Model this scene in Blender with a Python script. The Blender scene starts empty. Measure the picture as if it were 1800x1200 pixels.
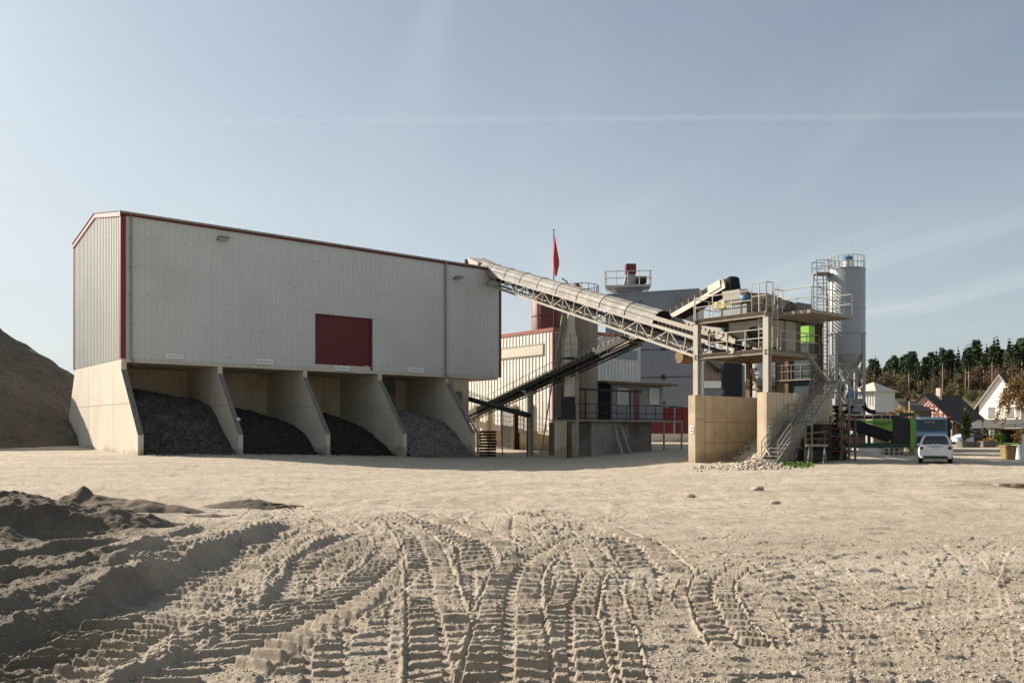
import bpy, bmesh, math, random
import numpy as np
from mathutils import Vector, Matrix
C = bpy.context.scene
COL = C.collection
R = random.Random(7)
NR = np.random.RandomState(11)
rad = math.radians

# ------------------------------------------------------------ camera, sky, sun, exposure
FP, CH, HY = 1500.0, 1.75, 755.0          # focal length in photo pixels, eye height, horizon row
cam = bpy.data.cameras.new('camera'); camo = bpy.data.objects.new('camera', cam); COL.objects.link(camo)
camo.location = (0, 0, CH); camo.rotation_euler = (rad(90), 0, 0)
cam.sensor_width = 36; cam.lens = 36 * FP / 1800; cam.shift_y = (HY - 600) / 1800
cam.clip_start = 0.1; cam.clip_end = 5000
C.camera = camo
SAZ, SEL = rad(63), rad(27)              # sun: this far left of straight ahead, this high
sdir = Vector((-math.sin(SAZ) * math.cos(SEL), math.cos(SAZ) * math.cos(SEL), math.sin(SEL)))
W = bpy.data.worlds.new("World"); C.world = W; W.use_nodes = True
wn, wl = W.node_tree.nodes, W.node_tree.links
wn.clear()
def N(nt, t, **kw):
    n = nt.nodes.new(t)
    for k, v in kw.items():
        if k in n.inputs.keys(): n.inputs[k].default_value = v
        else: setattr(n, k, v)
    return n
def mth(nt, op, a, b=None, c=None):
    n = nt.nodes.new('ShaderNodeMath'); n.operation = op
    for i, x in enumerate((a, b, c)):
        if x is None: continue
        if hasattr(x, 'links'): nt.links.new(x, n.inputs[i])
        else: n.inputs[i].default_value = x
    return n.outputs[0]
def ramp(nt, x, a, b):
    n = nt.nodes.new('ShaderNodeMapRange'); n.interpolation_type = 'SMOOTHSTEP'
    nt.links.new(x, n.inputs[0]); n.inputs[1].default_value = a; n.inputs[2].default_value = b
    return n.outputs[0]
T = W.node_tree
sky = N(T, 'ShaderNodeTexSky'); sky.sky_type = 'NISHITA'; sky.sun_disc = False
sky.sun_elevation = SEL; sky.sun_rotation = -SAZ
sky.air_density = 1.0; sky.dust_density = 2.2; sky.ozone_density = 1.2; sky.altitude = 450
geo = N(T, 'ShaderNodeTexCoord')
sep = N(T, 'ShaderNodeSeparateXYZ'); T.links.new(geo.outputs['Generated'], sep.inputs[0])
yy = mth(T, 'MAXIMUM', sep.outputs['Y'], 0.05)
zx = mth(T, 'DIVIDE', sep.outputs['Z'], yy)       # slope of the view ray (up / ahead)
xx = mth(T, 'DIVIDE', sep.outputs['X'], yy)       # (across / ahead)
# thin high cloud on a flat layer overhead: rays meet it at x/z, y/z
zz = mth(T, 'MAXIMUM', sep.outputs['Z'], 0.03)
cv = N(T, 'ShaderNodeCombineXYZ')
T.links.new(mth(T, 'DIVIDE', sep.outputs['X'], zz), cv.inputs[0]); T.links.new(mth(T, 'DIVIDE', sep.outputs['Y'], zz), cv.inputs[1])
mp = N(T, 'ShaderNodeMapping'); mp.inputs['Rotation'].default_value = (0, 0, rad(12)); mp.inputs['Scale'].default_value = (0.9, 0.16, 1)
T.links.new(cv.outputs[0], mp.inputs[0])
n1 = N(T, 'ShaderNodeTexNoise', Scale=1.3, Detail=7.0, Roughness=0.55); n1.inputs['Distortion'].default_value = 0.6
T.links.new(mp.outputs[0], n1.inputs['Vector'])
mp2 = N(T, 'ShaderNodeMapping'); mp2.inputs['Scale'].default_value = (0.22, 0.16, 1); T.links.new(cv.outputs[0], mp2.inputs[0])
n2 = N(T, 'ShaderNodeTexNoise', Scale=1.0, Detail=3.0); T.links.new(mp2.outputs[0], n2.inputs['Vector'])
cir = mth(T, 'MULTIPLY', ramp(T, n1.outputs[0], 0.42, 0.8), ramp(T, n2.outputs[0], 0.35, 0.7))
# condensation trail: a straight line on the same layer, frayed by noise
n3 = N(T, 'ShaderNodeTexNoise', Scale=26.0, Detail=5.0); T.links.new(geo.outputs['Generated'], n3.inputs['Vector'])
jit = mth(T, 'MULTIPLY', mth(T, 'SUBTRACT', n3.outputs[0], 0.5), 0.006)
line = mth(T, 'ADD', mth(T, 'SUBTRACT', zx, mth(T, 'ADD', mth(T, 'MULTIPLY', xx, 0.0078), 0.3634)), jit)
trail = mth(T, 'SUBTRACT', 1.0, ramp(T, mth(T, 'ABSOLUTE', line), 0.0002, 0.0056))
n4 = N(T, 'ShaderNodeTexNoise', Scale=7.0, Detail=2.0); T.links.new(geo.outputs['Generated'], n4.inputs['Vector'])
trail = mth(T, 'MULTIPLY', trail, ramp(T, n4.outputs[0], 0.0, 0.62))
# an older, spread trail climbing towards the zenith
l2 = mth(T, 'SUBTRACT', xx, mth(T, 'ADD', mth(T, 'MULTIPLY', zx, 0.28), -0.225))
wid = mth(T, 'MULTIPLY', mth(T, 'SUBTRACT', 0.58, zx), 0.34)
t2 = mth(T, 'SUBTRACT', 1.0, ramp(T, mth(T, 'DIVIDE', mth(T, 'ABSOLUTE', mth(T, 'ADD', l2, mth(T, 'MULTIPLY', jit, 4))), mth(T, 'MAXIMUM', wid, 0.012)), 0.1, 1.0))
t2 = mth(T, 'MULTIPLY', mth(T, 'MULTIPLY', t2, ramp(T, zx, 0.2, 0.5)), ramp(T, n1.outputs[0], 0.2, 0.7))
cl = mth(T, 'ADD', mth(T, 'ADD', mth(T, 'MULTIPLY', cir, 0.75), mth(T, 'MULTIPLY', trail, 0.115)), mth(T, 'MULTIPLY', t2, 0.15))
# veil of thin haze: whiter low down and towards the sun
veil = mth(T, 'MULTIPLY', mth(T, 'SUBTRACT', 1.0, ramp(T, zx, -0.05, 0.52)), 0.62)
side = mth(T, 'SUBTRACT', 1.0, ramp(T, xx, -0.8, 0.75))
veil = mth(T, 'MULTIPLY', mth(T, 'ADD', veil, 0.31), mth(T, 'ADD', mth(T, 'MULTIPLY', side, 0.5), 0.48))
cl = mth(T, 'MINIMUM', mth(T, 'ADD', cl, veil), 1.0)
hsv = N(T, 'ShaderNodeHueSaturation', Saturation=0.74, Value=1.0); T.links.new(sky.outputs[0], hsv.inputs['Color'])
mix = N(T, 'ShaderNodeMix', data_type='RGBA'); T.links.new(cl, mix.inputs[0])
tn = N(T, 'ShaderNodeVectorMath', operation='MULTIPLY'); T.links.new(hsv.outputs[0], tn.inputs[0]); tn.inputs[1].default_value = (0.93, 1.0, 1.01); T.links.new(tn.outputs[0], mix.inputs[6]); mix.inputs[7].default_value = (5.85, 6.3, 6.5, 1)
bg = N(T, 'ShaderNodeBackground', Strength=0.062); T.links.new(mix.outputs[2], bg.inputs[0])
wo = N(T, 'ShaderNodeOutputWorld'); T.links.new(bg.outputs[0], wo.inputs[0])
sl = bpy.data.lights.new('sun', 'SUN'); sl.energy = 5.0; sl.angle = rad(0.5); sl.color = (1.0, 0.885, 0.755)
so = bpy.data.objects.new('sun', sl); COL.objects.link(so); so.location = (-40, 20, 60)
so.rotation_euler = (-sdir).to_track_quat('-Z', 'Y').to_euler()
C.view_settings.view_transform = 'Standard'; C.view_settings.look = 'None'
C.view_settings.exposure = 0.93; C.view_settings.gamma = 1.0
C.render.engine = 'CYCLES'
C.cycles.max_bounces = 6; C.cycles.use_denoising = True

# ------------------------------------------------------------ measuring helpers
UX, UY = 0.772, 0.636                       # the yard's building grid: u runs right-away, v left-away
OX, OY = -28.6, 62.5
def G(u, v, z=0): return Vector((OX + UX * u - UY * v, OY + UY * u + UX * v, z))
def UV(X, Y): return ((X - OX) * UX + (Y - OY) * UY, -(X - OX) * UY + (Y - OY) * UX)
def P(px, py, Y): return Vector(((px - 900) / FP * Y, Y, CH + (HY - py) / FP * Y))
def onv(px, py, v):
    k = (px - 900) / FP; x0, y0 = OX - UY * v, OY + UX * v
    u = (k * y0 - x0) / (UX - k * UY); Y = y0 + UY * u
    return u, CH + (HY - py) / FP * Y
def onu(px, py, u):
    k = (px - 900) / FP; x0, y0 = OX + UX * u, OY + UY * u
    v = (x0 - k * y0) / (UY + k * UX); Y = y0 + UX * v
    return v, CH + (HY - py) / FP * Y
def gp(px, py, z=0.0):
    Y = (CH - z) * FP / (py - HY); return ((px - 900) / FP * Y, Y)

# ------------------------------------------------------------ materials
MATS = {}
def mat(name, c, rough=0.75, var=0.18, scale=2.0, bump=0.0, bscale=30.0, streak=0.0, metal=0.0, dirt=None, dscale=0.6, damt=0.5, spec=0.4, speck=0.0, splash=0.0):
    if name in MATS: return MATS[name]
    m = bpy.data.materials.new(name); m.use_nodes = True; t = m.node_tree; t.nodes.clear()
    b = N(t, 'ShaderNodeBsdfPrincipled', Roughness=rough, Metallic=metal); b.inputs['Specular IOR Level'].default_value = spec
    o = N(t, 'ShaderNodeOutputMaterial'); t.links.new(b.outputs[0], o.inputs[0])
    tc = N(t, 'ShaderNodeNewGeometry'); pos = tc.outputs['Position']
    n = N(t, 'ShaderNodeTexNoise', Scale=scale, Detail=6.0, Roughness=0.6); t.links.new(pos, n.inputs['Vector'])
    f = mth(t, 'ADD', mth(t, 'MULTIPLY', mth(t, 'SUBTRACT', n.outputs[0], 0.5), 2 * var * 1.6), 1.0)
    if streak:
        mp = N(t, 'ShaderNodeMapping'); mp.inputs['Scale'].default_value = (3.5, 3.5, 0.16); t.links.new(pos, mp.inputs[0])
        s = N(t, 'ShaderNodeTexNoise', Scale=1.2, Detail=5.0, Roughness=0.6); t.links.new(mp.outputs[0], s.inputs['Vector'])
        f = mth(t, 'MULTIPLY', f, mth(t, 'ADD', mth(t, 'MULTIPLY', mth(t, 'SUBTRACT', s.outputs[0], 0.5), 2 * streak * 1.6), 1.0))
    if speck:
        vo = N(t, 'ShaderNodeTexNoise', Scale=bscale * 0.8, Detail=2.0, Roughness=0.7); t.links.new(pos, vo.inputs['Vector'])
        f = mth(t, 'MULTIPLY', f, mth(t, 'ADD', mth(t, 'MULTIPLY', mth(t, 'SUBTRACT', vo.outputs[0], 0.5), 2.4 * speck), 1.0))
    mx = N(t, 'ShaderNodeVectorMath', operation='SCALE'); t.links.new(f, mx.inputs['Scale'])
    base = N(t, 'ShaderNodeRGB'); base.outputs[0].default_value = (*c, 1)
    src = base.outputs[0]
    if dirt:
        dn = N(t, 'ShaderNodeTexNoise', Scale=dscale, Detail=8.0, Roughness=0.65); t.links.new(pos, dn.inputs['Vector'])
        dm = N(t, 'ShaderNodeMix', data_type='RGBA'); t.links.new(mth(t, 'MULTIPLY', ramp(t, dn.outputs[0], 0.42, 0.68), damt), dm.inputs[0])
        t.links.new(src, dm.inputs[6]); dm.inputs[7].default_value = (*dirt, 1); src = dm.outputs[2]
    if splash:   # mud thrown up by wheels: ragged patches low on the wall
        sz_ = N(t, 'ShaderNodeSeparateXYZ'); t.links.new(pos, sz_.inputs[0])
        sn = N(t, 'ShaderNodeTexNoise', Scale=2.2, Detail=8.0, Roughness=0.7); t.links.new(pos, sn.inputs['Vector'])
        sn2 = N(t, 'ShaderNodeTexNoise', Scale=0.5, Detail=3.0); t.links.new(pos, sn2.inputs['Vector'])
        e = mth(t, 'SUBTRACT', mth(t, 'ADD', mth(t, 'MULTIPLY', sn.outputs[0], 1.6), mth(t, 'MULTIPLY', sn2.outputs[0], 1.4)), mth(t, 'ADD', mth(t, 'MULTIPLY', sz_.outputs[2], 1.0), 1.0))
        dm = N(t, 'ShaderNodeMix', data_type='RGBA'); t.links.new(mth(t, 'MULTIPLY', ramp(t, e, 0.0, 0.5), splash), dm.inputs[0])
        t.links.new(src, dm.inputs[6]); dm.inputs[7].default_value = (0.27, 0.215, 0.15, 1); src = dm.outputs[2]
    t.links.new(src, mx.inputs[0]); t.links.new(mx.outputs[0], b.inputs['Base Color'])
    if bump:
        bn = N(t, 'ShaderNodeTexNoise', Scale=bscale, Detail=5.0, Roughness=0.65); t.links.new(pos, bn.inputs['Vector'])
        bp = N(t, 'ShaderNodeBump', Strength=1.0, Distance=bump); t.links.new(bn.outputs[0], bp.inputs['Height']); t.links.new(bp.outputs[0], b.inputs['Normal'])
    MATS[name] = m; return m
m_clad = mat('pale grey sheet', (0.545, 0.547, 0.512), 0.45, 0.05, 0.7, streak=0.06, dirt=(0.42, 0.42, 0.39), dscale=0.35, damt=0.35)
m_gcl = mat('grey wall sheet', (0.20, 0.22, 0.25), 0.5, 0.05, 0.3, streak=0.05)
m_white = mat('off-white sheet', (0.74, 0.715, 0.65), 0.55, 0.06, 0.8, streak=0.10, dirt=(0.50, 0.44, 0.35), dscale=0.5, damt=0.35)
m_red = mat('wine red paint', (0.17, 0.022, 0.028), 0.5, 0.1, 1.5)
m_dred = mat('dark red door', (0.125, 0.016, 0.02), 0.5, 0.07, 1.0)
m_rsilo = mat('faded red steel', (0.135, 0.042, 0.04), 0.6, 0.15, 1.0, streak=0.15)
m_rtrim = mat('rusty red trim', (0.28, 0.09, 0.06), 0.7, 0.25, 1.5)
m_conc = mat('cast concrete', (0.56, 0.505, 0.41), 0.88, 0.10, 0.9, 0.004, 25, streak=0.12, dirt=(0.42, 0.37, 0.29), dscale=0.45, damt=0.45, splash=0.7)
m_conc2 = mat('stained concrete', (0.52, 0.425, 0.29), 0.9, 0.13, 1.1, 0.006, 22, streak=0.22, dirt=(0.34, 0.265, 0.165), dscale=0.5, damt=0.55, splash=0.6)
m_conc3 = mat('old dark concrete', (0.17, 0.155, 0.13), 0.9, 0.2, 0.9, 0.006, 20, streak=0.28, dirt=(0.06, 0.055, 0.05), dscale=0.5, damt=0.7)
m_tower = mat('brown grey concrete', (0.27, 0.22, 0.175), 0.9, 0.12, 0.8, 0.005, 18, streak=0.22, dirt=(0.24, 0.195, 0.16), dscale=0.4, damt=0.5)
m_moss = mat('weathered concrete edge', (0.17, 0.16, 0.14), 0.95, 0.3, 2.5, 0.006, 18)
m_joint = mat('formwork joint', (0.20, 0.175, 0.14), 0.95, 0.2, 3)
m_galv = mat('galvanised steel', (0.42, 0.395, 0.34), 0.6, 0.12, 2.5, dirt=(0.38, 0.33, 0.25), dscale=1.3, damt=0.5)
m_galvd = mat('dusty steel', (0.27, 0.24, 0.195), 0.65, 0.2, 2.5, dirt=(0.22, 0.16, 0.10), dscale=1.3, damt=0.6)
m_truss = mat('weathered truss steel', (0.30, 0.28, 0.235), 0.65, 0.15, 2.5, dirt=(0.22, 0.18, 0.12), dscale=1.3, damt=0.5)
m_stair_shade = mat('shaded stair steel', (0.24, 0.235, 0.22), 0.6, 0.15, 2.5, dirt=(0.17, 0.14, 0.10), dscale=1.3, damt=0.5)  # galvanised steel darkened, so the stair's shade sits in its colour
m_hood = mat('hood sheet', (0.20, 0.195, 0.178), 0.75, 0.08, 1.4, dirt=(0.46, 0.42, 0.33), dscale=0.9, damt=0.5)
m_dark = mat('dark steel', (0.042, 0.04, 0.037), 0.75, 0.3, 3, spec=0.2)
m_rust = mat('rusty steel', (0.17, 0.105, 0.055), 0.85, 0.35, 2.2, 0.003, 30, dirt=(0.08, 0.055, 0.035), dscale=1.5)
m_rubber = mat('belt rubber', (0.018, 0.018, 0.019), 0.8, 0.25, 4, spec=0.15)
m_black = mat('black gap', (0.008, 0.008, 0.008), 0.9, 0.1, 2)  # flat black for joints, and painted in for the shade inside openings
m_silo = mat('silo grey paint', (0.27, 0.28, 0.29), 0.42, 0.05, 0.5, streak=0.05, spec=0.5)
m_navy = mat('blue black panel', (0.012, 0.014, 0.02), 0.6, 0.1, 1)
m_dgreen = mat('dark green panel', (0.018, 0.036, 0.034), 0.5, 0.1, 1)
m_lime = mat('lime green paint', (0.23, 0.48, 0.045), 0.5, 0.06, 1)
m_green = mat('machine green paint', (0.12, 0.33, 0.03), 0.45, 0.12, 1.2, dirt=(0.1, 0.12, 0.04), dscale=1.5, damt=0.4)
m_gbeam = mat('dull green paint', (0.025, 0.06, 0.04), 0.6, 0.2, 2)
m_bgreen = mat('belt cover green', (0.03, 0.075, 0.05), 0.7, 0.2, 2)
m_pale = mat('pale silo paint', (0.55, 0.55, 0.52), 0.5, 0.06, 0.8)
m_blue = mat('motor blue paint', (0.05, 0.14, 0.28), 0.5, 0.15, 3)
m_yel = mat('yellow box paint', (0.62, 0.42, 0.06), 0.6, 0.15, 3)
m_sign = mat('white sign board', (0.78, 0.78, 0.75), 0.5, 0.04, 2)
m_ink = mat('black lettering', (0.015, 0.015, 0.015), 0.6, 0.05, 2)
m_wink = mat('white lettering', (0.75, 0.75, 0.75), 0.6, 0.05, 2)
m_glass = mat('window glass', (0.10, 0.12, 0.12), 0.08, 0.1, 1, spec=0.8)
m_pane = mat('milky window pane', (0.40, 0.41, 0.36), 0.25, 0.15, 1.3)
m_dglass = mat('dark glass', (0.012, 0.016, 0.018), 0.06, 0.1, 1, spec=0.8)
m_hut = mat('weathered hut board', (0.22, 0.235, 0.235), 0.7, 0.15, 1.5, streak=0.15)
m_wood = mat('weathered timber', (0.20, 0.155, 0.11), 0.85, 0.3, 2.0, streak=0.35)
m_gravel = [mat('dark gravel', (0.085, 0.078, 0.068), 0.95, 0.35, 1.2, 0.08, 7, speck=1.2, spec=0.05),
            mat('fine black gravel', (0.042, 0.039, 0.036), 0.95, 0.3, 1.2, 0.04, 11, speck=0.8, spec=0.05),
            mat('black crushed stone', (0.042, 0.036, 0.03), 0.95, 0.3, 1.2, 0.06, 8, speck=0.8, spec=0.05),
            mat('grey crushed stone', (0.165, 0.156, 0.143), 0.95, 0.3, 1.2, 0.08, 7, speck=1.2, spec=0.05)]
m_spoil = mat('brown spoil', (0.105, 0.087, 0.067), 0.97, 0.3, 0.35, 0.12, 3.0, dirt=(0.105, 0.085, 0.065), dscale=0.22, damt=0.8, speck=0.5)
m_earth = mat('dark damp earth', (0.125, 0.098, 0.07), 0.97, 0.3, 1.5, 0.02, 22, speck=0.5)
m_rubble = mat('broken stone', (0.40, 0.35, 0.28), 0.92, 0.25, 4.0, 0.01, 25)
m_stone = mat('loose pebble', (0.36, 0.325, 0.265), 0.92, 0.35, 9.0)
m_bark = mat('bark', (0.13, 0.10, 0.075), 0.95, 0.3, 3, streak=0.3)
m_pbark = mat('pine bark', (0.33, 0.235, 0.165), 0.95, 0.3, 1, streak=0.2)
def leafmat(n, c): return mat(n, c, 0.8, 0.35, 0.5, spec=0.15)
m_con = leafmat('conifer needles', (0.026, 0.044, 0.020)); m_con2 = leafmat('pine needles', (0.046, 0.066, 0.030)); m_con3 = leafmat('bluish spruce needles', (0.016, 0.032, 0.022))
m_twig = leafmat('bare brown twigs', (0.14, 0.10, 0.065)); m_bud = leafmat('budding twigs', (0.135, 0.125, 0.05)); m_spring = leafmat('spring leaves', (0.10, 0.15, 0.03))
m_willow = leafmat('ochre willow leaves', (0.19, 0.118, 0.045)); m_shrub = leafmat('cypress leaves', (0.06, 0.085, 0.025)); m_weed = leafmat('weed leaves', (0.10, 0.17, 0.04))
m_orange = leafmat('orange shrub leaves', (0.30, 0.17, 0.04))
m_grass = mat('meadow grass', (0.085, 0.17, 0.03), 0.9, 0.3, 0.5)
m_wplaster = mat('white plaster', (0.80, 0.78, 0.73), 0.8, 0.03, 0.5)
m_tplaster = mat('pinkish plaster', (0.72, 0.55, 0.45), 0.85, 0.05, 1)
m_beamred = mat('oxblood timber', (0.22, 0.045, 0.04), 0.8, 0.2, 3)
m_shut = mat('red shutter', (0.40, 0.03, 0.035), 0.7, 0.1, 3)
m_rooft = mat('dark roof tile', (0.030, 0.026, 0.024), 0.85, 0.25, 1.2, 0.02, 6)
m_roofb = mat('brown roof tile', (0.075, 0.062, 0.052), 0.85, 0.25, 1.0, 0.02, 6)
m_roofg = mat('grey corrugated roofing', (0.15, 0.145, 0.135), 0.8, 0.15, 1)
m_roofp = mat('pale roofing', (0.55, 0.50, 0.42), 0.8, 0.1, 1)
m_car = mat('white car paint', (0.55, 0.57, 0.60), 0.25, 0.02, 1, spec=0.6)
m_tyre = mat('tyre rubber', (0.02, 0.02, 0.02), 0.85, 0.1, 5)
m_plast = mat('black plastic', (0.02, 0.02, 0.022), 0.5, 0.1, 4)
m_lamp = mat('red tail lamp glass', (0.13, 0.012, 0.014), 0.15, 0.05, 4)
m_head = mat('head lamp glass', (0.7, 0.7, 0.68), 0.1, 0.05, 4)
m_tblue = mat('truck blue paint', (0.085, 0.20, 0.32), 0.4, 0.08, 2)
m_tred = mat('red crane paint', (0.13, 0.015, 0.016), 0.5, 0.12, 2)
m_flag = mat('red flag cloth', (0.50, 0.05, 0.04), 0.8, 0.1, 2)
m_steel = mat('bright steel', (0.6, 0.6, 0.6), 0.35, 0.1, 3, metal=0.5)
m_ochre = mat('ochre stained tub', (0.22, 0.15, 0.06), 0.85, 0.2, 2, streak=0.2)
m_ltub = mat('pale grey tub', (0.50, 0.55, 0.58), 0.7, 0.1, 2)

# ------------------------------------------------------------ mesh builder
def basis(d, up=Vector((0, 0, 1))):
    d = d.normalized()
    s = d.cross(up)
    if s.length < 1e-5: s = d.cross(Vector((0, 1, 0)))
    s.normalize(); return d, s, s.cross(d).normalized()
class MB:
    def __init__(s): s.v = []; s.f = []
    def add(s, vs, fs):
        o = len(s.v); s.v += [Vector(x) for x in vs]; s.f += [tuple(i + o for i in f) for f in fs]; return s
    def hexa(s, p):   # 8 corners: bottom ring 0-3, top ring 4-7
        return s.add(p, [(3, 2, 1, 0), (4, 5, 6, 7), (0, 1, 5, 4), (1, 2, 6, 5), (2, 3, 7, 6), (3, 0, 4, 7)])
    def box(s, x0, x1, y0, y1, z0, z1):
        return s.hexa([(x0, y0, z0), (x1, y0, z0), (x1, y1, z0), (x0, y1, z0), (x0, y0, z1), (x1, y0, z1), (x1, y1, z1), (x0, y1, z1)])
    def gbox(s, u0, u1, v0, v1, z0, z1):
        return s.hexa([G(u0, v0, z0), G(u1, v0, z0), G(u1, v1, z0), G(u0, v1, z0), G(u0, v0, z1), G(u1, v0, z1), G(u1, v1, z1), G(u0, v1, z1)])
    def beam(s, p, q, w, h, up=Vector((0, 0, 1))):
        p, q = Vector(p), Vector(q); d, a, b = basis(q - p, up); a = a * w / 2; b = b * h / 2
        return s.hexa([p - a - b, p + a - b, p + a + b, p - a + b, q - a - b, q + a - b, q + a + b, q - a + b])
    def ibeam(s, p, q, w, h, t=0.02):
        p, q = Vector(p), Vector(q); d, a, b = basis(q - p)
        s.beam(p, q, t, h - 2 * t)
        for k in (-1, 1): s.beam(p + b * k * (h - t) / 2, q + b * k * (h - t) / 2, w, t)
        return s
    def hcol(s, x, y, z0, z1, w, t=0.02):    # H-section column on the grid
        u, v = UV(x, y)
        s.gbox(u - w / 2, u - w / 2 + t, v - w / 2, v + w / 2, z0, z1); s.gbox(u + w / 2 - t, u + w / 2, v - w / 2, v + w / 2, z0, z1)
        return s.gbox(u - w / 2 + t, u + w / 2 - t, v - t / 2, v + t / 2, z0, z1)
    def tube(s, p, q, r, n=6, r2=None):
        p, q = Vector(p), Vector(q); d, a, b = basis(q - p); r2 = r if r2 is None else r2
        vs = []
        for c, rr in ((p, r), (q, r2)):
            for i in range(n):
                t = 2 * math.pi * i / n; vs.append(c + a * math.cos(t) * rr + b * math.sin(t) * rr)
        return s.add(vs, [(i, (i + 1) % n, n + (i + 1) % n, n + i) for i in range(n)] + [tuple(range(n - 1, -1, -1)), tuple(range(n, 2 * n))])
    def path(s, pts, r, n=6):
        for a, b in zip(pts[:-1], pts[1:]): s.tube(a, b, r, n)
        return s
    def lathe(s, c, prof, n=24, ax=None, close=True):
        c = Vector(c); d = Vector((0, 0, 1)) if ax is None else Vector(ax).normalized(); d, a, b = basis(d, Vector((0, 1, 0)) if ax is None else Vector((0, 0, 1)))
        vs, fs = [], []
        for r, z in prof:
            for i in range(n):
                t = 2 * math.pi * i / n; vs.append(c + d * z + (a * math.cos(t) + b * math.sin(t)) * r)
        for j in range(len(prof) - 1):
            for i in range(n): fs.append((j * n + i, j * n + (i + 1) % n, (j + 1) * n + (i + 1) % n, (j + 1) * n + i))
        if close: fs += [tuple(range(n - 1, -1, -1)), tuple(range((len(prof) - 1) * n, len(prof) * n))]
        return s.add(vs, fs)
    def prism(s, pts, vec):
        n = len(pts); vec = Vector(vec); pts = [Vector(p) for p in pts]
        return s.add(pts + [p + vec for p in pts], [tuple(range(n - 1, -1, -1)), tuple(range(n, 2 * n))] + [(i, (i + 1) % n, n + (i + 1) % n, n + i) for i in range(n)])
    def quad(s, a, b, c, d): return s.add([a, b, c, d], [(0, 1, 2, 3)])
    def loft(s, rings, closed=True, caps=True):
        n = len(rings[0]); vs = [Vector(p) for r in rings for p in r]; fs = []
        for j in range(len(rings) - 1):
            for i in range(n if closed else n - 1): fs.append((j * n + i, j * n + (i + 1) % n, (j + 1) * n + (i + 1) % n, (j + 1) * n + i))
        if caps: fs += [tuple(range(n - 1, -1, -1)), tuple(range((len(rings) - 1) * n, len(rings) * n))]
        return s.add(vs, fs)
    def corr(s, p0, d, L, zb, zt, nrm, pitch, depth, rib=0.12, slope=0.06):
        # trapezoidal sheet standing along d; zb / zt: numbers or functions of the distance along
        d = Vector(d).normalized(); nrm = Vector(nrm).normalized(); p0 = Vector(p0); pr = []
        k = 0
        while k * pitch < L:
            o = k * pitch
            for a, e in ((0, 0), (pitch - rib - 2 * slope, 0), (pitch - rib - slope, depth), (pitch - slope, depth)):
                if o + a <= L: pr.append((o + a, e))
            k += 1
        pr.append((L, 0)); vs = []
        for a, e in pr:
            b = zb(a) if callable(zb) else zb; t = zt(a) if callable(zt) else zt
            q = p0 + d * a + nrm * e
            vs += [(q.x, q.y, b), (q.x, q.y, t)]
        return s.add(vs, [(2 * i, 2 * i + 2, 2 * i + 3, 2 * i + 1) for i in range(len(pr) - 1)])
    def rail(s, pts, h=1.05, gap=1.4, r=0.026, mids=(0.55,), posts=True, toe=0.0):
        pts = [Vector(p) for p in pts]; Z = Vector((0, 0, 1))
        for a, b in zip(pts[:-1], pts[1:]):
            n = max(1, round((b - a).length / gap))
            if posts:
                for i in range(n + 1): q = a.lerp(b, i / n); s.tube(q, q + Z * h, r, 5)
            for m in (1.0,) + tuple(mids): s.tube(a + Z * h * m, b + Z * h * m, r, 5)
            if toe: s.beam(a + Z * toe / 2, b + Z * toe / 2, 0.012, toe)
        return s
    def build(s, name, m, parent=None, smooth=False, bevel=0.0):
        me = bpy.data.meshes.new(name); o = bpy.data.objects.new(name, me); COL.objects.link(o)
        off = Vector((0, 0, 0)); q = parent
        while q is not None: off = off + q.location; q = q.parent
        me.from_pydata([tuple(v - off) for v in s.v], [], s.f)
        bm = bmesh.new(); bm.from_mesh(me)
        bmesh.ops.recalc_face_normals(bm, faces=bm.faces)
        if bevel: bmesh.ops.bevel(bm, geom=[e for e in bm.edges if len(e.link_faces) == 2 and e.calc_face_angle(0) > 0.5], offset=bevel, segments=2, affect='EDGES', clamp_overlap=True)
        bm.to_mesh(me); bm.free()
        me.materials.append(m)
        if smooth:
            me.polygons.foreach_set('use_smooth', [True] * len(me.polygons))
            try: me.set_sharp_from_angle(angle=rad(40))
            except Exception: pass
        if parent is not None: o.parent = parent
        return o
def tag(o, label, cat, group=None, kind=None):
    o['label'] = label; o['category'] = cat
    if group: o['group'] = group
    if kind: o['kind'] = kind
    return o
def thing(name, label, cat, loc=(0, 0, 0), group=None):
    o = bpy.data.objects.new(name, None); COL.objects.link(o); o.location = loc; o.empty_display_size = 0.2
    return tag(o, label, cat, group)
def struct(o): o['kind'] = 'structure'; return o
def copy_tree(o, loc=None, label=None, parent=None, rz=None, sc=None):
    c = o.copy(); COL.objects.link(c)
    if parent is not None: c.parent = parent
    for ch in list(o.children): copy_tree(ch, parent=c)
    if loc is not None: c.location = loc
    if rz is not None: c.rotation_euler = (0, 0, rz)
    if sc is not None: c.scale = sc if hasattr(sc, '__len__') else (sc,) * 3
    if label: c['label'] = label
    return c
def text(body, m, parent, at, xdir, ydir, size, name='lettering', depth=0.004, align='CENTER', squeeze=1.0):
    cu = bpy.data.curves.new(name, 'FONT'); cu.body = body; cu.size = size; cu.align_x = align; cu.align_y = 'CENTER'; cu.extrude = depth
    to = bpy.data.objects.new(name, cu); COL.objects.link(to); bpy.context.view_layer.update()
    me = bpy.data.meshes.new_from_object(to.evaluated_get(bpy.context.evaluated_depsgraph_get()))
    bpy.data.objects.remove(to); bpy.data.curves.remove(cu)
    x, y = Vector(xdir).normalized(), Vector(ydir).normalized(); z = x.cross(y)
    off = Vector((0, 0, 0)); q = parent
    while q is not None: off = off + q.location; q = q.parent
    at = Vector(at) - off
    for v in me.vertices: v.co = at + x * v.co.x * squeeze + y * v.co.y + z * v.co.z
    me.materials.clear(); me.materials.append(m); me.name = name
    o = bpy.data.objects.new(name, me); COL.objects.link(o); o.parent = parent
    return o
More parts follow.
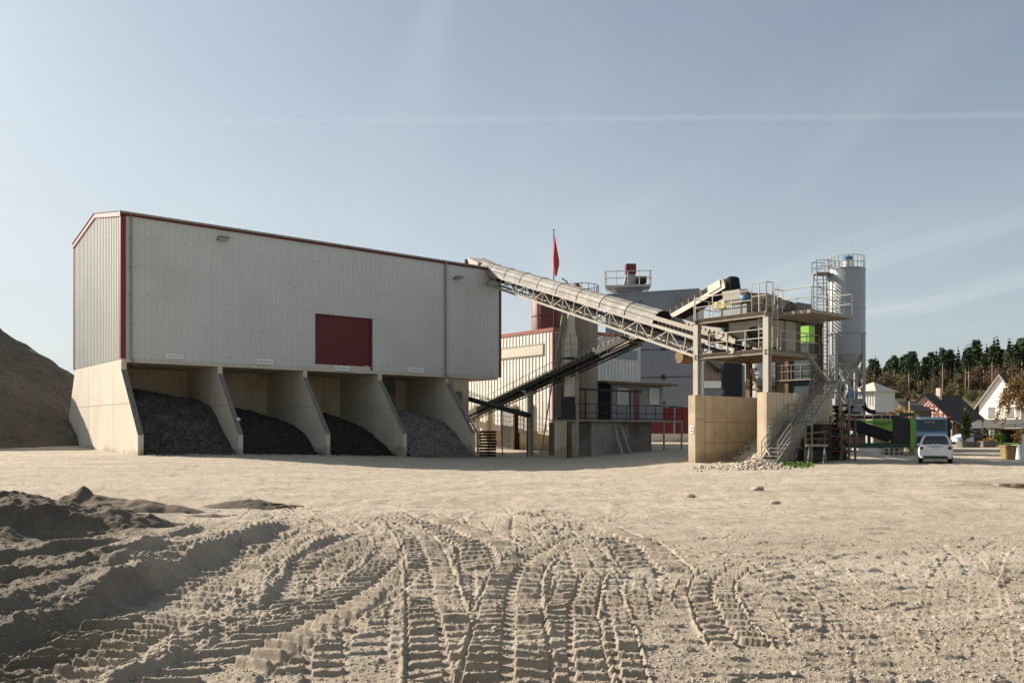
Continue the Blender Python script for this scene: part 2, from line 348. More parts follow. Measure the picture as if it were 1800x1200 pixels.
def np_mesh(name, verts, faces, m, parent=None, smooth=False):
    me = bpy.data.meshes.new(name); verts = np.asarray(verts, dtype=np.float32); faces = np.asarray(faces, dtype=np.int32)
    k = faces.shape[1]
    me.vertices.add(len(verts)); me.vertices.foreach_set('co', verts.ravel())
    me.loops.add(faces.size); me.loops.foreach_set('vertex_index', faces.ravel())
    me.polygons.add(len(faces)); me.polygons.foreach_set('loop_start', np.arange(0, faces.size, k, dtype=np.int32))
    if smooth: me.polygons.foreach_set('use_smooth', np.ones(len(faces), dtype=bool))
    me.update(calc_edges=True); me.validate()
    me.materials.append(m); o = bpy.data.objects.new(name, me); COL.objects.link(o)
    if parent is not None: o.parent = parent
    return o
# value noise
_tab = NR.rand(256, 256)
def vn(x, y, s=0):
    x = np.asarray(x, dtype=np.float64) + 17.3 * s; y = np.asarray(y, dtype=np.float64) + 41.7 * s
    xi = np.floor(x).astype(int); yi = np.floor(y).astype(int); fx = x - xi; fy = y - yi
    fx = fx * fx * (3 - 2 * fx); fy = fy * fy * (3 - 2 * fy)
    a = _tab[xi & 255, yi & 255]; b = _tab[(xi + 1) & 255, yi & 255]; c = _tab[xi & 255, (yi + 1) & 255]; d = _tab[(xi + 1) & 255, (yi + 1) & 255]
    return (a * (1 - fx) + b * fx) * (1 - fy) + (c * (1 - fx) + d * fx) * fy - 0.5
def fbm(x, y, o=4, s=0):
    r = 0; a = 1.0; f = 1.0
    for i in range(o): r = r + a * vn(x * f, y * f, s + i); a *= 0.5; f *= 2.03
    return r
def sst(a, b, x): t = np.clip((x - a) / (b - a), 0, 1); return t * t * (3 - 2 * t)
# ------------------------------------------------------------ the ground
def base_h(X, Y):
    X = np.asarray(X, float); Y = np.asarray(Y, float)
    z = -0.82 * np.exp(-((X + 2.5 - 0.06 * (Y - 46)) ** 2 / (2 * 9.5 ** 2) + (Y - 68) ** 2 / (2 * 23 ** 2)))
    z = z + 0.62 * np.exp(-((X + 43) ** 2 / (2 * 8.5 ** 2) + (Y - 77) ** 2 / (2 * 8.5 ** 2)))
    return z
def gz(X, Y): return float(base_h(X, Y))
def world_curve(pts, n=260):
    w = [gp(x, y) for x, y in pts]; w.sort(key=lambda p: p[1])
    xs = np.array([p[0] for p in w]); ys = np.array([p[1] for p in w])
    yy = np.linspace(ys[0], ys[-1], n); xx = np.interp(yy, ys, xs)
    k = 21; ker = np.hanning(k + 2)[1:-1]; ker /= ker.sum()
    pad = np.concatenate([2 * xx[0] - xx[1:k // 2 + 1][::-1], xx, 2 * xx[-1] - xx[-k // 2:-1][::-1]])
    xx = np.convolve(pad, ker, 'valid')[:n]
    fp = np.gradient(xx, yy); S = np.concatenate([[0], np.cumsum(np.hypot(np.diff(xx), np.diff(yy)))])
    return yy, xx, fp, S
def frame(X, Y, pts):
    yy, xx, fp, S = world_curve(pts)
    f = np.interp(Y, yy, xx); g = np.interp(Y, yy, fp); s = np.interp(Y, yy, S); q = np.sqrt(1 + g * g)
    d = (X - f) / q; s = s + (X - f) * g / q
    inside = sst(yy[0] - 0.5, yy[0] + 0.2, Y) * (1 - sst(yy[-1] - (yy[-1] - yy[0]) * 0.18, yy[-1], Y))
    return d, s, inside
def tyre(z, X, Y, pts, w, pitch=0.235, lug=0.05, slant=0.25, deep=0.02, wall=0.03, seed=0, gap=0.12, keep=0.15, sharp=0.34, edge=True):
    # press one tyre pass into the loose sand: flatten what was there, leave thin raised bars in two staggered rows
    yw = [gp(x, y)[1] for x, y in pts]; xw = [gp(x, y)[0] for x, y in pts]
    sel = np.nonzero((Y > min(yw) - .6) & (Y < max(yw) + .1) & (X > min(xw) - 3 * w) & (X < max(xw) + 3 * w))
    if not len(sel[0]): return z
    z = z.copy(); z[sel] = tyre_(z[sel], X[sel], Y[sel], pts, w, pitch, lug, slant, deep, wall, seed, gap, keep, sharp, edge); return z
def tyre_(z, X, Y, pts, w, pitch, lug, slant, deep, wall, seed, gap, keep, sharp, edge):
    d, s, ins = frame(X, Y, pts)
    d = d + 0.025 * vn(s * 1.5, s * 0 + seed, seed) + 0.012 * vn(X * 14, Y * 14, seed)
    a = np.abs(d) / w
    m = (1 - sst(0.93, 1.06, a)) * ins * np.clip(0.85 + 1.5 * fbm(X * 0.5, Y * 0.5, 2, seed + 60), 0, 1)
    ph = (s + slant * np.abs(d) + np.where(d > 0, 0.5 * pitch, 0)) / pitch + 0.06 * vn(X * 5, Y * 5, seed) + 0.10 * vn(X * 1.2, Y * 1.2, seed + 1)
    t = ph - np.floor(ph); k = np.floor(ph)
    amp = np.clip(0.95 + 0.9 * vn(k * 0.7 + seed, np.sign(d) * 3 + seed, seed + 9) + 0.8 * fbm(X * 1.6, Y * 1.6, 3, seed + 3), 0.1, 1.5)
    lug = lug * 1.25; bar = sst(0.0, 0.08, t) * (1 - sst(sharp, sharp + 0.15, t)) * sst(gap * 0.6, gap, a) * (1 - sst(0.88, 1.0, a))
    z = z * (1 - m * (1 - keep)) + m * (-deep + lug * bar * amp + 0.010 * fbm(X * 12, Y * 12, 3, seed))
    if edge:
        r = 0.55 * np.exp(-((a - 1.08) / 0.075) ** 2) * ins * np.clip(0.45 + 2.2 * fbm(X * 3.2, Y * 3.2, 3, seed + 7), 0, 1.3)
        z = z + wall * r
    return z
def scarp(X, Y, pts, h, width=0.16, decay=1.2, seed=0):
    # ground left of the line stands h higher and falls off steeply to the right
    d, s, ins = frame(X, Y, pts)
    d = d + 0.11 * fbm(s * 1.6, s * 0 + seed, 3, seed)
    return h * ins * (1 - sst(-width / 2, width / 2, d)) * np.exp(-np.maximum(-d, 0) / decay) * np.clip(0.85 + 0.8 * fbm(X * 1.1, Y * 1.1, 2, seed + 2), 0.2, 1.3)
T1 = [(-60, 1270), (125, 1167), (230, 1100), (345, 1033), (465, 967), (525, 933), (585, 908)]
T2 = [(290, 1240), (385, 1180), (490, 1117), (600, 1055), (660, 1020), (700, 985), (715, 955)]
T4 = [(790, 1240), (785, 1183), (768, 1060), (752, 985), (730, 940), (690, 912), (630, 890)]
T5 = [(890, 1240), (893, 1133), (897, 1067), (902, 1017), (918, 990), (955, 965), (1010, 944), (1075, 930)]
T6 = [(1010, 1240), (1003, 1133), (1004, 1067), (1020, 1017), (1038, 995)]
T7 = [(1100, 1240), (1080, 1133), (1066, 1067), (1060, 1020), (1040, 985)]
T3 = [(560, 1090), (545, 1050), (540, 1015), (565, 985), (620, 962), (700, 940), (760, 930)]
T8a = [(1215, 1052), (1216, 1035), (1226, 1010), (1245, 997)]
T8b = [(1300, 1130), (1262, 1070), (1250, 1040), (1254, 1015), (1280, 998), (1325, 985), (1400, 978)]
T9 = [(1430, 1100), (1413, 1085), (1400, 1062)]
EXTRA = []
_r = random.Random(5)
for k in range(34):      # older, half erased passes that sweep across the middle of the yard
    x0 = _r.uniform(250, 1150); y0 = _r.uniform(960, 1120); bend = _r.uniform(-240, 260)
    pts = [(x0 + bend * 0.02, y0 + 90), (x0, y0)]
    for q in (0.3, 0.6, 1.0): pts.append((x0 + bend * q ** 2 + (900 - x0) * 0.35 * q, y0 + (_r.uniform(868, 905) - y0) * q ** 0.8))
    ys_ = sorted([p[1] for p in pts], reverse=True)
    if all(a - b > 4 for a, b in zip(ys_[:-1], ys_[1:])): EXTRA.append((pts, _r.uniform(.22, .34), _r.choice((.21, .24, .28, .33)), _r.uniform(.02, .038), 100 + k))
for k in range(12):      # faint passes on the right
    x0 = _r.uniform(1150, 1800); y0 = _r.uniform(1000, 1180); bend = _r.uniform(-260, 120)
    EXTRA.append(([(x0, y0 + 60), (x0 + bend * .05, y0), (x0 + bend * .4, y0 - 45), (x0 + bend, y0 - 85)], _r.uniform(.24, .34), _r.choice((.24, .3)), _r.uniform(.010, .020), 150 + k))
def relief(X, Y):
    near = 1 - sst(16, 34, Y)
    macro = 0.05 * fbm(X * 0.25, Y * 0.35, 3, 1) * (0.25 + near) + 0.05 * sst(12, 20, Y) * fbm(X * 0.9, Y * 0.45, 4, 61) + 0.03 * sst(12, 18, Y) * fbm(X * 3, Y * 1.6, 3, 63)
    z = near * 0.014 * fbm(X * 1.7, Y * 2.2, 4, 5) + (1 - sst(9, 24, Y)) * 0.012 * fbm(X * 7, Y * 7, 3, 9)
    # short wind-and-wheel ripples drawn out across the view, strongest on the right
    right = sst(0.3, 2.2, X + 0.03 * Y)
    rp = np.maximum(fbm(X * 1.1 + 0.4 * Y, Y * 6.0, 3, 21) - 0.20, 0)
    z = z + (1 - sst(14, 26, Y)) * rp * (0.05 * right + 0.03)
    rk = fbm(X * 2.6 + 0.3 * Y, Y * 9.0, 2, 27); rk = sst(0.30, 0.36, rk)
    z = z + (1 - sst(10, 18, Y)) * rk * 0.024 * (0.3 + right)
    for pts, w, pitch, lug, sd in EXTRA: z = tyre(z, X, Y, pts, w, pitch, lug, 0.15, 0.008, 0.012, sd, keep=0.6)
    z = tyre(z, X, Y, [(880, 1000), (860, 960), (800, 930), (740, 905), (700, 885)], 0.5, 0.30, .05, seed=13)
    z = tyre(z, X, Y, [(1160, 1000), (1120, 960), (1040, 925), (960, 900), (880, 885)], 0.45, 0.32, .05, seed=14)
    z = tyre(z, X, Y, [(640, 1000), (615, 960), (590, 925), (560, 900), (480, 876)], 0.4, 0.30, .05, seed=15)
    z = tyre(z, X, Y, [(300, 1010), (420, 950), (500, 918), (530, 900), (505, 880)], 0.3, 0.3, .04, seed=12)
    z = tyre(z, X, Y, T3, 0.42, 0.25, .055, 0.3, wall=0.03, seed=3, sharp=.25)
    z = tyre(z, X, Y, T7, 0.20, 0.25, .055, 0.1, wall=.04, seed=7)
    z = tyre(z, X, Y, T6, 0.27, 0.25, .06, 0.1, wall=.04, seed=6)
    z = tyre(z, X, Y, T2, 0.42, 0.27, .042, 0.4, deep=.025, wall=.03, seed=2, sharp=.22)
    z = tyre(z, X, Y, T4, 0.30, 0.25, .06, 0.15, deep=.025, wall=.04, seed=4)
    z = tyre(z, X, Y, T5, 0.33, 0.235, .06, 0.1, deep=.025, wall=.04, seed=5, gap=.2)
    z = tyre(z, X, Y, T1, 0.47, 0.26, .055, 0.3, deep=.025, wall=.02, seed=1, sharp=.22)
    z = tyre(z, X, Y, T8a, 0.20, 0.24, .06, 0.1, wall=.04, seed=8)
    z = tyre(z, X, Y, T8b, 0.25, 0.24, .055, 0.15, wall=.05, seed=9)
    z = tyre(z, X, Y, T9, 0.22, 0.26, .05, 0.05, edge=False, seed=10, keep=.7)
    z = z + (1 - sst(9, 20, Y)) * (0.007 * vn(X * 26, Y * 26, 3) + 0.006 * vn(X * 55, Y * 55, 4))
    # the raised bank, ruts and edges on the left
    macro = macro + scarp(X, Y, [(-250, 1290), (0, 1150), (160, 1082), (300, 1020), (405, 968), (490, 930), (520, 915)], 0.30, 0.30, 2.4, 3)
    macro = macro + scarp(X, Y, [(-260, 1110), (0, 1062), (130, 1042), (250, 1003), (330, 982)], 0.15, 0.16, 0.7, 5)
    macro = macro + scarp(X, Y, [(-200, 1030), (0, 1002), (110, 985), (210, 978), (300, 958), (380, 940)], 0.13, 0.16, 0.8, 6)
    macro = macro + scarp(X, Y, [(-60, 1140), (120, 1060), (260, 1012), (330, 995)], 0.09, 0.16, 0.5, 7)
    macro = macro + scarp(X, Y, [(150, 1280), (225, 1200), (360, 1118), (470, 1045), (503, 1003), (520, 975), (585, 950), (640, 930)], 0.085, 0.10, 0.45, 9)
    macro = macro + scarp(X, Y, [(350, 1290), (445, 1200), (560, 1110), (660, 1050), (715, 1010)], 0.035, 0.08, 0.4, 11)
    lm = (1 - sst(-1.6, 0.2, X + 0.36 * Y)) * (1 - sst(14, 20, Y))
    z = z + lm * (0.07 * fbm(X * 2.4, Y * 3.0, 5, 51) + 0.075 * np.abs(fbm(X * 6, Y * 6, 4, 53)))
    # shallow dished puddle and a hole on the right
    px_, py_ = gp(1768, 851); macro = macro - 0.05 * np.exp(-(((X - px_) / 1.4) ** 2 + ((Y - py_) / 1.8) ** 2))
    macro = macro - 0.07 * np.exp(-((Y - 22.4 + 0.12 * (X - 12) + 0.15 * fbm(X * .8, Y * .3, 2, 71)) / 0.16) ** 2) * sst(10.5, 12.5, X)
    hx, hy = gp(1790, 1003); macro = macro - 0.12 * np.exp(-(((X - hx) / 0.35) ** 2 + ((Y - hy) / 0.25) ** 2))
    return macro + z
def ground_z(X, Y):
    X, Y = np.broadcast_arrays(np.asarray(X, float), np.asarray(Y, float)); sh = X.shape
    return (base_h(X, Y).ravel() + relief(X.ravel(), Y.ravel())).reshape(sh)
ys = []
y = 1290.0
while y > 766: ys.append(CH * FP / (y - HY)); y -= 0.62 if y > 860 else 0.9
rows = [-25, -12, -6, -2, 0.5, 2.0, 3.2, 4.2] + ys
while rows[-1] < 1500: rows.append(rows[-1] * 1.06 + 1)
cols = np.concatenate([-np.geomspace(0.7, 6, 24)[::-1], np.linspace(-0.68, 0.68, 1050), np.geomspace(0.7, 6, 24)])
rows = np.array(rows); Yg = np.repeat(rows[:, None], len(cols), 1); Xg = cols[None, :] * np.maximum(Yg, 4.5)
Zg = base_h(Xg, Yg); nr = Yg < 60; Zg[nr] += relief(Xg[nr], Yg[nr])
far = ~nr; Zg[far] += 0.05 * fbm(Xg[far] * 0.25, Yg[far] * 0.35, 3, 1) * 0.25
Zg -= 0.5 * sst(150, 200, Yg)
nR, nC = Yg.shape; idx = np.arange(nR * nC).reshape(nR, nC)
quads = np.stack([idx[:-1, :-1], idx[:-1, 1:], idx[1:, 1:], idx[1:, :-1]], -1).reshape(-1, 4)

mg = bpy.data.materials.new('gravel yard'); mg.use_nodes = True; t = mg.node_tree; t.nodes.clear()
b = N(t, 'ShaderNodeBsdfPrincipled', Roughness=0.95); b.inputs['Specular IOR Level'].default_value = 0.15
o = N(t, 'ShaderNodeOutputMaterial'); t.links.new(b.outputs[0], o.inputs[0])
pos = N(t, 'ShaderNodeNewGeometry').outputs['Position']
def nz(s, d=6.0, r=0.6, v=None):
    n = N(t, 'ShaderNodeTexNoise', Scale=s, Detail=d, Roughness=r); t.links.new(v or pos, n.inputs['Vector']); return n.outputs[0]
def mx(f, a, bcol):
    m = N(t, 'ShaderNodeMix', data_type='RGBA'); t.links.new(f, m.inputs[0])
    for i, c in ((6, a), (7, bcol)):
        if hasattr(c, 'links'): t.links.new(c, m.inputs[i])
        else: m.inputs[i].default_value = (*c, 1)
    return m.outputs[2]
st = N(t, 'ShaderNodeMapping'); st.inputs['Scale'].default_value = (0.28, 0.8, 1); st.inputs['Rotation'].default_value = (0, 0, rad(-14)); t.links.new(pos, st.inputs[0])
c = mx(ramp(t, nz(0.16), 0.35, 0.66), (0.515, 0.442, 0.348), (0.445, 0.378, 0.292))
c = mx(mth(t, 'MULTIPLY', ramp(t, nz(0.9, 7, 0.6, st.outputs[0]), 0.42, 0.62), 0.4), c, (0.57, 0.505, 0.41))
c = mx(mth(t, 'MULTIPLY', ramp(t, nz(0.55, 9, 0.72, st.outputs[0]), 0.50, 0.68), 0.3), c, (0.27, 0.228, 0.172))
c = mx(mth(t, 'MULTIPLY', ramp(t, nz(0.42, 5), 0.56, 0.7), 0.4), c, (0.37, 0.275, 0.18))
c = mx(mth(t, 'MULTIPLY', ramp(t, nz(1.6, 7, 0.7), 0.46, 0.60), 0.42), c, (0.30, 0.255, 0.19))
c = mx(mth(t, 'MULTIPLY', ramp(t, nz(5.0, 7, 0.8), 0.51, 0.64), 0.6), c, (0.25, 0.215, 0.165))
c = mx(mth(t, 'MULTIPLY', ramp(t, nz(75.0, 3, 0.7), 0.5, 0.66), 0.65), c, (0.20, 0.175, 0.14))
c = mx(mth(t, 'MULTIPLY', ramp(t, nz(60.0, 3, 0.7), 0.58, 0.74), 0.4), c, (0.54, 0.485, 0.395))
sp0 = N(t, 'ShaderNodeSeparateXYZ'); t.links.new(pos, sp0.inputs[0])
fresh = mth(t, 'SUBTRACT', 1.0, ramp(t, mth(t, 'ADD', sp0.outputs[1], mth(t, 'MULTIPLY', nz(0.35, 5), 8.0)), 13.0, 22.0))
c = mx(mth(t, 'MULTIPLY', fresh, 0.5), c, (0.355, 0.298, 0.225))
# wheel lanes: long compacted arcs where lorries turn, swept pale in the middle and dusty brown between
lv = N(t, 'ShaderNodeVectorMath', operation='DISTANCE'); t.links.new(pos, lv.inputs[0]); lv.inputs[1].default_value = (24, -50, 0)
lr = mth(t, 'ADD', mth(t, 'MULTIPLY', lv.outputs['Value'], 0.42), mth(t, 'MULTIPLY', nz(0.06, 3), 5.0))
lc = N(t, 'ShaderNodeCombineXYZ'); t.links.new(lr, lc.inputs[0])
lane = nz(1.0, 3, 0.5, lc.outputs[0]); brk = nz(0.25, 4)
c = mx(mth(t, 'MULTIPLY', mth(t, 'MULTIPLY', ramp(t, lane, 0.53, 0.62), ramp(t, brk, 0.35, 0.6)), 0.42), c, (0.335, 0.275, 0.20))
c = mx(mth(t, 'MULTIPLY', mth(t, 'MULTIPLY', mth(t, 'SUBTRACT', 1.0, ramp(t, lane, 0.38, 0.47)), ramp(t, brk, 0.35, 0.6)), 0.4), c, (0.60, 0.535, 0.44))
# darker earth on the left; the bank's shade is mixed into its colour
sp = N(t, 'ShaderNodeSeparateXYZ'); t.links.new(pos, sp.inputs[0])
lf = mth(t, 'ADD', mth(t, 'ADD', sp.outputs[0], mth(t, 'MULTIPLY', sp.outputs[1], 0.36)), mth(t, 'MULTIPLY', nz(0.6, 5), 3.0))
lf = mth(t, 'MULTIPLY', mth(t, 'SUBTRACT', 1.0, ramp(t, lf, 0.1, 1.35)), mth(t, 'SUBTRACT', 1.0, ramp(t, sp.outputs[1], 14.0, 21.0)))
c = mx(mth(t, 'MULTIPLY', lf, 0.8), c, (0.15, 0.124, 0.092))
# wet, dark rim round the puddle and tyre-dirtied strip before the gravel bays
pxw, pyw = gp(1768, 851)
dv = N(t, 'ShaderNodeVectorMath', operation='DISTANCE'); t.links.new(pos, dv.inputs[0]); dv.inputs[1].default_value = (pxw + 0.4, pyw, 0)
wet = mth(t, 'SUBTRACT', 1.0, ramp(t, mth(t, 'ADD', dv.outputs['Value'], mth(t, 'MULTIPLY', nz(1.5, 6), 3.0)), 1.9, 4.2))
c = mx(mth(t, 'MULTIPLY', wet, 0.65), c, (0.16, 0.135, 0.10))
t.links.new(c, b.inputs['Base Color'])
bh = mth(t, 'ADD', mth(t, 'MULTIPLY', nz(22.0, 6, 0.7), 0.6), mth(t, 'MULTIPLY', nz(80.0, 4, 0.7), 0.4))
bp = N(t, 'ShaderNodeBump', Strength=1.0, Distance=0.045); t.links.new(bh, bp.inputs['Height']); t.links.new(bp.outputs[0], b.inputs['Normal'])
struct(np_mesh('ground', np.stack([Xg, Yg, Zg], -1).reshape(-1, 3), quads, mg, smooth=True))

# puddle
pm = bpy.data.materials.new('puddle water'); pm.use_nodes = True; pb = pm.node_tree.nodes['Principled BSDF']
pb.inputs['Base Color'].default_value = (0.06, 0.05, 0.035, 1); pb.inputs['Roughness'].default_value = 0.06
pd = MB(); n = 40; ring = []
for i in range(n):
    a = 2 * math.pi * i / n; r = 1 + 0.5 * float(fbm(math.cos(a) * 1.3 + 5, math.sin(a) * 1.3, 3, 2))
    ring.append((pxw + 0.55 + math.cos(a) * 0.85 * r, pyw + math.sin(a) * 1.25 * r, gz(pxw, pyw) - 0.022))
pd.add(ring, [tuple(range(n))]); struct(pd.build('puddle', pm))

# heaps whose skirts run under the ground
def heap(name, label, cat, m, x0, x1, y0, y1, step, fn, group=None, smooth=True, skirt=0.05):
    xs = np.arange(x0, x1 + step, step); yv = np.arange(y0, y1 + step, step); X, Y = np.meshgrid(xs, yv)
    h = fn(X, Y); Z = ground_z(X, Y) - skirt + h
    i = np.arange(X.size).reshape(X.shape); q = np.stack([i[:-1, :-1], i[:-1, 1:], i[1:, 1:], i[1:, :-1]], -1).reshape(-1, 4)
    keep = (h.ravel()[q].max(1) > 0.003); q = q[keep]
    u, inv = np.unique(q, return_inverse=True)
    o = np_mesh(name, np.stack([X, Y, Z], -1).reshape(-1, 3)[u], inv.reshape(-1, 4), m, smooth=smooth)
    return tag(o, label, cat, group)
def lump(X, Y, cx, cy, rx, ry, h, seed, a=0.0, rough=0.25, k=1.0):
    dx, dy = X - cx, Y - cy; ca, sa = math.cos(a), math.sin(a); p = (dx * ca + dy * sa) / rx; q = (-dx * sa + dy * ca) / ry
    r = np.sqrt(p * p + q * q) * (1 + 0.35 * fbm(X * 0.7 / k, Y * 0.7 / k, 2, seed))
    z = h * np.clip(1 - r, 0, 1) ** 0.85
    z = z * (1 + rough * 1.4 * fbm(X * 2.2 / k, Y * 2.2 / k, 4, seed + 2)) + np.clip(1 - r, 0, 0.25) * 0.16 * h * fbm(X * 7 / k, Y * 7 / k, 3, seed + 5)
    return np.maximum(z, 0)
heap('earth_mound', 'long low mound of dark earth at the left edge, nearer than the huge spoil heap', 'mound', m_earth,
     -13.5, -5.2, 10.6, 18.5, 0.035, lambda X, Y: np.maximum(lump(X, Y, -8.6, 14.0, 2.9, 1.7, 0.74, 3, 0.42, .3), lump(X, Y, -8.8, 12.6, 1.9, 1.1, 0.5, 5, 0.6, .35)))
heap('earth_mound', 'small crumbly soil pile with a steep lump on its crest behind the dark mound', 'mound', m_earth,
     -14, -6.6, 17.2, 22.5, 0.045, lambda X, Y: np.maximum(lump(X, Y, -9.9, 19.4, 0.75, 0.7, 0.62, 8, 0, .4), lump(X, Y, -9.3, 19.3, 2.3, 0.9, 0.42, 9, -0.1)))
heap('earth_mound', 'flat scraped ridge of soil to the right of the small pale pile', 'mound', m_earth,
     -8.6, -4.2, 18.0, 23.0, 0.05, lambda X, Y: np.maximum(np.maximum(lump(X, Y, -7.6, 19.2, 0.9, 0.6, 0.24, 12), lump(X, Y, -6.3, 20.4, 1.5, 0.6, 0.24, 13, 0.2)), lump(X, Y, -6.4, 18.2, 0.9, 0.3, 0.12, 14)))
# the great spoil heap left of the hall
def spoil(X, Y):
    z = 17.3 - 0.685 * np.maximum(np.hypot(X + 61.5, (Y - 86) * 0.95) - 1.0, 0)
    z2 = 12.2 - 0.64 * np.maximum(np.hypot(X + 56.0, (Y - 78) * 1.0) - 1.0, 0)
    z = np.maximum(z, z2 + 0.0)
    an_ = np.arctan2(Y - 82, X + 58) * 14
    z = z + 0.9 * fbm(X * 0.16 + Y * 0.1, Y * 0.2, 4, 4) + 0.45 * np.abs(fbm(an_, np.hypot(X + 58, Y - 82) * .12, 4, 8)) + 0.35 * fbm(X * 0.9, Y * 0.9, 4, 12)
    return np.maximum(z, 0)
heap('spoil_heap', 'huge brown spoil heap rising out of the left edge of the photo beside the hall', 'heap', m_spoil, -92, -34, 56, 112, 0.33, spoil)

# loose pebbles and clods over the yard: too many to count
pebv, pebf = [], []
tmpl = np.array([(1, 0, 0), (-1, 0, 0), (0, 1, 0), (0, -1, 0), (0, 0, 1), (0, 0, -0.6), (.6, .6, .45), (-.6, -.55, .5)], float)
tf = np.array([(0, 6, 4), (6, 2, 4), (2, 1, 4), (1, 7, 4), (7, 3, 4), (3, 0, 4), (2, 6, 0), (3, 7, 1), (0, 3, 5), (3, 1, 5), (1, 2, 5), (2, 0, 5)])
NP = 22000; yv = 755 + 445 * NR.rand(NP) ** 1.35 + 22; Yp = CH * FP / (yv - HY); Xp = (NR.rand(NP) * 2000 - 1000) / FP * Yp
keep = (Yp < 46) & (Yp > 5); Xp, Yp = Xp[keep], Yp[keep]
uu_, vv_ = NR.rand(2600) * 31, -4.2 - 3.2 * NR.rand(2600) ** 1.8
Xp = np.concatenate([Xp, OX + UX * uu_ - UY * vv_, NR.normal(-7.6, 1.6, 1500)]); Yp = np.concatenate([Yp, OY + UY * uu_ + UX * vv_, NR.normal(13.6, 1.8, 1500)]); Zp = ground_z(Xp, Yp)
sz = np.where(Yp > 46, 0.05, 0.0) * NR.rand(len(Xp)) + 0.006 + 0.010 * NR.rand(len(Xp)) ** 2 + 0.0005 * Yp * NR.rand(len(Xp)) ** 3 + 0.02 * (NR.rand(len(Xp)) > 0.996)
an = NR.rand(len(Xp)) * 6.28
V = tmpl[None] * (0.7 + 0.6 * NR.rand(len(Xp), 8, 1)) * sz[:, None, None]; V[:, :, 2] *= 0.7
ca, sa = np.cos(an)[:, None], np.sin(an)[:, None]
V = np.stack([V[:, :, 0] * ca - V[:, :, 1] * sa + Xp[:, None], V[:, :, 0] * sa + V[:, :, 1] * ca + Yp[:, None], V[:, :, 2] + Zp[:, None] + sz[:, None] * 0.25], -1).reshape(-1, 3)
F = (tf[None] + 8 * np.arange(len(Xp))[:, None, None]).reshape(-1, 3)
tag(np_mesh('pebbles', V, F, m_stone), 'loose pebbles and grit strewn over the whole gravel yard', 'pebbles', kind='stuff')
# ------------------------------------------------------------ storage hall
HL, HD = 35.5, 14.3; ZB, ZE, ZR = 7.0, 17.6, 18.85
hall = thing('storage_hall', 'long pale grey sheet metal hall with red edges standing on sloped concrete gravel bays', 'hall', G(0, 0, 0))
ud, vd = Vector((UX, UY, 0)), Vector((-UY, UX, 0))
DU0, DU1, DZ0, DZ1 = 15.45, 20.9, 7.32, 11.6
f = MB()
f.corr(G(0.3, 0), ud, DU0 - 0.3, ZB, ZE, -vd, 0.45, 0.03, 0.035, 0.02)
f.corr(G(DU1, 0), ud, HL - DU1 - 0.1, ZB, ZE, -vd, 0.45, 0.03, 0.035, 0.02)
f.corr(G(DU0, 0), ud, DU1 - DU0, DZ1, ZE, -vd, 0.45, 0.03, 0.035, 0.02)
f.build('front_cladding', m_clad, hall)
b_ = MB()
for k in range(78):
    for zz in (7.5, 9.6, 11.7, 13.8, 15.9):
        u = 0.3 + 0.45 * k + 0.2
        if R.random() < 0.62 and not (DU0 - .2 < u < DU1 + .2 and zz < DZ1): c = G(u, -0.006, zz + R.uniform(-.12, .12)); b_.beam(c - ud * .04, c + ud * .04, .03, .07)
b_.build('cladding_screws', m_galvd, hall)['kind'] = 'stuff'
gab = lambda s: ZE - 0.05 + (ZR - ZE) * (1 - abs(s - HD / 2) / (HD / 2))
f = MB(); f.corr(G(0, 0.15), vd, HD - 0.3, ZB - .05, gab, -ud, 0.45, 0.045, 0.16, 0.05); f.build('gable_cladding', m_clad, hall)
f = MB(); f.corr(G(HL, 0), vd, HD, ZB, gab, ud, 0.45, 0.04, 0.1, 0.05); f.build('gable_cladding', m_clad, hall)
f = MB(); f.corr(G(0.1, HD), ud, HL - .2, ZB, ZE, vd, 0.45, 0.04, 0.1, 0.05); f.build('rear_cladding', m_clad, hall)
# roof: ribbed sheets on both slopes
f = MB()
nrib = int((HL + 0.4) / 0.6)
for s in (0, 1):
    v0, v1 = (-0.22, HD / 2) if s == 0 else (HD + 0.22, HD / 2)
    z0 = ZE + 0.10
    for k in range(nrib + 1):
        u = -0.2 + 0.6 * k
        f.add([G(u, v0, z0), G(u + .44, v0, z0), G(u + .48, v0, z0 + .055), G(u + .56, v0, z0 + .055), G(u + .6, v0, z0),
               G(u, v1, ZR + .1), G(u + .44, v1, ZR + .1), G(u + .48, v1, ZR + .155), G(u + .56, v1, ZR + .155), G(u + .6, v1, ZR + .1)],
              [(0, 1, 6, 5), (1, 2, 7, 6), (2, 3, 8, 7), (3, 4, 9, 8)])
f.build('roof', m_galvd, hall)
f = MB(); f.gbox(-0.03, HL + 0.03, -0.13, -0.035, ZE - 0.15, ZE + 0.0); f.build('eaves_trim', m_dred, hall)
f = MB(); f.gbox(-0.2, HL + .1, -0.3, -0.135, ZE - 0.02, ZE + 0.12); f.build('gutter', m_galvd, hall)
f = MB(); f.gbox(-0.09, 0.26, -0.1, 0.0, ZB, ZE - .22); f.gbox(-0.09, -0.05, 0.002, 0.30, ZB, ZE - .12); f.build('corner_trim', m_red, hall)
f = MB(); f.gbox(HL - 0.08, HL + 0.1, -0.1, 0.2, ZB - .05, ZE - .22); f.build('corner_trim', m_red, hall)
f = MB(); f.gbox(-0.09, -0.0, HD - .1, HD + .1, ZB - .1, ZE); f.build('corner_trim', m_red, hall)
f = MB()
for v0, v1, z0, z1 in ((-.1, HD / 2, ZE, ZR), (HD / 2, HD + .1, ZR, ZE)):
    f.hexa([G(-.14, v0, z0 - .25), G(-.06, v0, z0 - .25), G(-.06, v1, z1 - .25), G(-.14, v1, z1 - .25), G(-.14, v0, z0 + .12), G(-.06, v0, z0 + .12), G(-.06, v1, z1 + .12), G(-.14, v1, z1 + .12)])
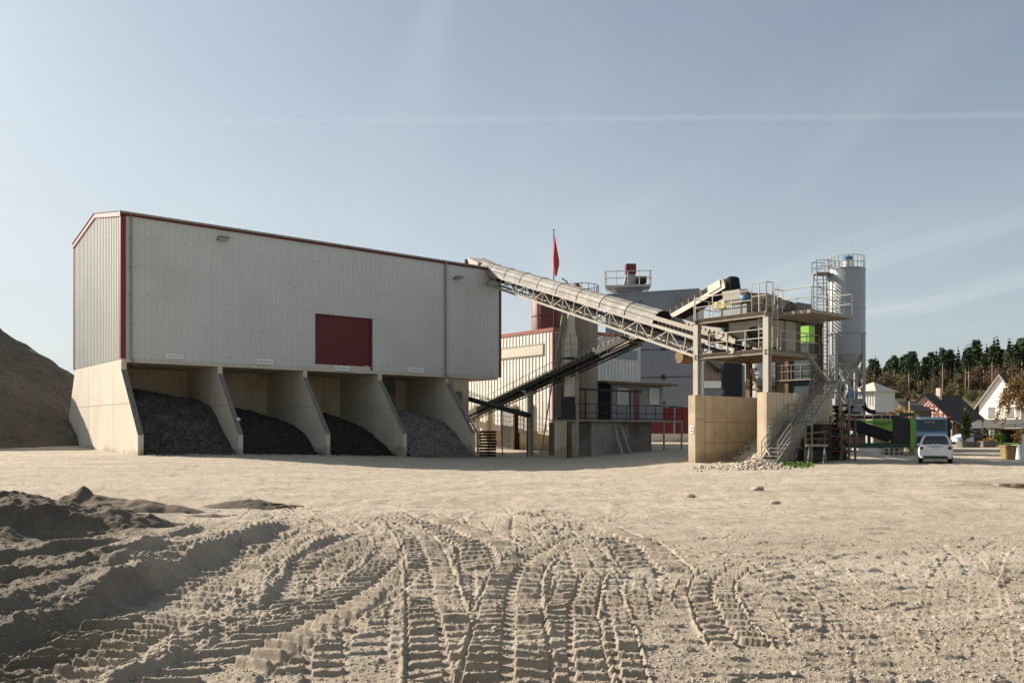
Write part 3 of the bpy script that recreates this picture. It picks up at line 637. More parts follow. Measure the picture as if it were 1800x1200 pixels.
f.build('verge_trim', mat('pinkish red verge', (0.42, 0.16, 0.14), 0.55, 0.08, 1), hall)
# roller door
f = MB(); n = 44
for k in range(n):
    z0 = DZ0 + (DZ1 - DZ0) * k / n; z1 = DZ0 + (DZ1 - DZ0) * (k + 1) / n - 0.018
    f.hexa([G(DU0 + .05, .1, z0), G(DU1 - .05, .1, z0), G(DU1 - .05, .16, z0), G(DU0 + .05, .16, z0), G(DU0 + .05, .1, z1), G(DU1 - .05, .1, z1), G(DU1 - .05, .16, z1), G(DU0 + .05, .16, z1)])
f.gbox(DU0 + .05, DU1 - .05, .13, .15, DZ0, DZ1); dr = f.build('roller_door', m_dred, hall)
f = MB(); f.gbox(DU0 - .0, DU0 + .06, -.05, .18, DZ0, DZ1); f.gbox(DU1 - .12, DU1 + .06, -.05, .18, ZB + .02, DZ1); f.gbox(DU0, DU1, -.06, .12, DZ1 - .08, DZ1); f.build('door_frame', m_dred, dr)
f = MB(); f.gbox(DU1 - .75, DU1 - .3, .075, .1, DZ0 + .02, DZ0 + .1); f.build('handle', m_galv, dr)
# downpipes
f = MB(); p = [G(0.62, -.16, ZE - .1), G(0.62, -.16, ZE - .9), G(0.62, -.16, ZB - .05), G(0.9, -.14, ZB - .35)]
f.path(p, .075, 8); f.build('downpipe', m_galvd, hall)
f = MB(); q = G(29.05, 0); p = [G(28.8, -.2, ZE - .05), G(28.8, -.16, ZE - .9), G(28.8, -.16, 6.9), G(29.45, -.3, 6.45), G(29.45, -.3, 5.6), G(29.45, -4.2, 1.5), G(29.45, -4.35, -.4)]
f.path(p, .1, 8); f.build('downpipe', m_galvd, hall)
# concrete base: deck slab, back wall and partitions
f = MB(); f.gbox(0.0, HL - .25, 0.02, HD - .2, 6.72, 6.99); f.gbox(DU0, DU1, -.0, .3, 6.99, DZ0); f.build('deck_slab', m_conc, hall)
f = MB(); f.gbox(0.4, 31.6, 7.1, 7.5, -1.2, 6.72); f.build('back_wall', m_conc2, hall)
PU = [(-0.02, 0.36), (7.15, 7.5), (14.35, 14.72), (21.6, 21.97), (28.95, 29.3)]
for k, (a, c) in enumerate(PU):
    prof = [(0.02, 6.715), (0.02, 6.15), (-4.1, 1.42), (-4.1, -1.3), (HD + 3.0, -1.3), (HD + 3.0, 1.0), (HD + .1, 6.2), (HD - .2, 6.715)]
    f = MB(); f.prism([G(a, v, z) for v, z in prof], ud * (c - a)); w = f.build('side_wall' if k == 0 else 'partition_wall', m_conc, hall)
    # weathered sloping edge and formwork joints
    f = MB(); f.hexa([G(a - .012, .03, 6.16), G(c + .012, .03, 6.16), G(c + .012, -.02, 6.16), G(a - .012, -.02, 6.16)] + [G(a - .012, .03, 6.15)] * 0 + [G(a - .012, -4.05, 1.43), G(c + .012, -4.05, 1.43), G(c + .012, -4.125, 1.40), G(a - .012, -4.125, 1.40)]); f.build('sloping_edge', m_moss, w)
    f = MB(); x = a - .004 if k == 0 else a - .004
    for v in (2.1, 9.4): f.gbox(x, x + .01, v, v + .035, -1, 6.7)
    for z in (3.62,): f.gbox(x, x + .01, -2.1, HD + 1.3, z, z + .035)
    f.build('formwork_joint', m_joint, w)
# right hand closing wall with a recessed opening
f = MB(); f.gbox(29.3, 31.8, 0.3, .7, 5.4, 6.72); f.gbox(31.05, 31.8, .3, .7, -1.2, 5.4); f.gbox(31.4, 31.8, .7, HD - .3, -1.2, 6.72); f.build('end_wall', m_conc2, hall)
f = MB(); f.gbox(29.3, 30.55, 1.2, 1.3, -1.2, 5.4); f.build('dark_opening', m_black, hall)
f = MB(); f.gbox(30.55, 31.05, .6, 1.3, -1.2, 5.4); f.build('opening_jamb', m_galvd, hall)
f = MB(); f.gbox(24.6, 26.1, 4.5, 6.0, 1.0, 6.72); f.build('chute_column', m_conc3, hall)
# floodlights
for u, z, lab in ((7.32, 16.55, 'grey floodlight on a bracket high on the hall front near its left end'), (30.0, 16.05, 'grey floodlight high on the hall front right of the drainpipe')):
    q = thing('floodlight', lab, 'floodlight', G(u, -.05, z), 'floodlights on the hall front')
    f = MB(); f.hexa([G(u - .42, -.12, z + .02), G(u + .42, -.12, z + .02), G(u + .30, -.10, z - .02), G(u - .30, -.10, z - .02),
                      G(u - .45, -.95, z + .16), G(u + .45, -.95, z + .16), G(u + .45, -.75, z + .30), G(u - .45, -.75, z + .30)]); f.build('lamp_housing', m_galvd, q, bevel=.03)
    f = MB(); f.hexa([G(u - .40, -.93, z + .13), G(u + .40, -.93, z + .13), G(u + .28, -.15, z - .005), G(u - .28, -.15, z - .005), G(u - .40, -.94, z + .11), G(u + .40, -.94, z + .11), G(u + .28, -.15, z - .03), G(u - .28, -.15, z - .03)]); f.build('lamp_glass', m_pane, q)
    f = MB(); f.tube(G(u, -.03, z), G(u, -.4, z + .1), .04, 6); f.build('bracket', m_galvd, q)
# bay signs
for px0, px1, py0, py1, body in ((291, 322, 622, 629.5, '32 bis 45 mm'), (451, 480, 631, 639.5, '8 bis 16 mm'), (589, 615, 643, 651, '45 bis 90 mm'), (716, 744, 646, 654, 'Bruch-/Mischkies')):
    u0, _ = onv(px0, 630, -.05); u1, _ = onv(px1, 630, -.05); uc = (u0 + u1) / 2; z0 = onv((px0 + px1) / 2, py1, -.05)[1]; z1 = onv((px0 + px1) / 2, py0, -.05)[1]
    o = MB().gbox(u0, u1, -.075, -.05, z0, z1).build('bay_sign', m_sign); tag(o, 'small white sign reading %s above a gravel bay of the hall' % body, 'sign', 'white size signs above the gravel bays')
    text(body, m_ink, o, G(uc, -.082, (z0 + z1) / 2), ud, (0, 0, 1), min((z1 - z0) * .8, .9 * (u1 - u0) / (.52 * len(body))))
f = MB(); f.lathe(G(7.33, -3.62, 2.55), [(0.0, 0), (.16, 0), (.16, .02), (0, .02)], 12, ax=-vd * .8 + Vector((0, 0, .6))); tag(f.build('marker_disc', m_pale), 'small round white disc on the edge of the second bay wall', 'marker')

# ------------------------------------------------------------ gravel in the bays
def bay_pile(u0, u1, top, toe, m, label, s, skew=0.0, peak=None):
    nu, nv = 60, 90; U = np.linspace(u0, u1, nu)[None, :].repeat(nv, 0); Vv = np.linspace(toe - 2.2, 7.08, nv)[:, None].repeat(nu, 1)
    k = (U - u0) / (u1 - u0)
    X = OX + UX * U - UY * Vv; Y = OY + UY * U + UX * Vv
    slope = 0.74
    h = (Vv - toe - 0.9 * skew * (k - 0.3)) * slope
    h = h - 0.5 * np.log1p(np.exp((h - (top - skew * k * 1.2 - 0.5 * (k - .4) ** 2 * 3)) / 0.5))
    h = np.where(h < 0.6, 0.6 * np.exp((h - 0.6) / 0.6) - 0.04, h)
    h = h + 0.35 * fbm(U * 0.5, Vv * 0.5, 3, s) * np.clip(h, 0, 1) + 0.16 * fbm(U * 2.0, Vv * 2.0, 3, s + 3) * np.clip(h, 0, 1) + 0.10 * vn(U * 7, Vv * 7, s + 5) * np.clip(h * 2, 0.1, 1)
    Z = base_h(X, Y) + h - 0.03
    i = np.arange(nu * nv).reshape(nv, nu); q = np.stack([i[:-1, :-1], i[:-1, 1:], i[1:, 1:], i[1:, :-1]], -1).reshape(-1, 4)
    V = [np.stack([X, Y, Z], -1).reshape(-1, 3)]; n0 = nu * nv; Fs = []
    for e in range(2600):    # single stones lying on the slope, coarser ones rolled to the toe
        ii, jj = R.randrange(1, nv - 1), R.randrange(1, nu - 1)
        if h[ii, jj] < 0.0 and R.random() < .5: continue
        sc = R.uniform(.03, .085) * (1.5 if h[ii, jj] < 1.0 and R.random() < .3 else 1); a = R.uniform(0, 6.28); qv = tmpl * NR.uniform(.6, 1.3, (8, 1)) * sc
        c_, s_ = math.cos(a), math.sin(a); Vq = np.stack([qv[:, 0] * c_ - qv[:, 1] * s_ + X[ii, jj] + R.uniform(-.06, .06), qv[:, 0] * s_ + qv[:, 1] * c_ + Y[ii, jj] + R.uniform(-.06, .06), qv[:, 2] + Z[ii, jj] + sc * .2], -1)
        V.append(Vq); Fs.append(np.concatenate([tf, tf[:, 2:]], 1)[:, [0, 1, 2, 2]] + n0); n0 += 8
    V = np.concatenate(V); me_q = q
    tri = np.concatenate([np.concatenate([me_q[:, [0, 1, 2]], me_q[:, [0, 2, 3]]])] + [f_[:, :3] for f_ in Fs])
    return tag(np_mesh('gravel_pile', V, tri, m), label, 'gravel pile', 'gravel piles in the hall bays')
bay_pile(.37, 7.14, 5.0, -3.7, m_gravel[0], 'tallest dark grey gravel pile, in the bay under the 32 bis 45 mm sign', 1, .4)
bay_pile(7.51, 14.34, 4.1, -3.4, m_gravel[1], 'fine black gravel pile in the bay under the 8 bis 16 mm sign', 4, 1.2)
bay_pile(14.73, 21.59, 4.0, -3.2, m_gravel[2], 'black crushed stone pile in the bay below the red roller door', 7, 1.3)
bay_pile(21.98, 28.94, 4.0, -4.6, m_gravel[3], 'light grey crushed stone pile in the right hand bay beside the chute column', 9, .3)

# stacked slatted racks at the hall's right foot
base = G(30.3, -4.6); zb = gz(base.x, base.y)
proto = None
for k in range(9):
    z = zb + .02 + .27 * k
    lab = 'dark slatted pallet in the tall stack at the right foot of the hall'
    if proto is None:
        q = thing('pallet', lab, 'pallet', (base.x, base.y, z), 'pallets stacked at the right foot of the hall')
        f = MB()
        for j in range(5): f.gbox(29.85, 31.0, -5.1 + .24 * j, -4.95 + .24 * j, z + .17, z + .20)
        f.build('top_boards', m_dark, q)
        f = MB()
        for j in range(3): f.gbox(29.85 + .5 * j, 29.97 + .5 * j, -5.1, -4.0, z + .03, z + .17)
        f.gbox(29.85, 31.0, -5.1, -4.98, z, z + .03); f.gbox(29.85, 31.0, -4.1, -4.0, z, z + .03); f.build('runners', m_dark, q); proto = q
    else: copy_tree(proto, loc=(base.x + R.uniform(-.05, .05), base.y + R.uniform(-.05, .05), z))
# ------------------------------------------------------------ annex behind the hall
AU, AV = 42.5, -0.15; AZ = 12.45; A1 = 56.2; AB = -1.1
ann = thing('corrugated_shed', 'dirty white corrugated shed with rusty red top edge behind the right end of the hall', 'shed', G(AU, AV, AB))
f = MB()
f.corr(G(AU, AV + .15), vd, 27, 1.6, AZ - .35, -ud, 0.55, 0.055, 0.10, 0.03); f.build('side_cladding', m_white, ann)
f = MB(); f.corr(G(AU + .15, AV), ud, A1 - AU - .3, 1.6, AZ - .35, -vd, 0.55, 0.06, 0.12, 0.05); f.build('front_cladding', mat('shaded white sheet', (0.50, 0.50, 0.48), .55, .08, .8, streak=.12), ann)  # front sheet greyer than the side: its shade is put into the colour
f = MB(); f.gbox(AU + .03, A1 - .1, AV + .03, AV + 27, AB, 1.6); f.gbox(AU + .06, A1 - .1, AV + .06, AV + 27, 1.6, AZ - .4); f.build('plinth', m_conc2, ann)
f = MB(); f.gbox(AU - .1, A1 + .1, AV - .12, AV + 27, AZ - .35, AZ); f.build('roof_edge', m_rtrim, ann)
f = MB(); f.gbox(AU - .08, AU + .15, AV - .08, AV + .15, 1.5, AZ - .35); f.build('corner_trim', m_rtrim, ann)
v0 = onu(955, 615, AU)[0]
f = MB(); f.gbox(AU - .1, AU - .02, v0, v0 + 18, onu(955, 622, AU)[1], onu(955, 605.5, AU)[1]); st_ = f.build('window_strip', mat('milky plastic strip', (0.60, 0.56, 0.47), .4, .08, .5), ann)
f = MB()
z0, z1 = onu(955, 622, AU)[1], onu(955, 605.5, AU)[1]
f.gbox(AU - .12, AU - .02, v0, v0 + 18, z0 - .12, z0); f.gbox(AU - .12, AU - .02, v0, v0 + 18, z1, z1 + .12); f.gbox(AU - .12, AU - .02, v0 - .12, v0, z0 - .12, z1 + .12); f.build('strip_frame', m_galvd, st_)
# sliding door with a dark gap and a glazed leaf
va, za = onu(906, 733, AU); vb = onu(884, 733, AU)[0]; vc = onu(913, 733, AU)[0]; vd2 = onu(921, 733, AU)[0]
f = MB(); f.gbox(AU - .16, AU - .09, va, vb, AB + .1, 4.0); d1 = f.build('sliding_door', m_hut, ann)
f = MB(); f.gbox(AU - .2, AU - .08, va, vb, 4.0, 4.12); f.gbox(AU - .19, AU - .09, vb, vb + .12, AB, 4.1); f.build('frame', m_galvd, d1)
f = MB(); f.gbox(AU - .1, AU - .02, vc, va, AB + .1, 3.9); f.build('dark_doorway', m_black, ann)
f = MB(); f.gbox(AU - .14, AU - .03, vd2, vc, 1.4, 3.8); f.build('glazed_leaf', m_pane, ann)
f = MB()
for v in (3.2, 6.0, 10.5, 13.2): MB().gbox(AU - .35, AU - .1, v, v + .3, AB, 4.6).build('buttress', m_conc2, ann)
v1, _ = onv(1128, 600, AV), 0
f = MB(); ua = onv(1060, 645, AV)[0]; ub = onv(1124, 645, AV)[0]
zt = onv(1100, 615, AV)[1]; zc = onv(1100, 631, AV)[1]
f.gbox(onv(1078, 620, AV)[0], onv(1119, 620, AV)[0], AV - .12, AV - .03, zc, zt); f.build('front_window_strip', m_glass, ann)

# red silos
def red_silo(px_, Y, r, ztop, label, m):
    x = (px_ - 900) / FP * Y; q = thing('red_silo', label, 'silo', (x, Y, AZ), 'red silos rising above the corrugated shed')
    f = MB(); f.lathe((x, Y, 0), [(r, AZ + .004), (r, ztop), (r * .8, ztop + .45), (r * .3, ztop + .75)], 32); f.build('shell', m, q, smooth=True)
    f = MB()
    for z in (AZ + 2.3, ztop - .02): f.lathe((x, Y, 0), [(r + .0, z), (r + .06, z), (r + .06, z + .14), (r, z + .14)], 32, close=False)
    f.tube((x - r * .62, Y - r * .80, AZ + .01), (x - r * .62, Y - r * .80, ztop), .08, 6); f.build('hoop', m_rsilo, q)
    return q, x, Y
rq = red_silo(961, 99, 1.75, 17.2, 'faded red round silo behind the corrugated shed, left of its darker neighbour', m_rsilo)
red_silo(984, 104, 1.7, 17.4, 'dark red round silo half hidden behind the concrete tower', mat('dark red steel', (0.13, 0.03, 0.032), .6, .12, 1))
f = MB(); x, Y = rq[1], rq[2]
f.path([(x + 1.2, Y - 1.9, AZ + .1), (x + 1.2, Y - 1.9, 15.2), (x + .8, Y - 1.9, 16.3), (x - .5, Y - 1.8, 16.9), (x - .5, Y - 1.0, 17.4)], .16, 8)
tag(f.build('filling_pipe', m_rsilo), 'bent red filling pipe climbing the front of the faded red silo', 'pipe')
# flagpole and hanging flag
fx, fz = P(973.5, 480, 92).x, 0
q = thing('flagpole', 'slim dark pole above the conveyor hood with a red flag on it', 'flagpole', (fx, 92, AZ))
f = MB(); f.tube((fx, 92, AZ), (fx, 92, P(973, 406, 92).z), .07, 6, .05); f.build('pole', m_dark, q)
f = MB(); f.lathe((fx, 92, P(973, 406, 92).z), [(.0, 0), (.1, .05), (.1, .12), (0, .2)], 8); f.build('finial', m_dark, q)
rings = []
for i in range(15):
    t = i / 14; z = P(973, 417 + (485 - 417) * t, 92).z; w = .06 + .36 * min(1, t * 1.7) * (1 - .8 * max(0, t - .72) / .28); ring = []
    for j in range(12):
        a = 2 * math.pi * j / 12; rr = 1 + .35 * math.sin(3 * a + 2.4 * t)
        ring.append((fx + .10 + .10 * t + w * math.cos(a) * .72 * rr, 92 - .12 + .22 * math.sin(a) * rr * min(1, .3 + t), z))
    rings.append(ring)
tag(MB().loft(rings).build('flag', m_flag, smooth=True), 'red flag hanging limp from the slim pole', 'flag')

# ------------------------------------------------------------ mixing building: base, round tower, hut
ML, MR_ = onv(986, 735, -12.7)[0], onv(1145, 735, -12.7)[0]; MB_ = -1.0
mb0 = thing('mixing_building', 'dark stained concrete block carrying a railed walkway and a boarded hut with two windows', 'building', G(ML, -12.7, MB_))
f = MB(); f.gbox(ML + .9, ML + 4.2, -12.7, -11.7, MB_, 2.45); f.gbox(ML + 4.2, MR_, -12.7, -6.5, MB_, 2.45); f.build('base_block', m_conc3, mb0)
f = MB(); f.gbox(ML + 3.4, onv(1088, 760, -12.95)[0], -13.0, -12.7, MB_, 2.44); f.build('front_block', mat('grey stained concrete', (.30, .275, .235), .9, .15, .8, .006, 20, streak=.3, dirt=(.12, .11, .095), dscale=.4, damt=.7), mb0)
f = MB(); f.gbox(ML - .1, ML + .6, -12.8, -12.0, MB_, 2.46); f.gbox(ML + 1.25, ML + 1.9, -12.9, -12.7, MB_, 2.46); f.build('pier', m_conc2, mb0)
HU0, HU1 = onv(1076, 700, -11.8)[0], onv(1165, 700, -11.8)[0]; f = MB(); pl0, pl1 = onv(1012, 737, -13.6)[0], onv(1200, 737, -13.6)[0]
f.gbox(pl0, HU0, -13.6, -10.4, 2.47, 2.62); f.gbox(HU0, pl1, -13.6, -6.5, 2.47, 2.62); f.build('walkway_deck', m_galvd, mb0)
f = MB(); f.rail([G(pl0, -13.55, 2.62), G(pl1, -13.55, 2.62), G(pl1, -12.0, 2.62)], 1.35, 1.25, .035, (.45, .1)); f.build('railing', m_dark, mb0)
f = MB()
for pxx in (1167, 1198): u = onv(pxx, 760, -13.5)[0]; MB().tube(G(u, -13.5, -1), G(u, -13.5, 2.47), .09, 6).build('post', m_galvd, mb0)
f = MB(); u = onv(1014, 760, -13.5)[0]; f.tube(G(u, -13.5, -1), G(u, -13.5, 6.6), .17, 8); f.build('post', m_galvd, mb0)
# hut on top
hz = onv(1120, 677, -11.8)[1]
f = MB(); f.gbox(HU0, HU1, -11.8, -7.0, 2.625, hz); hut = f.build('hut_wall', m_hut, mb0)
f = MB(); f.hexa([G(HU0 - 1.6, -12.7, hz + .02), G(HU1 + 1.2, -12.7, hz + .02), G(HU1 + 1.2, -6.5, hz + .25), G(HU0 - 1.6, -6.5, hz + .25), G(HU0 - 1.6, -12.7, hz + .22), G(HU1 + 1.2, -12.7, hz + .22), G(HU1 + 1.2, -6.5, hz + .45), G(HU0 - 1.6, -6.5, hz + .45)])
for k in range(22):
    u = HU0 - 1.5 + k * .4
    if u < HU1 + 1.1: f.gbox(u, u + .12, -12.75, -12.6, hz - .06, hz + .02)
f.build('hut_roof', m_rust, mb0)
def hut_window(px0, px1, py0, py1):
    a, z1 = onv(px0, py0, -11.85); b, z0 = onv(px1, py1, -11.85)
    w = MB().gbox(a + .07, b - .07, -11.84, -11.79, z0 + .07, z1 - .07).build('window', m_pane, mb0)
    f = MB(); f.gbox(a, b, -11.9, -11.8, z1 - .08, z1); f.gbox(a, b, -11.9, -11.8, z0, z0 + .08); f.gbox(a, a + .08, -11.9, -11.8, z0 + .08, z1 - .08); f.gbox(b - .08, b, -11.9, -11.8, z0 + .08, z1 - .08); f.build('window_frame', m_sign, w)
hut_window(1086, 1103, 682, 712); hut_window(1142, 1157, 682, 710)
a = onv(1115, 690, -11.85)[0]; b = onv(1124, 690, -11.85)[0]
f = MB(); f.gbox(a, b, -11.86, -11.8, 2.63, onv(1119, 683, -11.85)[1]); f.build('hut_door', m_red, mb0)
f = MB(); a = onv(1052, 700, -11.9)[0]; f.gbox(a, HU0 - .05, -11.6, -7, 2.63, hz); f.build('dark_recess', m_black, mb0)
f = MB(); zz = onv(1100, 687, -13.2)[1]; f.tube(G(onv(1020, 687, -13.2)[0], -13.2, zz), G(onv(1128, 687, -13.2)[0], -13.2, zz), .09, 6)
for pxx in (1029, 1108): u = onv(pxx, 690, -13.2)[0]; f.tube(G(u, -13.2, 2.63), G(u, -13.2, zz), .06, 6)
f.build('pipe_run', m_dark, mb0)
# foot ladder, notice, little furnishings
q = thing('ladder_stair', 'steep narrow ladder leaning on the dark concrete block beside a reddish notice', 'ladder', G(onv(1090, 800, -14.3)[0], -14.3, -.7))
f = MB(); ua, ub = onv(1089, 745, -13.0)[0], onv(1111, 799, -14.4)[0]
A, B = G(ua, -12.98, 2.4), G(ub, -14.4, -.75)
f.beam(A, B, .08, .2); f.beam(A - ud * .8, B - ud * 1.1, .08, .2)
f.build('stringer', m_galv, q)
f = MB()
for k in range(9): t = (k + .5) / 9; c = A.lerp(B, t); f.beam(c, c - ud * (.8 + .3 * t), .25, .04)
f.build('rungs', m_galvd, q)
a, z1 = onv(1098, 746, -13.02); b, z0 = onv(1108, 772, -13.02)
o = MB().gbox(a, b, -12.74, -12.705, z0, z1).build('notice_board', mat('faded notice', (0.36, 0.26, 0.22), .7, .25, 6)); tag(o, 'faded reddish notice board on the dark concrete block behind the ladder', 'notice')
f = MB()
for k in range(7): zz = z0 + (z1 - z0) * (k + .5) / 7; f.gbox(a + .08, b - .08 - .2 * (k % 3 == 1), -12.748, -12.742, zz - .07, zz + .03)
f.build('printed_lines', m_red, o)
# round concrete tower
tx, tY, tr = P(1020, 600, 77.6).x, 77.6, 1.6
q = thing('concrete_tower', 'round brown grey concrete tower lit on its left side behind the hooded conveyor', 'tower', (tx, tY, MB_))
f = MB(); f.lathe((tx, tY, 0), [(tr, 2.63), (tr, 13.3)], 40); f.build('shaft', m_tower, q, smooth=True)
f = MB(); f.lathe((tx, tY, 0), [(tr + .12, 13.3), (tr + .12, 13.5), (0.3, 13.6)], 40); f.build('cap', m_tower, q)
f = MB(); ring = [Vector((tx + (tr + .05) * math.cos(i * math.pi / 8), tY + (tr + .05) * math.sin(i * math.pi / 8), 13.5)) for i in range(17)]
f.rail(ring, 1.3, 5, .03, (.5,)); f.build('railing', m_dark, q)
f = MB(); f.lathe((tx - .3, tY, 13.55), [(.5, 0), (.5, .9), (.2, 1.5)], 12); f.tube((tx - .9, tY, 13.5), (tx - 1.2, tY, 15.2), .06, 5); f.tube((tx - 1.2, tY, 15.2), (tx - 1.7, tY - .2, 15.5), .06, 5); f.build('roof_fittings', m_rtrim, q)
# lit vertical pipe in front of the tower with its curved boot
bx, by = P(1004, 700, 75.2).x, 75.2
q = thing('silo_pipe', 'thick cream round pipe standing upright before the concrete tower', 'pipe', (bx, by, 2.6))
f = MB(); f.lathe((bx, by, 0), [(.62, onv(1004, 706, -12)[1] + .2), (.62, 9.4), (.35, 10.6), (.30, 12.3)], 20); f.build('tube', m_conc, q, smooth=True)
f = MB(); f.lathe((bx, by, 0), [(.70, 2.63), (.78, 4.3), (.66, 4.6), (.62, 4.66)], 20); f.build('boot', m_dark, q, smooth=True)
# dark pillar added to stand for the shade on the shed's front wall
q = thing('shade_pillar', 'dark upright bin in the shadow between the corrugated shed and the cream pipe', 'bin', G(AU + 1.6, AV - .8, -.8))
f = MB(); f.gbox(AU + .35, AU + 3.0, AV - 1.6, AV - .25, 3.0, 11.9); f.build('pillar_shell', m_wood, q)
for su in (.5, 2.7):
    for sv in (-1.5, -.4): f = MB(); f.gbox(AU + su - .1, AU + su + .1, AV + sv - .1, AV + sv + .1, -.9, 3.0); f.build('pillar_leg', m_dark, q)
# tower side landing with railing
lx, ly = P(1022, 625, 74.2).x, 74.2
q = thing('tower_landing', 'small railed landing hung on the concrete tower above the walkway conveyor', 'landing', (lx, ly, 8.2))
u, v = UV(lx, ly); zl = 7.95
f = MB(); f.gbox(u - 1.8, u + 1.5, v - .6, v + .7, zl - .1, zl); f.build('deck', m_dark, q)
f = MB(); f.rail([G(u - 1.8, v + .6, zl), G(u - 1.8, v - .55, zl), G(u + 1.45, v - .55, zl), G(u + 1.45, v + .6, zl)], 1.9, .9, .03, (.3, .6)); f.build('railing', m_galvd, q)

# ------------------------------------------------------------ grey plant building
gx0, gy0 = 26.2, 120.0; gd = Vector((-.927, .376, 0)); gn = Vector((-.376, -.927, 0)); gz_ = 21.4
gb = thing('grey_building', 'big plain grey metal clad building with a dark red foot, in shade behind the conveyors', 'building', (gx0, gy0, -.5))
def GB(s, d, z): return Vector((gx0, gy0, 0)) + gd * s + gn * d + Vector((0, 0, z))
def gbx(f, s0, s1, d0, d1, z0, z1): return f.hexa([GB(s0, d0, z0), GB(s1, d0, z0), GB(s1, d1, z0), GB(s0, d1, z0), GB(s0, d0, z1), GB(s1, d0, z1), GB(s1, d1, z1), GB(s0, d1, z1)])
f = MB(); gbx(f, 0.02, 13.5, -4.5, -.02, -.5, gz_ - .1); f.build('core_wall', m_gcl, gb)
f = MB(); f.corr(GB(0, 0, 0), gd, 13.5, 4.9, gz_, gn, .5, .035, .05, .03); f.build('front_cladding', m_gcl, gb)
f = MB(); f.corr(GB(0, 0, 0), -gn, 4.5, 4.9, gz_, -gd, .5, .04, .05, .03); f.build('side_cladding', m_clad, gb)
f = MB(); gbx(f, -.05, 13.5, -.02, .12, gz_, gz_ + .2); gbx(f, -.1, -.0, -4.5, .12, gz_, gz_ + .2); f.build('roof_edge', m_gcl, gb)
f = MB(); gbx(f, .0, 13.5, 0.0, .06, 1.2, 4.9); f.build('red_foot', m_dred, gb)
f = MB(); gbx(f, 3.2, 3.5, .06, .14, -.5, 4.9); f.build('foot_post', m_gcl, gb)
f = MB(); gbx(f, -.0, 13.5, .0, .25, -.5, 1.2); f.build('plinth', m_conc, gb)
f = MB()
for z in (P(1180, 614, 122).z, P(1180, 663, 122).z): gbx(f, 0, 13.5, .04, .07, z - .05, z + .05)
f.build('sheet_joint', m_dark, gb)
def gwin(pxx, pyy, w, h, nm, m_):
    best = min(((abs((GB(s, 0, 0).x) / GB(s, 0, 0).y * FP + 900 - pxx), s) for s in np.linspace(0, 13, 480)))[1]
    z = CH + (HY - pyy) / FP * GB(best, 0, 0).y
    o = gbx(MB(), best - w / 2, best + w / 2, .04, .1, z - h / 2, z + h / 2).build(nm, m_, gb); return o, best, z
o, s_, z_ = gwin(1193, 532, 1.2, 1.3, 'window', m_glass)
f = MB(); gbx(f, s_ - .8, s_ - .6, .05, .13, z_ - .75, z_ + .75); gbx(f, s_ + .6, s_ + .8, .05, .13, z_ - .75, z_ + .75); gbx(f, s_ - .6, s_ + .6, .05, .13, z_ + .65, z_ + .75); f.build('frame', m_gcl, o)
for pxx, pyy in ((1166, 614), (1166, 660), (1166, 665), (1166, 708)): gwin(pxx, pyy, .55, .3, 'vent', m_dark)
f = MB(); c = GB(8.2, .2, 20.2); f.tube(c, c + gn * .4, .12, 6); f.build('wall_lamp', m_dark, gb)
# machine platform on its roof
ry = 126.0; rz = P(1100, 508, ry).z
rx0, rx1 = P(1062, 0, ry).x, P(1140, 0, ry).x
q = thing('roof_platform', 'railed grey steel platform on the roof of the grey building carrying a machine', 'platform', ((rx0 + rx1) / 2, ry, gz_ + .2))
f = MB(); f.hexa([(rx0, ry - 1.3, rz), (rx1, ry - 2.2, rz), (rx1 + .2, ry + 2, rz), (rx0 + .6, ry + 2, rz), (rx0, ry - 1.3, rz + .35), (rx1, ry - 2.2, rz + .35), (rx1 + .2, ry + 2, rz + .35), (rx0 + .6, ry + 2, rz + .35)]); f.build('deck', m_galv, q)
f = MB(); f.rail([(rx0 + .6, ry + 2, rz + .35), (rx0, ry - 1.3, rz + .35), (rx1, ry - 2.2, rz + .35), (rx1 + .2, ry + 2, rz + .35)], 2.0, 1.7, .06, (.5,)); f.build('railing', m_galv, q)
f = MB(); xc = P(1108, 0, ry).x; f.hexa([(xc - 1.6, ry - 1, gz_ - .2), (xc + 1.2, ry - 1, gz_ - .2), (xc + 1.2, ry + 1, gz_ - .2), (xc - 1.6, ry + 1, gz_ - .2), (xc - 2.6, ry - 1.4, rz), (xc + 1.9, ry - 1.4, rz), (xc + 1.9, ry + 1.4, rz), (xc - 2.6, ry + 1.4, rz)]); f.build('pedestal', m_silo, q)
f = MB()
for k in range(5): z = rz - .2 - .42 * k; f.box(rx0 + .4 + .22 * k, rx0 + 1.9 + .22 * k, ry - 1.4, ry - 1.1, z - .06, z)
f.beam((rx0 + .4, ry - 1.2, rz + .2), (rx0 + 1.6, ry - 1.2, gz_), .1, .1); f.beam((rx0 + 1.9, ry - 1.2, rz + .2), (rx0 + 3.1, ry - 1.2, gz_), .1, .1); f.build('steps', m_galvd, q)
mx_ = P(1108, 0, ry).x
q2 = thing('roof_machine', 'wine red and grey drive machine standing on the railed roof platform', 'machine', (mx_, ry, rz + .35))
f = MB(); f.hexa([(mx_ - 1.1, ry - .8, rz + .354), (mx_ + 1.2, ry - .8, rz + .354), (mx_ + 1.2, ry + .8, rz + .354), (mx_ - 1.1, ry + .8, rz + .354), (mx_ - .7, ry - .7, rz + 2.1), (mx_ + .6, ry - .7, rz + 2.1), (mx_ + .6, ry + .7, rz + 2.1), (mx_ - .7, ry + .7, rz + 2.1)]); f.build('casing', m_silo, q2)
f = MB(); f.box(mx_ - .75, mx_ + .75, ry - .9, ry + .8, rz + 2.1, rz + 3.6); f.build('red_hood', m_dred, q2, bevel=.06)
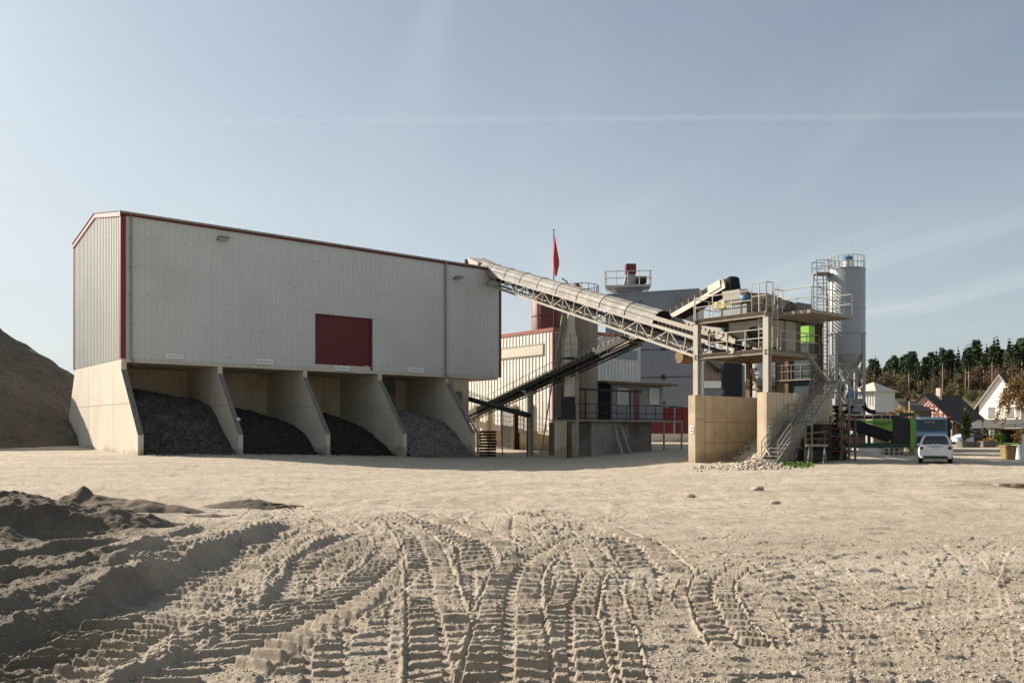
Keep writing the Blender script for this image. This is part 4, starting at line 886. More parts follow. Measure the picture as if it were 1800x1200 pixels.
f = MB(); f.tube((mx_ + .7, ry - .9, rz + 1.2), (mx_ + 2.2, ry - .9, rz + 1.2), .55, 12); f.box(mx_ + 1.2, mx_ + 2.0, ry - 1.0, ry - .2, rz + .36, rz + 1.0); f.build('motor', m_dark, q2)

# ------------------------------------------------------------ conveyors
# hooded lattice conveyor
CP0, CP1 = Vector((-2.6, 86, 17.75)), Vector((13.36, 49, 6.36)); cd, cs, cu_ = basis(CP1 - CP0); CLn = (CP1 - CP0).length
CW = .78
lat = thing('hooded_conveyor', 'long lattice conveyor under a cream half round hood, sloping down from the hall roof', 'conveyor', CP0)
def LP(t, s, h): return CP0 + cd * (t * CLn) + cs * s + cu_ * h
TH = .79
f = MB(); na = 8; seg = 9; t0 = -.02
for k in range(seg):
    ta, tb = t0 + (TH - t0) * k / seg, t0 + (TH - t0) * (k + 1) / seg
    pr = []
    for i in range(na + 1):
        a = math.pi * (i / na) * 1.06 - math.pi * .03; pr.append((math.cos(a) * CW, math.sin(a) * CW * 1.12 + .05))
        if i < na: a2 = math.pi * ((i + .86) / na) * 1.06 - math.pi * .03; pr.append((math.cos(a2) * CW, math.sin(a2) * CW * 1.12 + .05))
    n_ = len(pr)
    f.add([LP(ta, s, h) for s, h in pr] + [LP(tb - .0006, s, h) for s, h in pr], [(i, i + 1, n_ + i + 1, n_ + i) for i in range(0, n_ - 1, 2)])
hood = f.build('hood', m_hood, lat)
f = MB()
for k in range(1, seg):
    t = t0 + (TH - t0) * k / seg
    pts = [LP(t, math.cos(a) * (CW + .012), math.sin(a) * (CW + .012) * 1.12 + .05) for a in np.linspace(-.1, math.pi + .1, 15)]
    f = MB()
    for i in range(0, 14): f.beam(pts[i], pts[i + 1], .05, .03)
    f.build('joint_strap', m_dark, hood)
f = MB(); a_ = [LP(TH - .002, math.cos(a) * CW * .97, math.sin(a) * CW * 1.08 + .05) for a in np.linspace(0, math.pi, 13)]; f.add(a_, [tuple(range(13))]); f.build('dark_end', m_black, hood)
f = MB()
for s in (-.72, .72):
    f.beam(LP(-.03, s, -.08), LP(1.0, s, -.08), .1, .2)
    f.beam(LP(.0, s, -1.15), LP(.93, s, -1.15), .12, .16)
    f.beam(LP(.93, s, -1.15), LP(1.0, s, -.2), .1, .1)
npn = 20
for k in range(npn):
    ta, tb = k / npn * .93, (k + 1) / npn * .93
    for s in (-.72, .72):
        f.beam(LP(ta, s, -1.15), LP(ta, s, -.1), .07, .07)
        if k % 2: f.beam(LP(ta, s, -1.15), LP(tb, s, -.1), .06, .06)
        else: f.beam(LP(ta, s, -.1), LP(tb, s, -1.15), .06, .06)
    f.beam(LP(ta, -.72, -1.15), LP(ta, .72, -1.15), .06, .06)
    f.beam(LP(ta, -.72, -1.15), LP(tb, .72, -1.15), .045, .045)
f.build('lattice_frame', m_truss, lat)
f = MB(); f.beam(LP(-.02, 0, .02), LP(1.0, 0, .02), 1.05, .04); f.beam(LP(.02, 0, -.55), LP(.99, 0, -.55), 1.0, .03); f.build('belt', m_rubber, lat)
f = MB()
for k in range(60):
    t = .01 + k / 61; f.tube(LP(t, -.55, -.06), LP(t, .55, -.06), .06, 6)
    if k % 2: f.tube(LP(t, -.55, -.63), LP(t, .55, -.63), .055, 6)
f.build('rollers', m_galvd, lat)
f = MB()
for k in range(18):
    t = TH + .012 + k * (1 - TH - .01) / 18
    for s in (-.6, .6): f.beam(LP(t, s, 0), LP(t, s * 1.25, .42), .07, .07)
for s in (-.68, .68): f.beam(LP(TH, s * 1.12, .42), LP(1.0, s * 1.12, .42), .03, .28)
f.build('side_boards', m_galvd, lat)
f = MB(); hb = LP(-.022, 0, .2)
f.hexa([LP(-.068, -.55, -.55), LP(-.02, -.6, -.6), LP(-.02, .6, -.6), LP(-.068, .55, -.55), LP(-.085, -.9, .95), LP(-.005, -.9, .75), LP(-.005, .9, .75), LP(-.085, .9, .95)]); f.build('head_box', m_galv, lat)
f = MB(); f.tube(LP(-.092, -.95, .5), LP(-.092, .95, .5), .25, 10); f.beam(LP(-.088, -.92, .97), LP(-.002, -.92, .77), .06, .1); f.build('head_drum', m_dark, lat)
f = MB(); c = LP(.875, 0, -1.5); f.lathe(c - cs * .75, [(.02, 0), (.42, 0), (.42, 1.5), (.02, 1.5)], 20, ax=cs); f.build('weight_drum', m_rust, lat)
f = MB(); ft = Vector((P(940, 640, 82).x, 82, -.7))
f.beam(LP(.405, -.65, -1.15), ft - cs * .65, .11, .11)
f.build('support_leg', m_galv, lat)

# dark walkway conveyor
WP0, WP1 = Vector((8.67, 65, 8.55)), Vector((-2.75, 91.7, 4.25)); WP1 = WP0 + (WP1 - WP0) * 1.3; WP0 = WP0 + (WP0 - WP1) * .035
wd, ws, wu = basis(WP1 - WP0); WL = (WP1 - WP0).length
if ws.y > 0: ws = -ws
wk = thing('walkway_conveyor', 'dark open conveyor with a railed walkway, climbing to the right before the corrugated shed', 'conveyor', WP0)
def WPt(t, s, h): return WP0 + wd * (t * WL) + ws * s + wu * h
f = MB()
for s in (-.55, .55): f.beam(WPt(0, s, -.05), WPt(1, s, -.05), .1, .42)
f.beam(WPt(0, 0, -.28), WPt(1, 0, -.28), 1.15, .05)
for k in range(30):
    for s in (-.5, .5): f.beam(WPt((k + .5) / 30, s, -.62), WPt((k + .5) / 30, s, -.25), .06, .06)
for s in (-.5, .5): f.beam(WPt(0, s, -.65), WPt(1, s, -.65), .08, .1)
f.beam(WPt(0, 0, -.5), WPt(1, 0, -.5), .9, .04); f.build('trough_frame', mat('dusty dark steel', (0.05, 0.045, 0.038), .85, .25, 2), wk)
f = MB(); f.beam(WPt(-.01, 0, .2), WPt(1, 0, .2), .9, .06); f.build('belt', m_rubber, wk)
f = MB()
for k in range(48):
    t = (k + .5) / 48
    for s in (-.5, .5): f.beam(WPt(t, s * .4, .12), WPt(t, s, .34), .08, .05)
    f.beam(WPt(t, -.62, .0), WPt(t, -.62, .36), .04, .05); f.beam(WPt(t, .62, .0), WPt(t, .62, .36), .04, .05)
f.build('rollers', m_galv, wk)
f = MB(); f.beam(WPt(.05, -1.05, .12), WPt(1, -1.05, .12), .75, .05); f.build('walkway', m_galvd, wk)
f = MB(); pts = [WPt(.05, -1.38, .16), WPt(1, -1.38, .16)]
f.rail(pts, 1.7, 1.9, .028, (.3, .6)); f.build('railing', m_galvd, wk)
f = MB(); f.tube(WPt(-.005, -.55, .05), WPt(-.005, .55, .05), .35, 14); f.build('head_drum', m_galvd, wk)
f = MB(); f.hexa([WPt(.0, -.62, -.5), WPt(.075, -.62, -.5), WPt(.075, .62, -.5), WPt(.0, .62, -.5), WPt(-.03, -.62, .1), WPt(.0, -.62, -.40), WPt(.0, .62, -.40), WPt(-.03, .62, .1)]); f.build('spill_tray', m_galvd, wk)
f = MB()
for pxx in (931.5,):
    t = min(((abs(WPt(k / 400, 0, 0).x / WPt(k / 400, 0, 0).y * FP + 900 - pxx), k / 400) for k in range(400)))[1]
    c = WPt(t, 0, -.45); w = .42 if pxx < 1000 else .14
    for s in ((0,) if pxx < 1000 else (-.6, .6)):
        p = c + ws * s; u, v = UV(p.x, p.y); f.gbox(u - w / 2, u + w / 2, v - w / 2, v + w / 2, -1.2 if pxx < 1000 else 2.6, c.z - (.5 if pxx < 1000 else 0))
    if pxx < 1000: f.hexa([c + Vector((-.25, -.25, -.5)), c + Vector((.25, -.25, -.5)), c + Vector((.25, .25, -.5)), c + Vector((-.25, .25, -.5)), c + Vector((-.9, -.3, .0)), c + Vector((.9, -.3, .0)), c + Vector((.9, .3, .0)), c + Vector((-.9, .3, .0))])
f.build('support_post', m_galv, wk)

# feed conveyor rising to the tower top
FP0, FP1 = Vector((9.3, 63.2, 8.6)), Vector((13.55, 52.6, 10.75)); fd, fs_, fu = basis(FP1 - FP0); FLn = (FP1 - FP0).length
fc = thing('feed_conveyor', 'short steep conveyor with a black head drum ending on top of the steel tower', 'conveyor', FP0)
def FPt(t, s, h): return FP0 + fd * (t * FLn) + fs_ * s + fu * h
f = MB()
for s in (-.52, .52): f.beam(FPt(0, s, -.16), FPt(1, s, -.16), .08, .34)
f.beam(FPt(.86, .6, .1), FPt(.97, .6, .1), .04, .5); f.beam(FPt(.34, .58, .0), FPt(.43, .58, .0), .04, .6); f.build('side_frame', m_galv, fc)
f = MB()
for s in (-.5, .5): f.beam(FPt(0, s, .18), FPt(.86, s, .18), .03, .36)
f.build('belt_skirt', m_rubber, fc)
f = MB(); f.beam(FPt(0, 0, .12), FPt(1, 0, .12), .85, .07); f.beam(FPt(0, 0, -.34), FPt(1, 0, -.34), .85, .05); f.build('belt', m_rubber, fc)
f = MB()
for k in range(16): t = (k + .5) / 16; f.beam(FPt(t, -.5, -.3), FPt(t, -.5, .35), .06, .05); f.beam(FPt(t, .5, -.3), FPt(t, .5, .35), .06, .05)
f.build('rollers', m_galvd, fc)
f = MB(); f.lathe(FPt(.97, -.55, .02), [(.04, 0), (.36, 0), (.38, .55), (.36, 1.1), (.04, 1.1)], 22, ax=fs_); f.build('head_drum', m_galvd, fc, smooth=True)
f = MB()
hx = FPt(1.0, 0, .1)
f.lathe(hx + Vector((0.05, 0, -.72)), [(.50, 0), (.47, .5), (.40, .95), (.2, 1.05)], 20); f.build('rubber_hood', m_rubber, fc, smooth=True)
# green covered conveyor coming out of the hall
a, b = P(815, 699, 85.0), P(929, 731, 79.2); gdn, gs, gu = basis(b - a)
gcv = thing('green_conveyor', 'thin dark green conveyor sloping down from the hall end to a dusty steel post', 'conveyor', a)
f = MB(); f.beam(a, b, .7, .30); f.build('frame', m_dark, gcv)
f = MB(); f.beam(a + gu * .19, b + gu * .19, .55, .07); f.build('belt', m_bgreen, gcv)
f = MB()
for s in (-.36, .36):
    pts = [a.lerp(b, k / 12) + gs * s + gu * (.2 if k % 2 else .2 + .45 * (1 - k / 12)) for k in range(13)]; f.path(pts, .025, 4); f.tube(pts[0] + gu * .1, pts[-1], .03, 4)
f.build('guard_wire', m_dark, gcv)
f = MB(); c = a.lerp(b, .985); f.beam(c, (c.x, c.y, -.8), .14, .14); c = a.lerp(b, .6); f.beam(c, (c.x + .1, c.y, -.8), .1, .1); f.build('support_post', m_dark, gcv)
# ------------------------------------------------------------ bunker and steel tower
BU = 22.8; VA = onu(1347.5, 750, BU)[0]; VB = onu(1331, 750, BU)[0]; VC = onu(1222, 750, BU)[0]; VD = onu(1210, 750, BU)[0]
ZW = onu(1339, 689, BU)[1]; BU1 = onv(1463, 700, VA)[0]
bk = thing('concrete_bunker', 'stained ochre concrete bunker of two thick walls with pale end faces, under the steel tower', 'bunker', G(BU, VA, -.3))
f = MB(); f.gbox(BU, BU1, VA, VB, -.4, ZW); w2 = f.build('side_wall', m_conc2, bk)
f = MB(); f.gbox(BU, BU1, VC, VD, -.4, ZW - .02); w1 = f.build('side_wall', m_conc2, bk)
f = MB(); f.gbox(BU1 - .5, BU1 - .01, VB, VC, -.4, ZW - .04); f.build('back_wall', m_conc2, bk)
for w, v in ((w2, VA), (w1, VC)):
    f = MB()
    for z in (.95, 2.2): f.gbox(BU + .9, BU1 - .3, v - .006, v + .01, z, z + .03)
    for u in (BU + .9, BU + 3.0, BU + 5.1): f.gbox(u, u + .03, v - .006, v + .01, -.2, 2.2 if u > BU + 2 else ZW - .1)
    f.gbox(BU, BU + .9, v - .006, v + .01, 2.35, 2.38)
    f.build('formwork_joint', m_joint, w)
    for u in (1.8, 3.2, 4.2, 5.4):
        for z in (1.5, 2.75):
            if R.random() < .7: MB().lathe(G(BU + u, v - .005, z), [(.0, 0), (.045, 0), (.045, .01), (0, .01)], 8, ax=-vd).build('tie_hole', m_joint, w)
for k, (pxx, pyy, v, lab) in enumerate(((1216.5, 755, None, 'white number plate on the pale end of the left bunker wall'), (1341.5, 755, VA, 'white plate low on the near bunker wall beside its end face'), (1397.5, 696, VA, 'small white plate at the top of the near bunker wall'))):
    if v is None:
        vv, zz = onu(pxx, pyy, BU); o = MB().gbox(BU - .03, BU - .004, vv - .12, vv + .12, zz - .22, zz + .22).build('plate', m_sign)
        for t in (.06, -.1): pass
        f = MB(); f.gbox(BU - .036, BU - .031, vv - .05, vv + .05, zz + .05, zz + .15); f.gbox(BU - .036, BU - .031, vv - .05, vv + .05, zz - .14, zz - .02)
    else:
        if k == 1: pxx = 1342 + 10
        uu, zz = onv(pxx, pyy, v - .02); h = .22 if k == 1 else .19; o = MB().gbox(uu - .13, uu + .13, v - .03, v - .004, zz - h, zz + h).build('plate', m_sign)
        f = MB(); f.gbox(uu - .05, uu + .05, v - .036, v - .031, zz + .04, zz + .13); f.gbox(uu - .06, uu + .06, v - .036, v - .031, zz - .14, zz - .03)
    tag(o, lab, 'sign', 'white plates on the bunker walls'); f.build('plate_mark', m_ink, o)
# rubble: a bank inside the bunker and a spill in front
def rubble(n, fn, smin, smax, name, label, m, flat=.75):
    V, F = [], []
    for k in range(n):
        x, y, z = fn(); s = R.uniform(smin, smax) * (1 if R.random() < .9 else 1.7); a = R.uniform(0, 6.28)
        q = tmpl * np.array([[R.uniform(.6, 1.3)] for _ in range(8)]) * s; q[:, 2] *= flat
        ca, sa = math.cos(a), math.sin(a); q = np.stack([q[:, 0] * ca - q[:, 1] * sa + x, q[:, 0] * sa + q[:, 1] * ca + y, q[:, 2] + z], -1)
        V.append(q); F.append(tf + 8 * k)
    return tag(np_mesh(name, np.concatenate(V), np.concatenate(F), m), label, 'rubble', kind='stuff')
nu, nv = 40, 40
def bank_h(u, v): return max(0, min(2.2, .30 + .5 * (u - BU - 1.2) - .5 * (v - VB))) if u > BU - .5 else 0
Ub = np.linspace(BU - .3, BU1 - .5, nu); Vb = np.linspace(VB, VC, nv); UU, VV = np.meshgrid(Ub, Vb)
HH = np.clip(.45 + .55 * (UU - BU - .6) - .45 * (VV - VB - .2) + .2 * fbm(UU * 1.5, VV * 1.5, 3, 3), -.3, 2.3)
XX = OX + UX * UU - UY * VV; YY = OY + UY * UU + UX * VV
i_ = np.arange(nu * nv).reshape(nv, nu); q_ = np.stack([i_[:-1, :-1], i_[:-1, 1:], i_[1:, 1:], i_[1:, :-1]], -1).reshape(-1, 4)
tag(np_mesh('rubble_bank', np.stack([XX, YY, HH - .1 + base_h(XX, YY)], -1).reshape(-1, 3), q_, m_rubble), 'sloping bank of broken stone inside the concrete bunker', 'rubble', kind='stuff')
def inside():
    u, v = R.uniform(BU - .2, BU1 - .6), R.uniform(VB, VC); h = .45 + .55 * (u - BU - .6) - .45 * (v - VB - .2); p = G(u, v); return p.x, p.y, gz(p.x, p.y) + max(-.02, min(2.3, h)) - .06
rubble(1600, inside, .05, .13, 'rubble', 'broken stones lying on the bank inside the concrete bunker', m_rubble)
def spill():
    while True:
        t = R.gauss(0, .5); pxx = R.uniform(1215, 1390) if R.random() < .4 else R.gauss(1330, 28); pyy = R.gauss(815.5, 2.6) + (abs(pxx - 1330) / 60) * .8
        if 1205 < pxx < 1395 and 808 < pyy < 824: break
    x, y = gp(pxx, pyy); c = math.exp(-((pxx - 1332) / 28) ** 2 - ((pyy - 814) / 4) ** 2); return x, y, gz(x, y) + R.uniform(0, .34) * c + .01
rubble(900, spill, .035, .11, 'rubble', 'pale broken stones spilled along the foot of the bunker and the stair', m_rubble)
for pxx, pyy, s, lab in ((1333, 858, .15, 'fist sized pale stone lying alone on the yard in front of the bunker'), (1213, 869, .10, 'small brown stone alone on the bright yard left of the larger pale stone'), (1361, 881, .1, 'small dark stone on the yard nearest the camera below the stair')):
    x, y = gp(pxx, pyy); bm_ = bmesh.new(); bmesh.ops.create_icosphere(bm_, subdivisions=2, radius=s)
    for v in bm_.verts: v.co = Vector((v.co.x * 1.35, v.co.y, v.co.z * .7)) * (1 + .5 * float(fbm(v.co.x * 9 + pxx, v.co.y * 9 + v.co.z * 7, 2, 2)))
    me = bpy.data.meshes.new('stone'); bm_.to_mesh(me); bm_.free(); me.materials.append(m_rubble); o = bpy.data.objects.new('stone', me); COL.objects.link(o); o.location = (x, y, float(ground_z(x, y)) + s * .35); tag(o, lab, 'stone')

# steel tower
ZL, ZU = 6.19, 8.28            # deck tops
PV2, PV1 = (VA + VB) / 2, (VC + VD) / 2
PU0 = onv(1348, 620, PV2)[0]; PU1 = onv(1438, 600, PV2)[0]
tw = thing('steel_tower', 'dusty steel tower of two railed decks on grey columns standing on the concrete bunker', 'tower', G(PU0, PV2, ZW))
for u, v in ((PU0, PV2), (PU0, PV1), (PU1, PV2), (PU1, PV1)):
    f = MB(); p = G(u, v); f.hcol(p.x, p.y, ZW, ZU - .26, .34 if u == PU0 else .3); f.build('column', m_galv if u == PU0 else m_rust, tw)
for zt, nm in ((ZL, 'lower'), (ZU, 'upper')):
    f = MB()
    for v in (PV2, PV1): f.ibeam(G(PU0 - .2, v, zt - .13), G(PU1 + .2, v, zt - .13), .22, .26, .03)
    for u in (PU0, PU1): f.ibeam(G(u, PV2 + .1, zt - .13), G(u, PV1 - .1, zt - .13), .2, .26, .03)
    f.build('deck_frame', m_galvd, tw)
    f = MB()
    for k in range(1, 5): u = PU0 + (PU1 - PU0) * k / 5; f.gbox(u - .06, u + .06, PV2 + .1, PV1 - .1, zt - .2, zt - .03)
    f.build('joists', m_rust, tw)
    f = MB(); f.gbox(PU0 - .15, PU1 + .15, PV2 - .12, PV1 + .12, zt, zt + .04); f.build('deck', m_rust, tw)
# overhanging platform by the stairs
OU0, OU1, OV = PU0 + 1.3, PU1 + .35, PV2 - 1.95
f = MB(); f.gbox(OU0, OU1, OV, PV2 - .125, ZU - .02, ZU + .04); f.build('platform', m_rust, tw)
f = MB(); f.gbox(OU0, OU1, OV - .04, OV, ZU - .14, ZU + .05); f.gbox(OU0 - .04, OU0, OV, PV2 - .13, ZU - .14, ZU + .05); f.gbox(OU1, OU1 + .04, OV, PV2, ZU - .14, ZU + .05)
for k in range(3): v = OV + .5 + .5 * k; f.gbox(OU0, OU1, v - .04, v + .04, ZU - .13, ZU - .02)
f.build('platform_frame', m_galvd, tw)
rr = .031
f = MB()
f.rail([G(OU0, PV2 - .15, ZU + .04), G(OU0, OV, ZU + .04), G(OU1, OV, ZU + .04), G(OU1, PV2 - .1, ZU + .04)], 1.25, 1.25, rr)
f.rail([G(PU0 - .12, PV1 + .1, ZU + .04), G(PU0 - .12, PV2 + .9, ZU + .04)], 1.25, 1.45, rr)
f.rail([G(PU0 - .12, PV2 + .9, ZU + .04), G(PU0 - .12, PV2 - .05, ZU + .04), G(PU0 + .45, PV2 - .1, ZU + .04)], 1.6, .6, rr)
f.rail([G(PU0 + .6, PV2 - .1, ZU + .04), G(OU0, PV2 - .12, ZU + .04)], 1.25, 1.2, rr)
f.rail([G(PU0, PV1 + .1, ZU + .04), G(PU1, PV1 + .1, ZU + .04)], 1.2, 1.4, rr); f.build('railing', m_galv, tw)
f = MB(); f.rail([G(PU0 - .1, PV1 - 1.0, ZL + .04), G(PU0 - .1, PV2 + .1, ZL + .04)], 1.1, 1.45, rr); f.rail([G(PU0 + 1.2, PV2 - .08, ZL + .04), G(PU1, PV2 - .08, ZL + .04)], 1.1, 1.2, rr); f.rail([G(PU1, PV2, ZL + .04), G(PU1, PV1, ZL + .04)], 1.1, 1.2, rr); f.build('railing', m_galv, tw)
# ladder between the decks
f = MB()
for v in (PV2 + .22, PV2 + .72): f.tube(G(PU0 + .1 + .2, v, ZL), G(PU0 + .3, v, ZU + 1.3), .03, 5)
for k in range(9): z = ZL + .2 + k * .26; f.tube(G(PU0 + .3, PV2 + .22, z), G(PU0 + .3, PV2 + .72, z), .02, 4)
for u, v in ((PU0 + .35, PV2 - .12), (PU0 + .85, PV2 - .12)): f.tube(G(u, v, ZL), G(u, v, ZU + 1.55), .03, 5)
for k in range(12): z = ZL + .2 + k * .26; f.tube(G(PU0 + .35, PV2 - .12, z), G(PU0 + .85, PV2 - .12, z), .018, 4)
f.build('ladder', m_galv, tw)
# diagonal brace
f = MB(); f.beam(P(1321, 648, 53.7), P(1334, 692, 53.2), .14, .14); f.build('brace', m_galvd, tw)
# hopper under the upper deck
hq = thing('feed_hopper', 'big dusty grey tapered hopper with a round hatch under the upper deck', 'hopper', G(PU0 + 1.6, (PV1 + PV2) / 2, ZL + .5))
hu0, hu1, hv0, hv1 = PU0 + .75, PU0 + 3.9, PV2 + .5, PV1 - 1.75
f = MB()
top = [G(hu0, hv0, ZU - .27), G(hu1, hv0, ZU - .27), G(hu1, hv1, ZU - .27), G(hu0, hv1, ZU - .27)]; mid = [G(hu0, hv0, ZU - .75), G(hu1, hv0, ZU - .75), G(hu1, hv1, ZU - .75), G(hu0, hv1, ZU - .75)]
bot = [G(hu0 + .7, hv0 + .4, ZL + .35), G(hu1 - .8, hv0 + .4, ZL + .35), G(hu1 - .8, hv1 - 1.15, ZL + .35), G(hu0 + .7, hv1 - 1.15, ZL + .35)]
f.loft([bot, mid, top]); f.build('hopper_shell', mat('dusty grey plate', (0.40, 0.375, 0.315), .7, .15, 1.4, dirt=(.25, .2, .14), dscale=1, damt=.5), hq)
ca_ = (mid[0] + mid[3] + bot[0] + bot[3]) / 4; nn = ((bot[0] - mid[0]).cross(mid[3] - mid[0])).normalized()
if nn.dot(ca_ - Vector((0, 0, 7))) > 0: nn = -nn
cc = ca_ + (mid[0] - mid[3]).normalized() * .12 + (mid[0] - bot[0]).normalized() * .25
f = MB(); f.lathe(cc, [(.42, .0), (.49, .0), (.49, .07), (.42, .07)], 24, ax=nn, close=False); f.lathe(cc, [(.0, .01), (.44, .01), (.44, .03), (0, .03)], 24, ax=nn); f.build('hatch', m_dark, hq)
# screening machine on the upper deck
sq = thing('screen_machine', 'dusty vibrating screen with a blue motor on the upper deck of the steel tower', 'machine', G(PU0 + 1.5, (PV1 + PV2) / 2, ZU + .05))
def sl_(u, v, z): return G(PU0 + u, PV2 + v, ZU + z)
f = MB()
f.loft([[sl_(.75, .55, .25), sl_(.75, 2.2, .25), sl_(.75, 2.2, 1.30), sl_(.75, .55, 1.05)], [sl_(2.2, .55, .12), sl_(2.2, 2.2, .12), sl_(2.2, 2.2, 1.15), sl_(2.2, .55, 1.0)], [sl_(4.2, .55, .05), sl_(4.2, 2.2, .05), sl_(4.2, 2.2, .75), sl_(4.2, .55, .68)]]); f.build('screen_box', m_galvd, sq)
f = MB(); f.hexa([sl_(.7, .45, 1.10), sl_(4.5, .45, .70), sl_(4.5, 2.3, .78), sl_(.7, 2.3, 1.36), sl_(.7, .45, 1.16), sl_(4.5, .45, .76), sl_(4.5, 2.3, .84), sl_(.7, 2.3, 1.42)]); f.build('cover_plate', m_rust, sq)
f = MB(); f.hexa([sl_(2.9, -.02, .06), sl_(4.9, -.02, .06), sl_(4.9, .5, .06), sl_(2.9, .5, .06), sl_(3.1, .1, .85), sl_(4.7, .1, .85), sl_(4.7, .5, .85), sl_(3.1, .5, .85)]); f.build('end_chute', mat('grey rubber sheet', (.16, .165, .15), .8, .15, 2), sq)
f = MB(); c = sl_(.35, 1.5, .92); f.lathe(c, [(.02, 0), (.17, 0), (.19, .04), (.19, .46), (.14, .5), (.02, .5)], 16, ax=-ud); f.build('motor', m_blue, sq, smooth=True)
f = MB(); f.gbox(PU0 + .1, PU0 + .5, PV2 + 1.4, PV2 + 3.3, ZU + .05, ZU + .62); f.build('motor_bracket', mat('bluish grey plate', (.25, .27, .26), .6, .15, 2), sq)
f = MB()
for v in (3.5, 3.0): f.gbox(PU0 + .05, PU0 + .12, PV2 + v - .12, PV2 + v + .12, ZU + .5, ZU + .95)
f.build('control_box', m_yel, sq)
f = MB()
for u in (.6, 1.7, 2.8, 3.8): f.beam(sl_(u, .52, .06), sl_(u, .52, 1.12 - .1 * u), .07, .05); f.beam(sl_(u - .02, .5, .5), sl_(u + 1.0, .5, .45), .06, .08)
for v in (.9, 1.4, 1.9): f.beam(sl_(.72, v, .06), sl_(.72, v, 1.1), .07, .05)
f.beam(sl_(.7, .5, .62), sl_(.7, 3.3, .75), .05, .1); f.lathe(sl_(2.6, .46, .55), [(.02, 0), (.34, 0), (.34, .08), (.02, .08)], 16, ax=-vd); f.lathe(sl_(3.4, .46, .5), [(.02, 0), (.22, 0), (.22, .08), (.02, .08)], 16, ax=-vd); f.build('stiffeners', m_galv, sq)
f = MB(); f.hexa([sl_(2.3, .3, .35), sl_(3.4, .3, .2), sl_(3.4, .5, .2), sl_(2.3, .5, .35), sl_(2.5, .3, .8), sl_(3.5, .3, .55), sl_(3.5, .5, .55), sl_(2.5, .5, .8)]); f.build('guard_plate', m_rust, sq)
f = MB(); f.hexa([sl_(.2, 1.7, .75), sl_(1.3, 1.7, .95), sl_(1.3, 3.0, .95), sl_(.2, 3.0, .75), sl_(.1, 1.9, 1.5), sl_(.9, 1.9, 1.6), sl_(.9, 3.1, 1.6), sl_(.1, 3.1, 1.5)]); f.build('feed_chute', m_galv, sq)
f = MB(); f.hexa([sl_(1.6, 2.25, .05), sl_(4.6, 2.25, .05), sl_(4.6, 3.6, .05), sl_(1.6, 3.6, .05), sl_(1.4, 2.3, 1.2), sl_(4.4, 2.3, .75), sl_(4.4, 3.6, .75), sl_(1.4, 3.6, 1.2)]); f.build('rear_chute', m_rust, sq)
for a, b in (((.15, .35, .1), (.6, .5, 1.0)), ((.15, 2.2, .1), (.7, 2.0, .8)), ((1.1, .4, .1), (1.9, .45, .95)), ((2.5, .4, .1), (2.9, .45, .8))): MB().beam(sl_(*a), sl_(*b), .1, .1).build('spring_strut', m_dark, sq)
# plate cabinet on the lower deck, dark rubber heap under it
q = thing('plate_cabinet', 'tall dull grey sheet cabinet on the lower deck beside the lime banded tower', 'cabinet', G(PU0 + 3.2, PV2, ZL))
u0c, u1c = onv(1382, 600, PV2 + .4)[0], onv(1408, 600, PV2 + .4)[0]
f = MB(); f.gbox(u0c, u1c - .55, PV2 + .4, PV2 + 1.4, ZL + .045, ZU - .27); f.build('cabinet_body', mat('greenish grey sheet', (.34, .345, .31), .6, .1, 1), q)
f = MB(); f.gbox(u1c - .5, u1c, PV2 + .42, PV2 + 1.3, ZL + .045, ZU - .27); f.build('cabinet_door', m_wood, q)
# stairs in front of the near wall
SV0, SV1 = VA - 1.15, VA - .15
S0 = onv(1367, 812, SV0)[0]; S1u = S0 + 2.55; LZ = 2.12; S2u = S1u + .8; S3u = S2u + 2.75; TZ = 4.55
stq = thing('steel_staircase', 'steep steel staircase with tube railings climbing along the near bunker wall', 'staircase', G(S0, SV0, -.1))
f = MB()
for v in (SV0, SV1):
    f.beam(G(S0, v, .0), G(S1u + .1, v, LZ), .06, .26); f.beam(G(S1u, v, LZ - .05), G(S2u, v, LZ - .05), .06, .2); f.beam(G(S2u - .1, v, LZ), G(S3u, v, TZ), .06, .26); f.beam(G(S3u - .1, v, TZ - .05), G(S3u + 1.3, v, TZ - .05), .06, .2)
f.build('stringer', m_stair_shade, stq)
f = MB()
for k in range(10): t = (k + .5) / 10; u = S0 + (S1u - S0) * t; f.gbox(u - .13, u + .13, SV0 + .03, SV1 - .03, LZ * t - .01, LZ * t + .03)
for k in range(11): t = (k + .5) / 11; u = S2u + (S3u - S2u) * t; z = LZ + (TZ - LZ) * t; f.gbox(u - .13, u + .13, SV0 + .03, SV1 - .03, z - .01, z + .03)
f.gbox(S1u, S2u, SV0, SV1, LZ, LZ + .04); f.gbox(S3u, S3u + 1.25, SV0, SV1, TZ, TZ + .04); f.build('treads', m_stair_shade, stq)
for v in (SV0, SV1):
    f = MB(); f.rail([G(S0, v, .05), G(S1u, v, LZ), G(S2u, v, LZ), G(S3u, v, TZ), G(S3u + 1.25, v, TZ)], 1.05, 1.4, .026, (.33, .66)); f.build('railing', m_stair_shade, stq)
f = MB()
for u, z in ((S1u + .1, LZ), (S2u - .05, LZ), (S3u + .2, TZ), (S3u + 1.2, TZ)): MB().beam(G(u, SV0, -.2), G(u, SV0, z - .1), .1, .1).build('support_post', m_stair_shade, stq)
f = MB(); f.beam(G(S3u + .3, SV1 - .2, TZ), G(PU0 + 3.1, SV1 - .2, ZL - .1), .05, .13); f.beam(G(S3u + .3, SV1 + .0, TZ), G(PU0 + 3.1, SV1 + .0, ZL - .1), .05, .13)
for k in range(8): t = (k + .5) / 8; c = G(S3u + .3, SV1 - .1, TZ).lerp(G(PU0 + 3.1, SV1 - .1, ZL - .1), t); f.beam(c - vd * .1 , c + vd * .1, .2, .03)
f.build('upper_flight', m_stair_shade, stq)

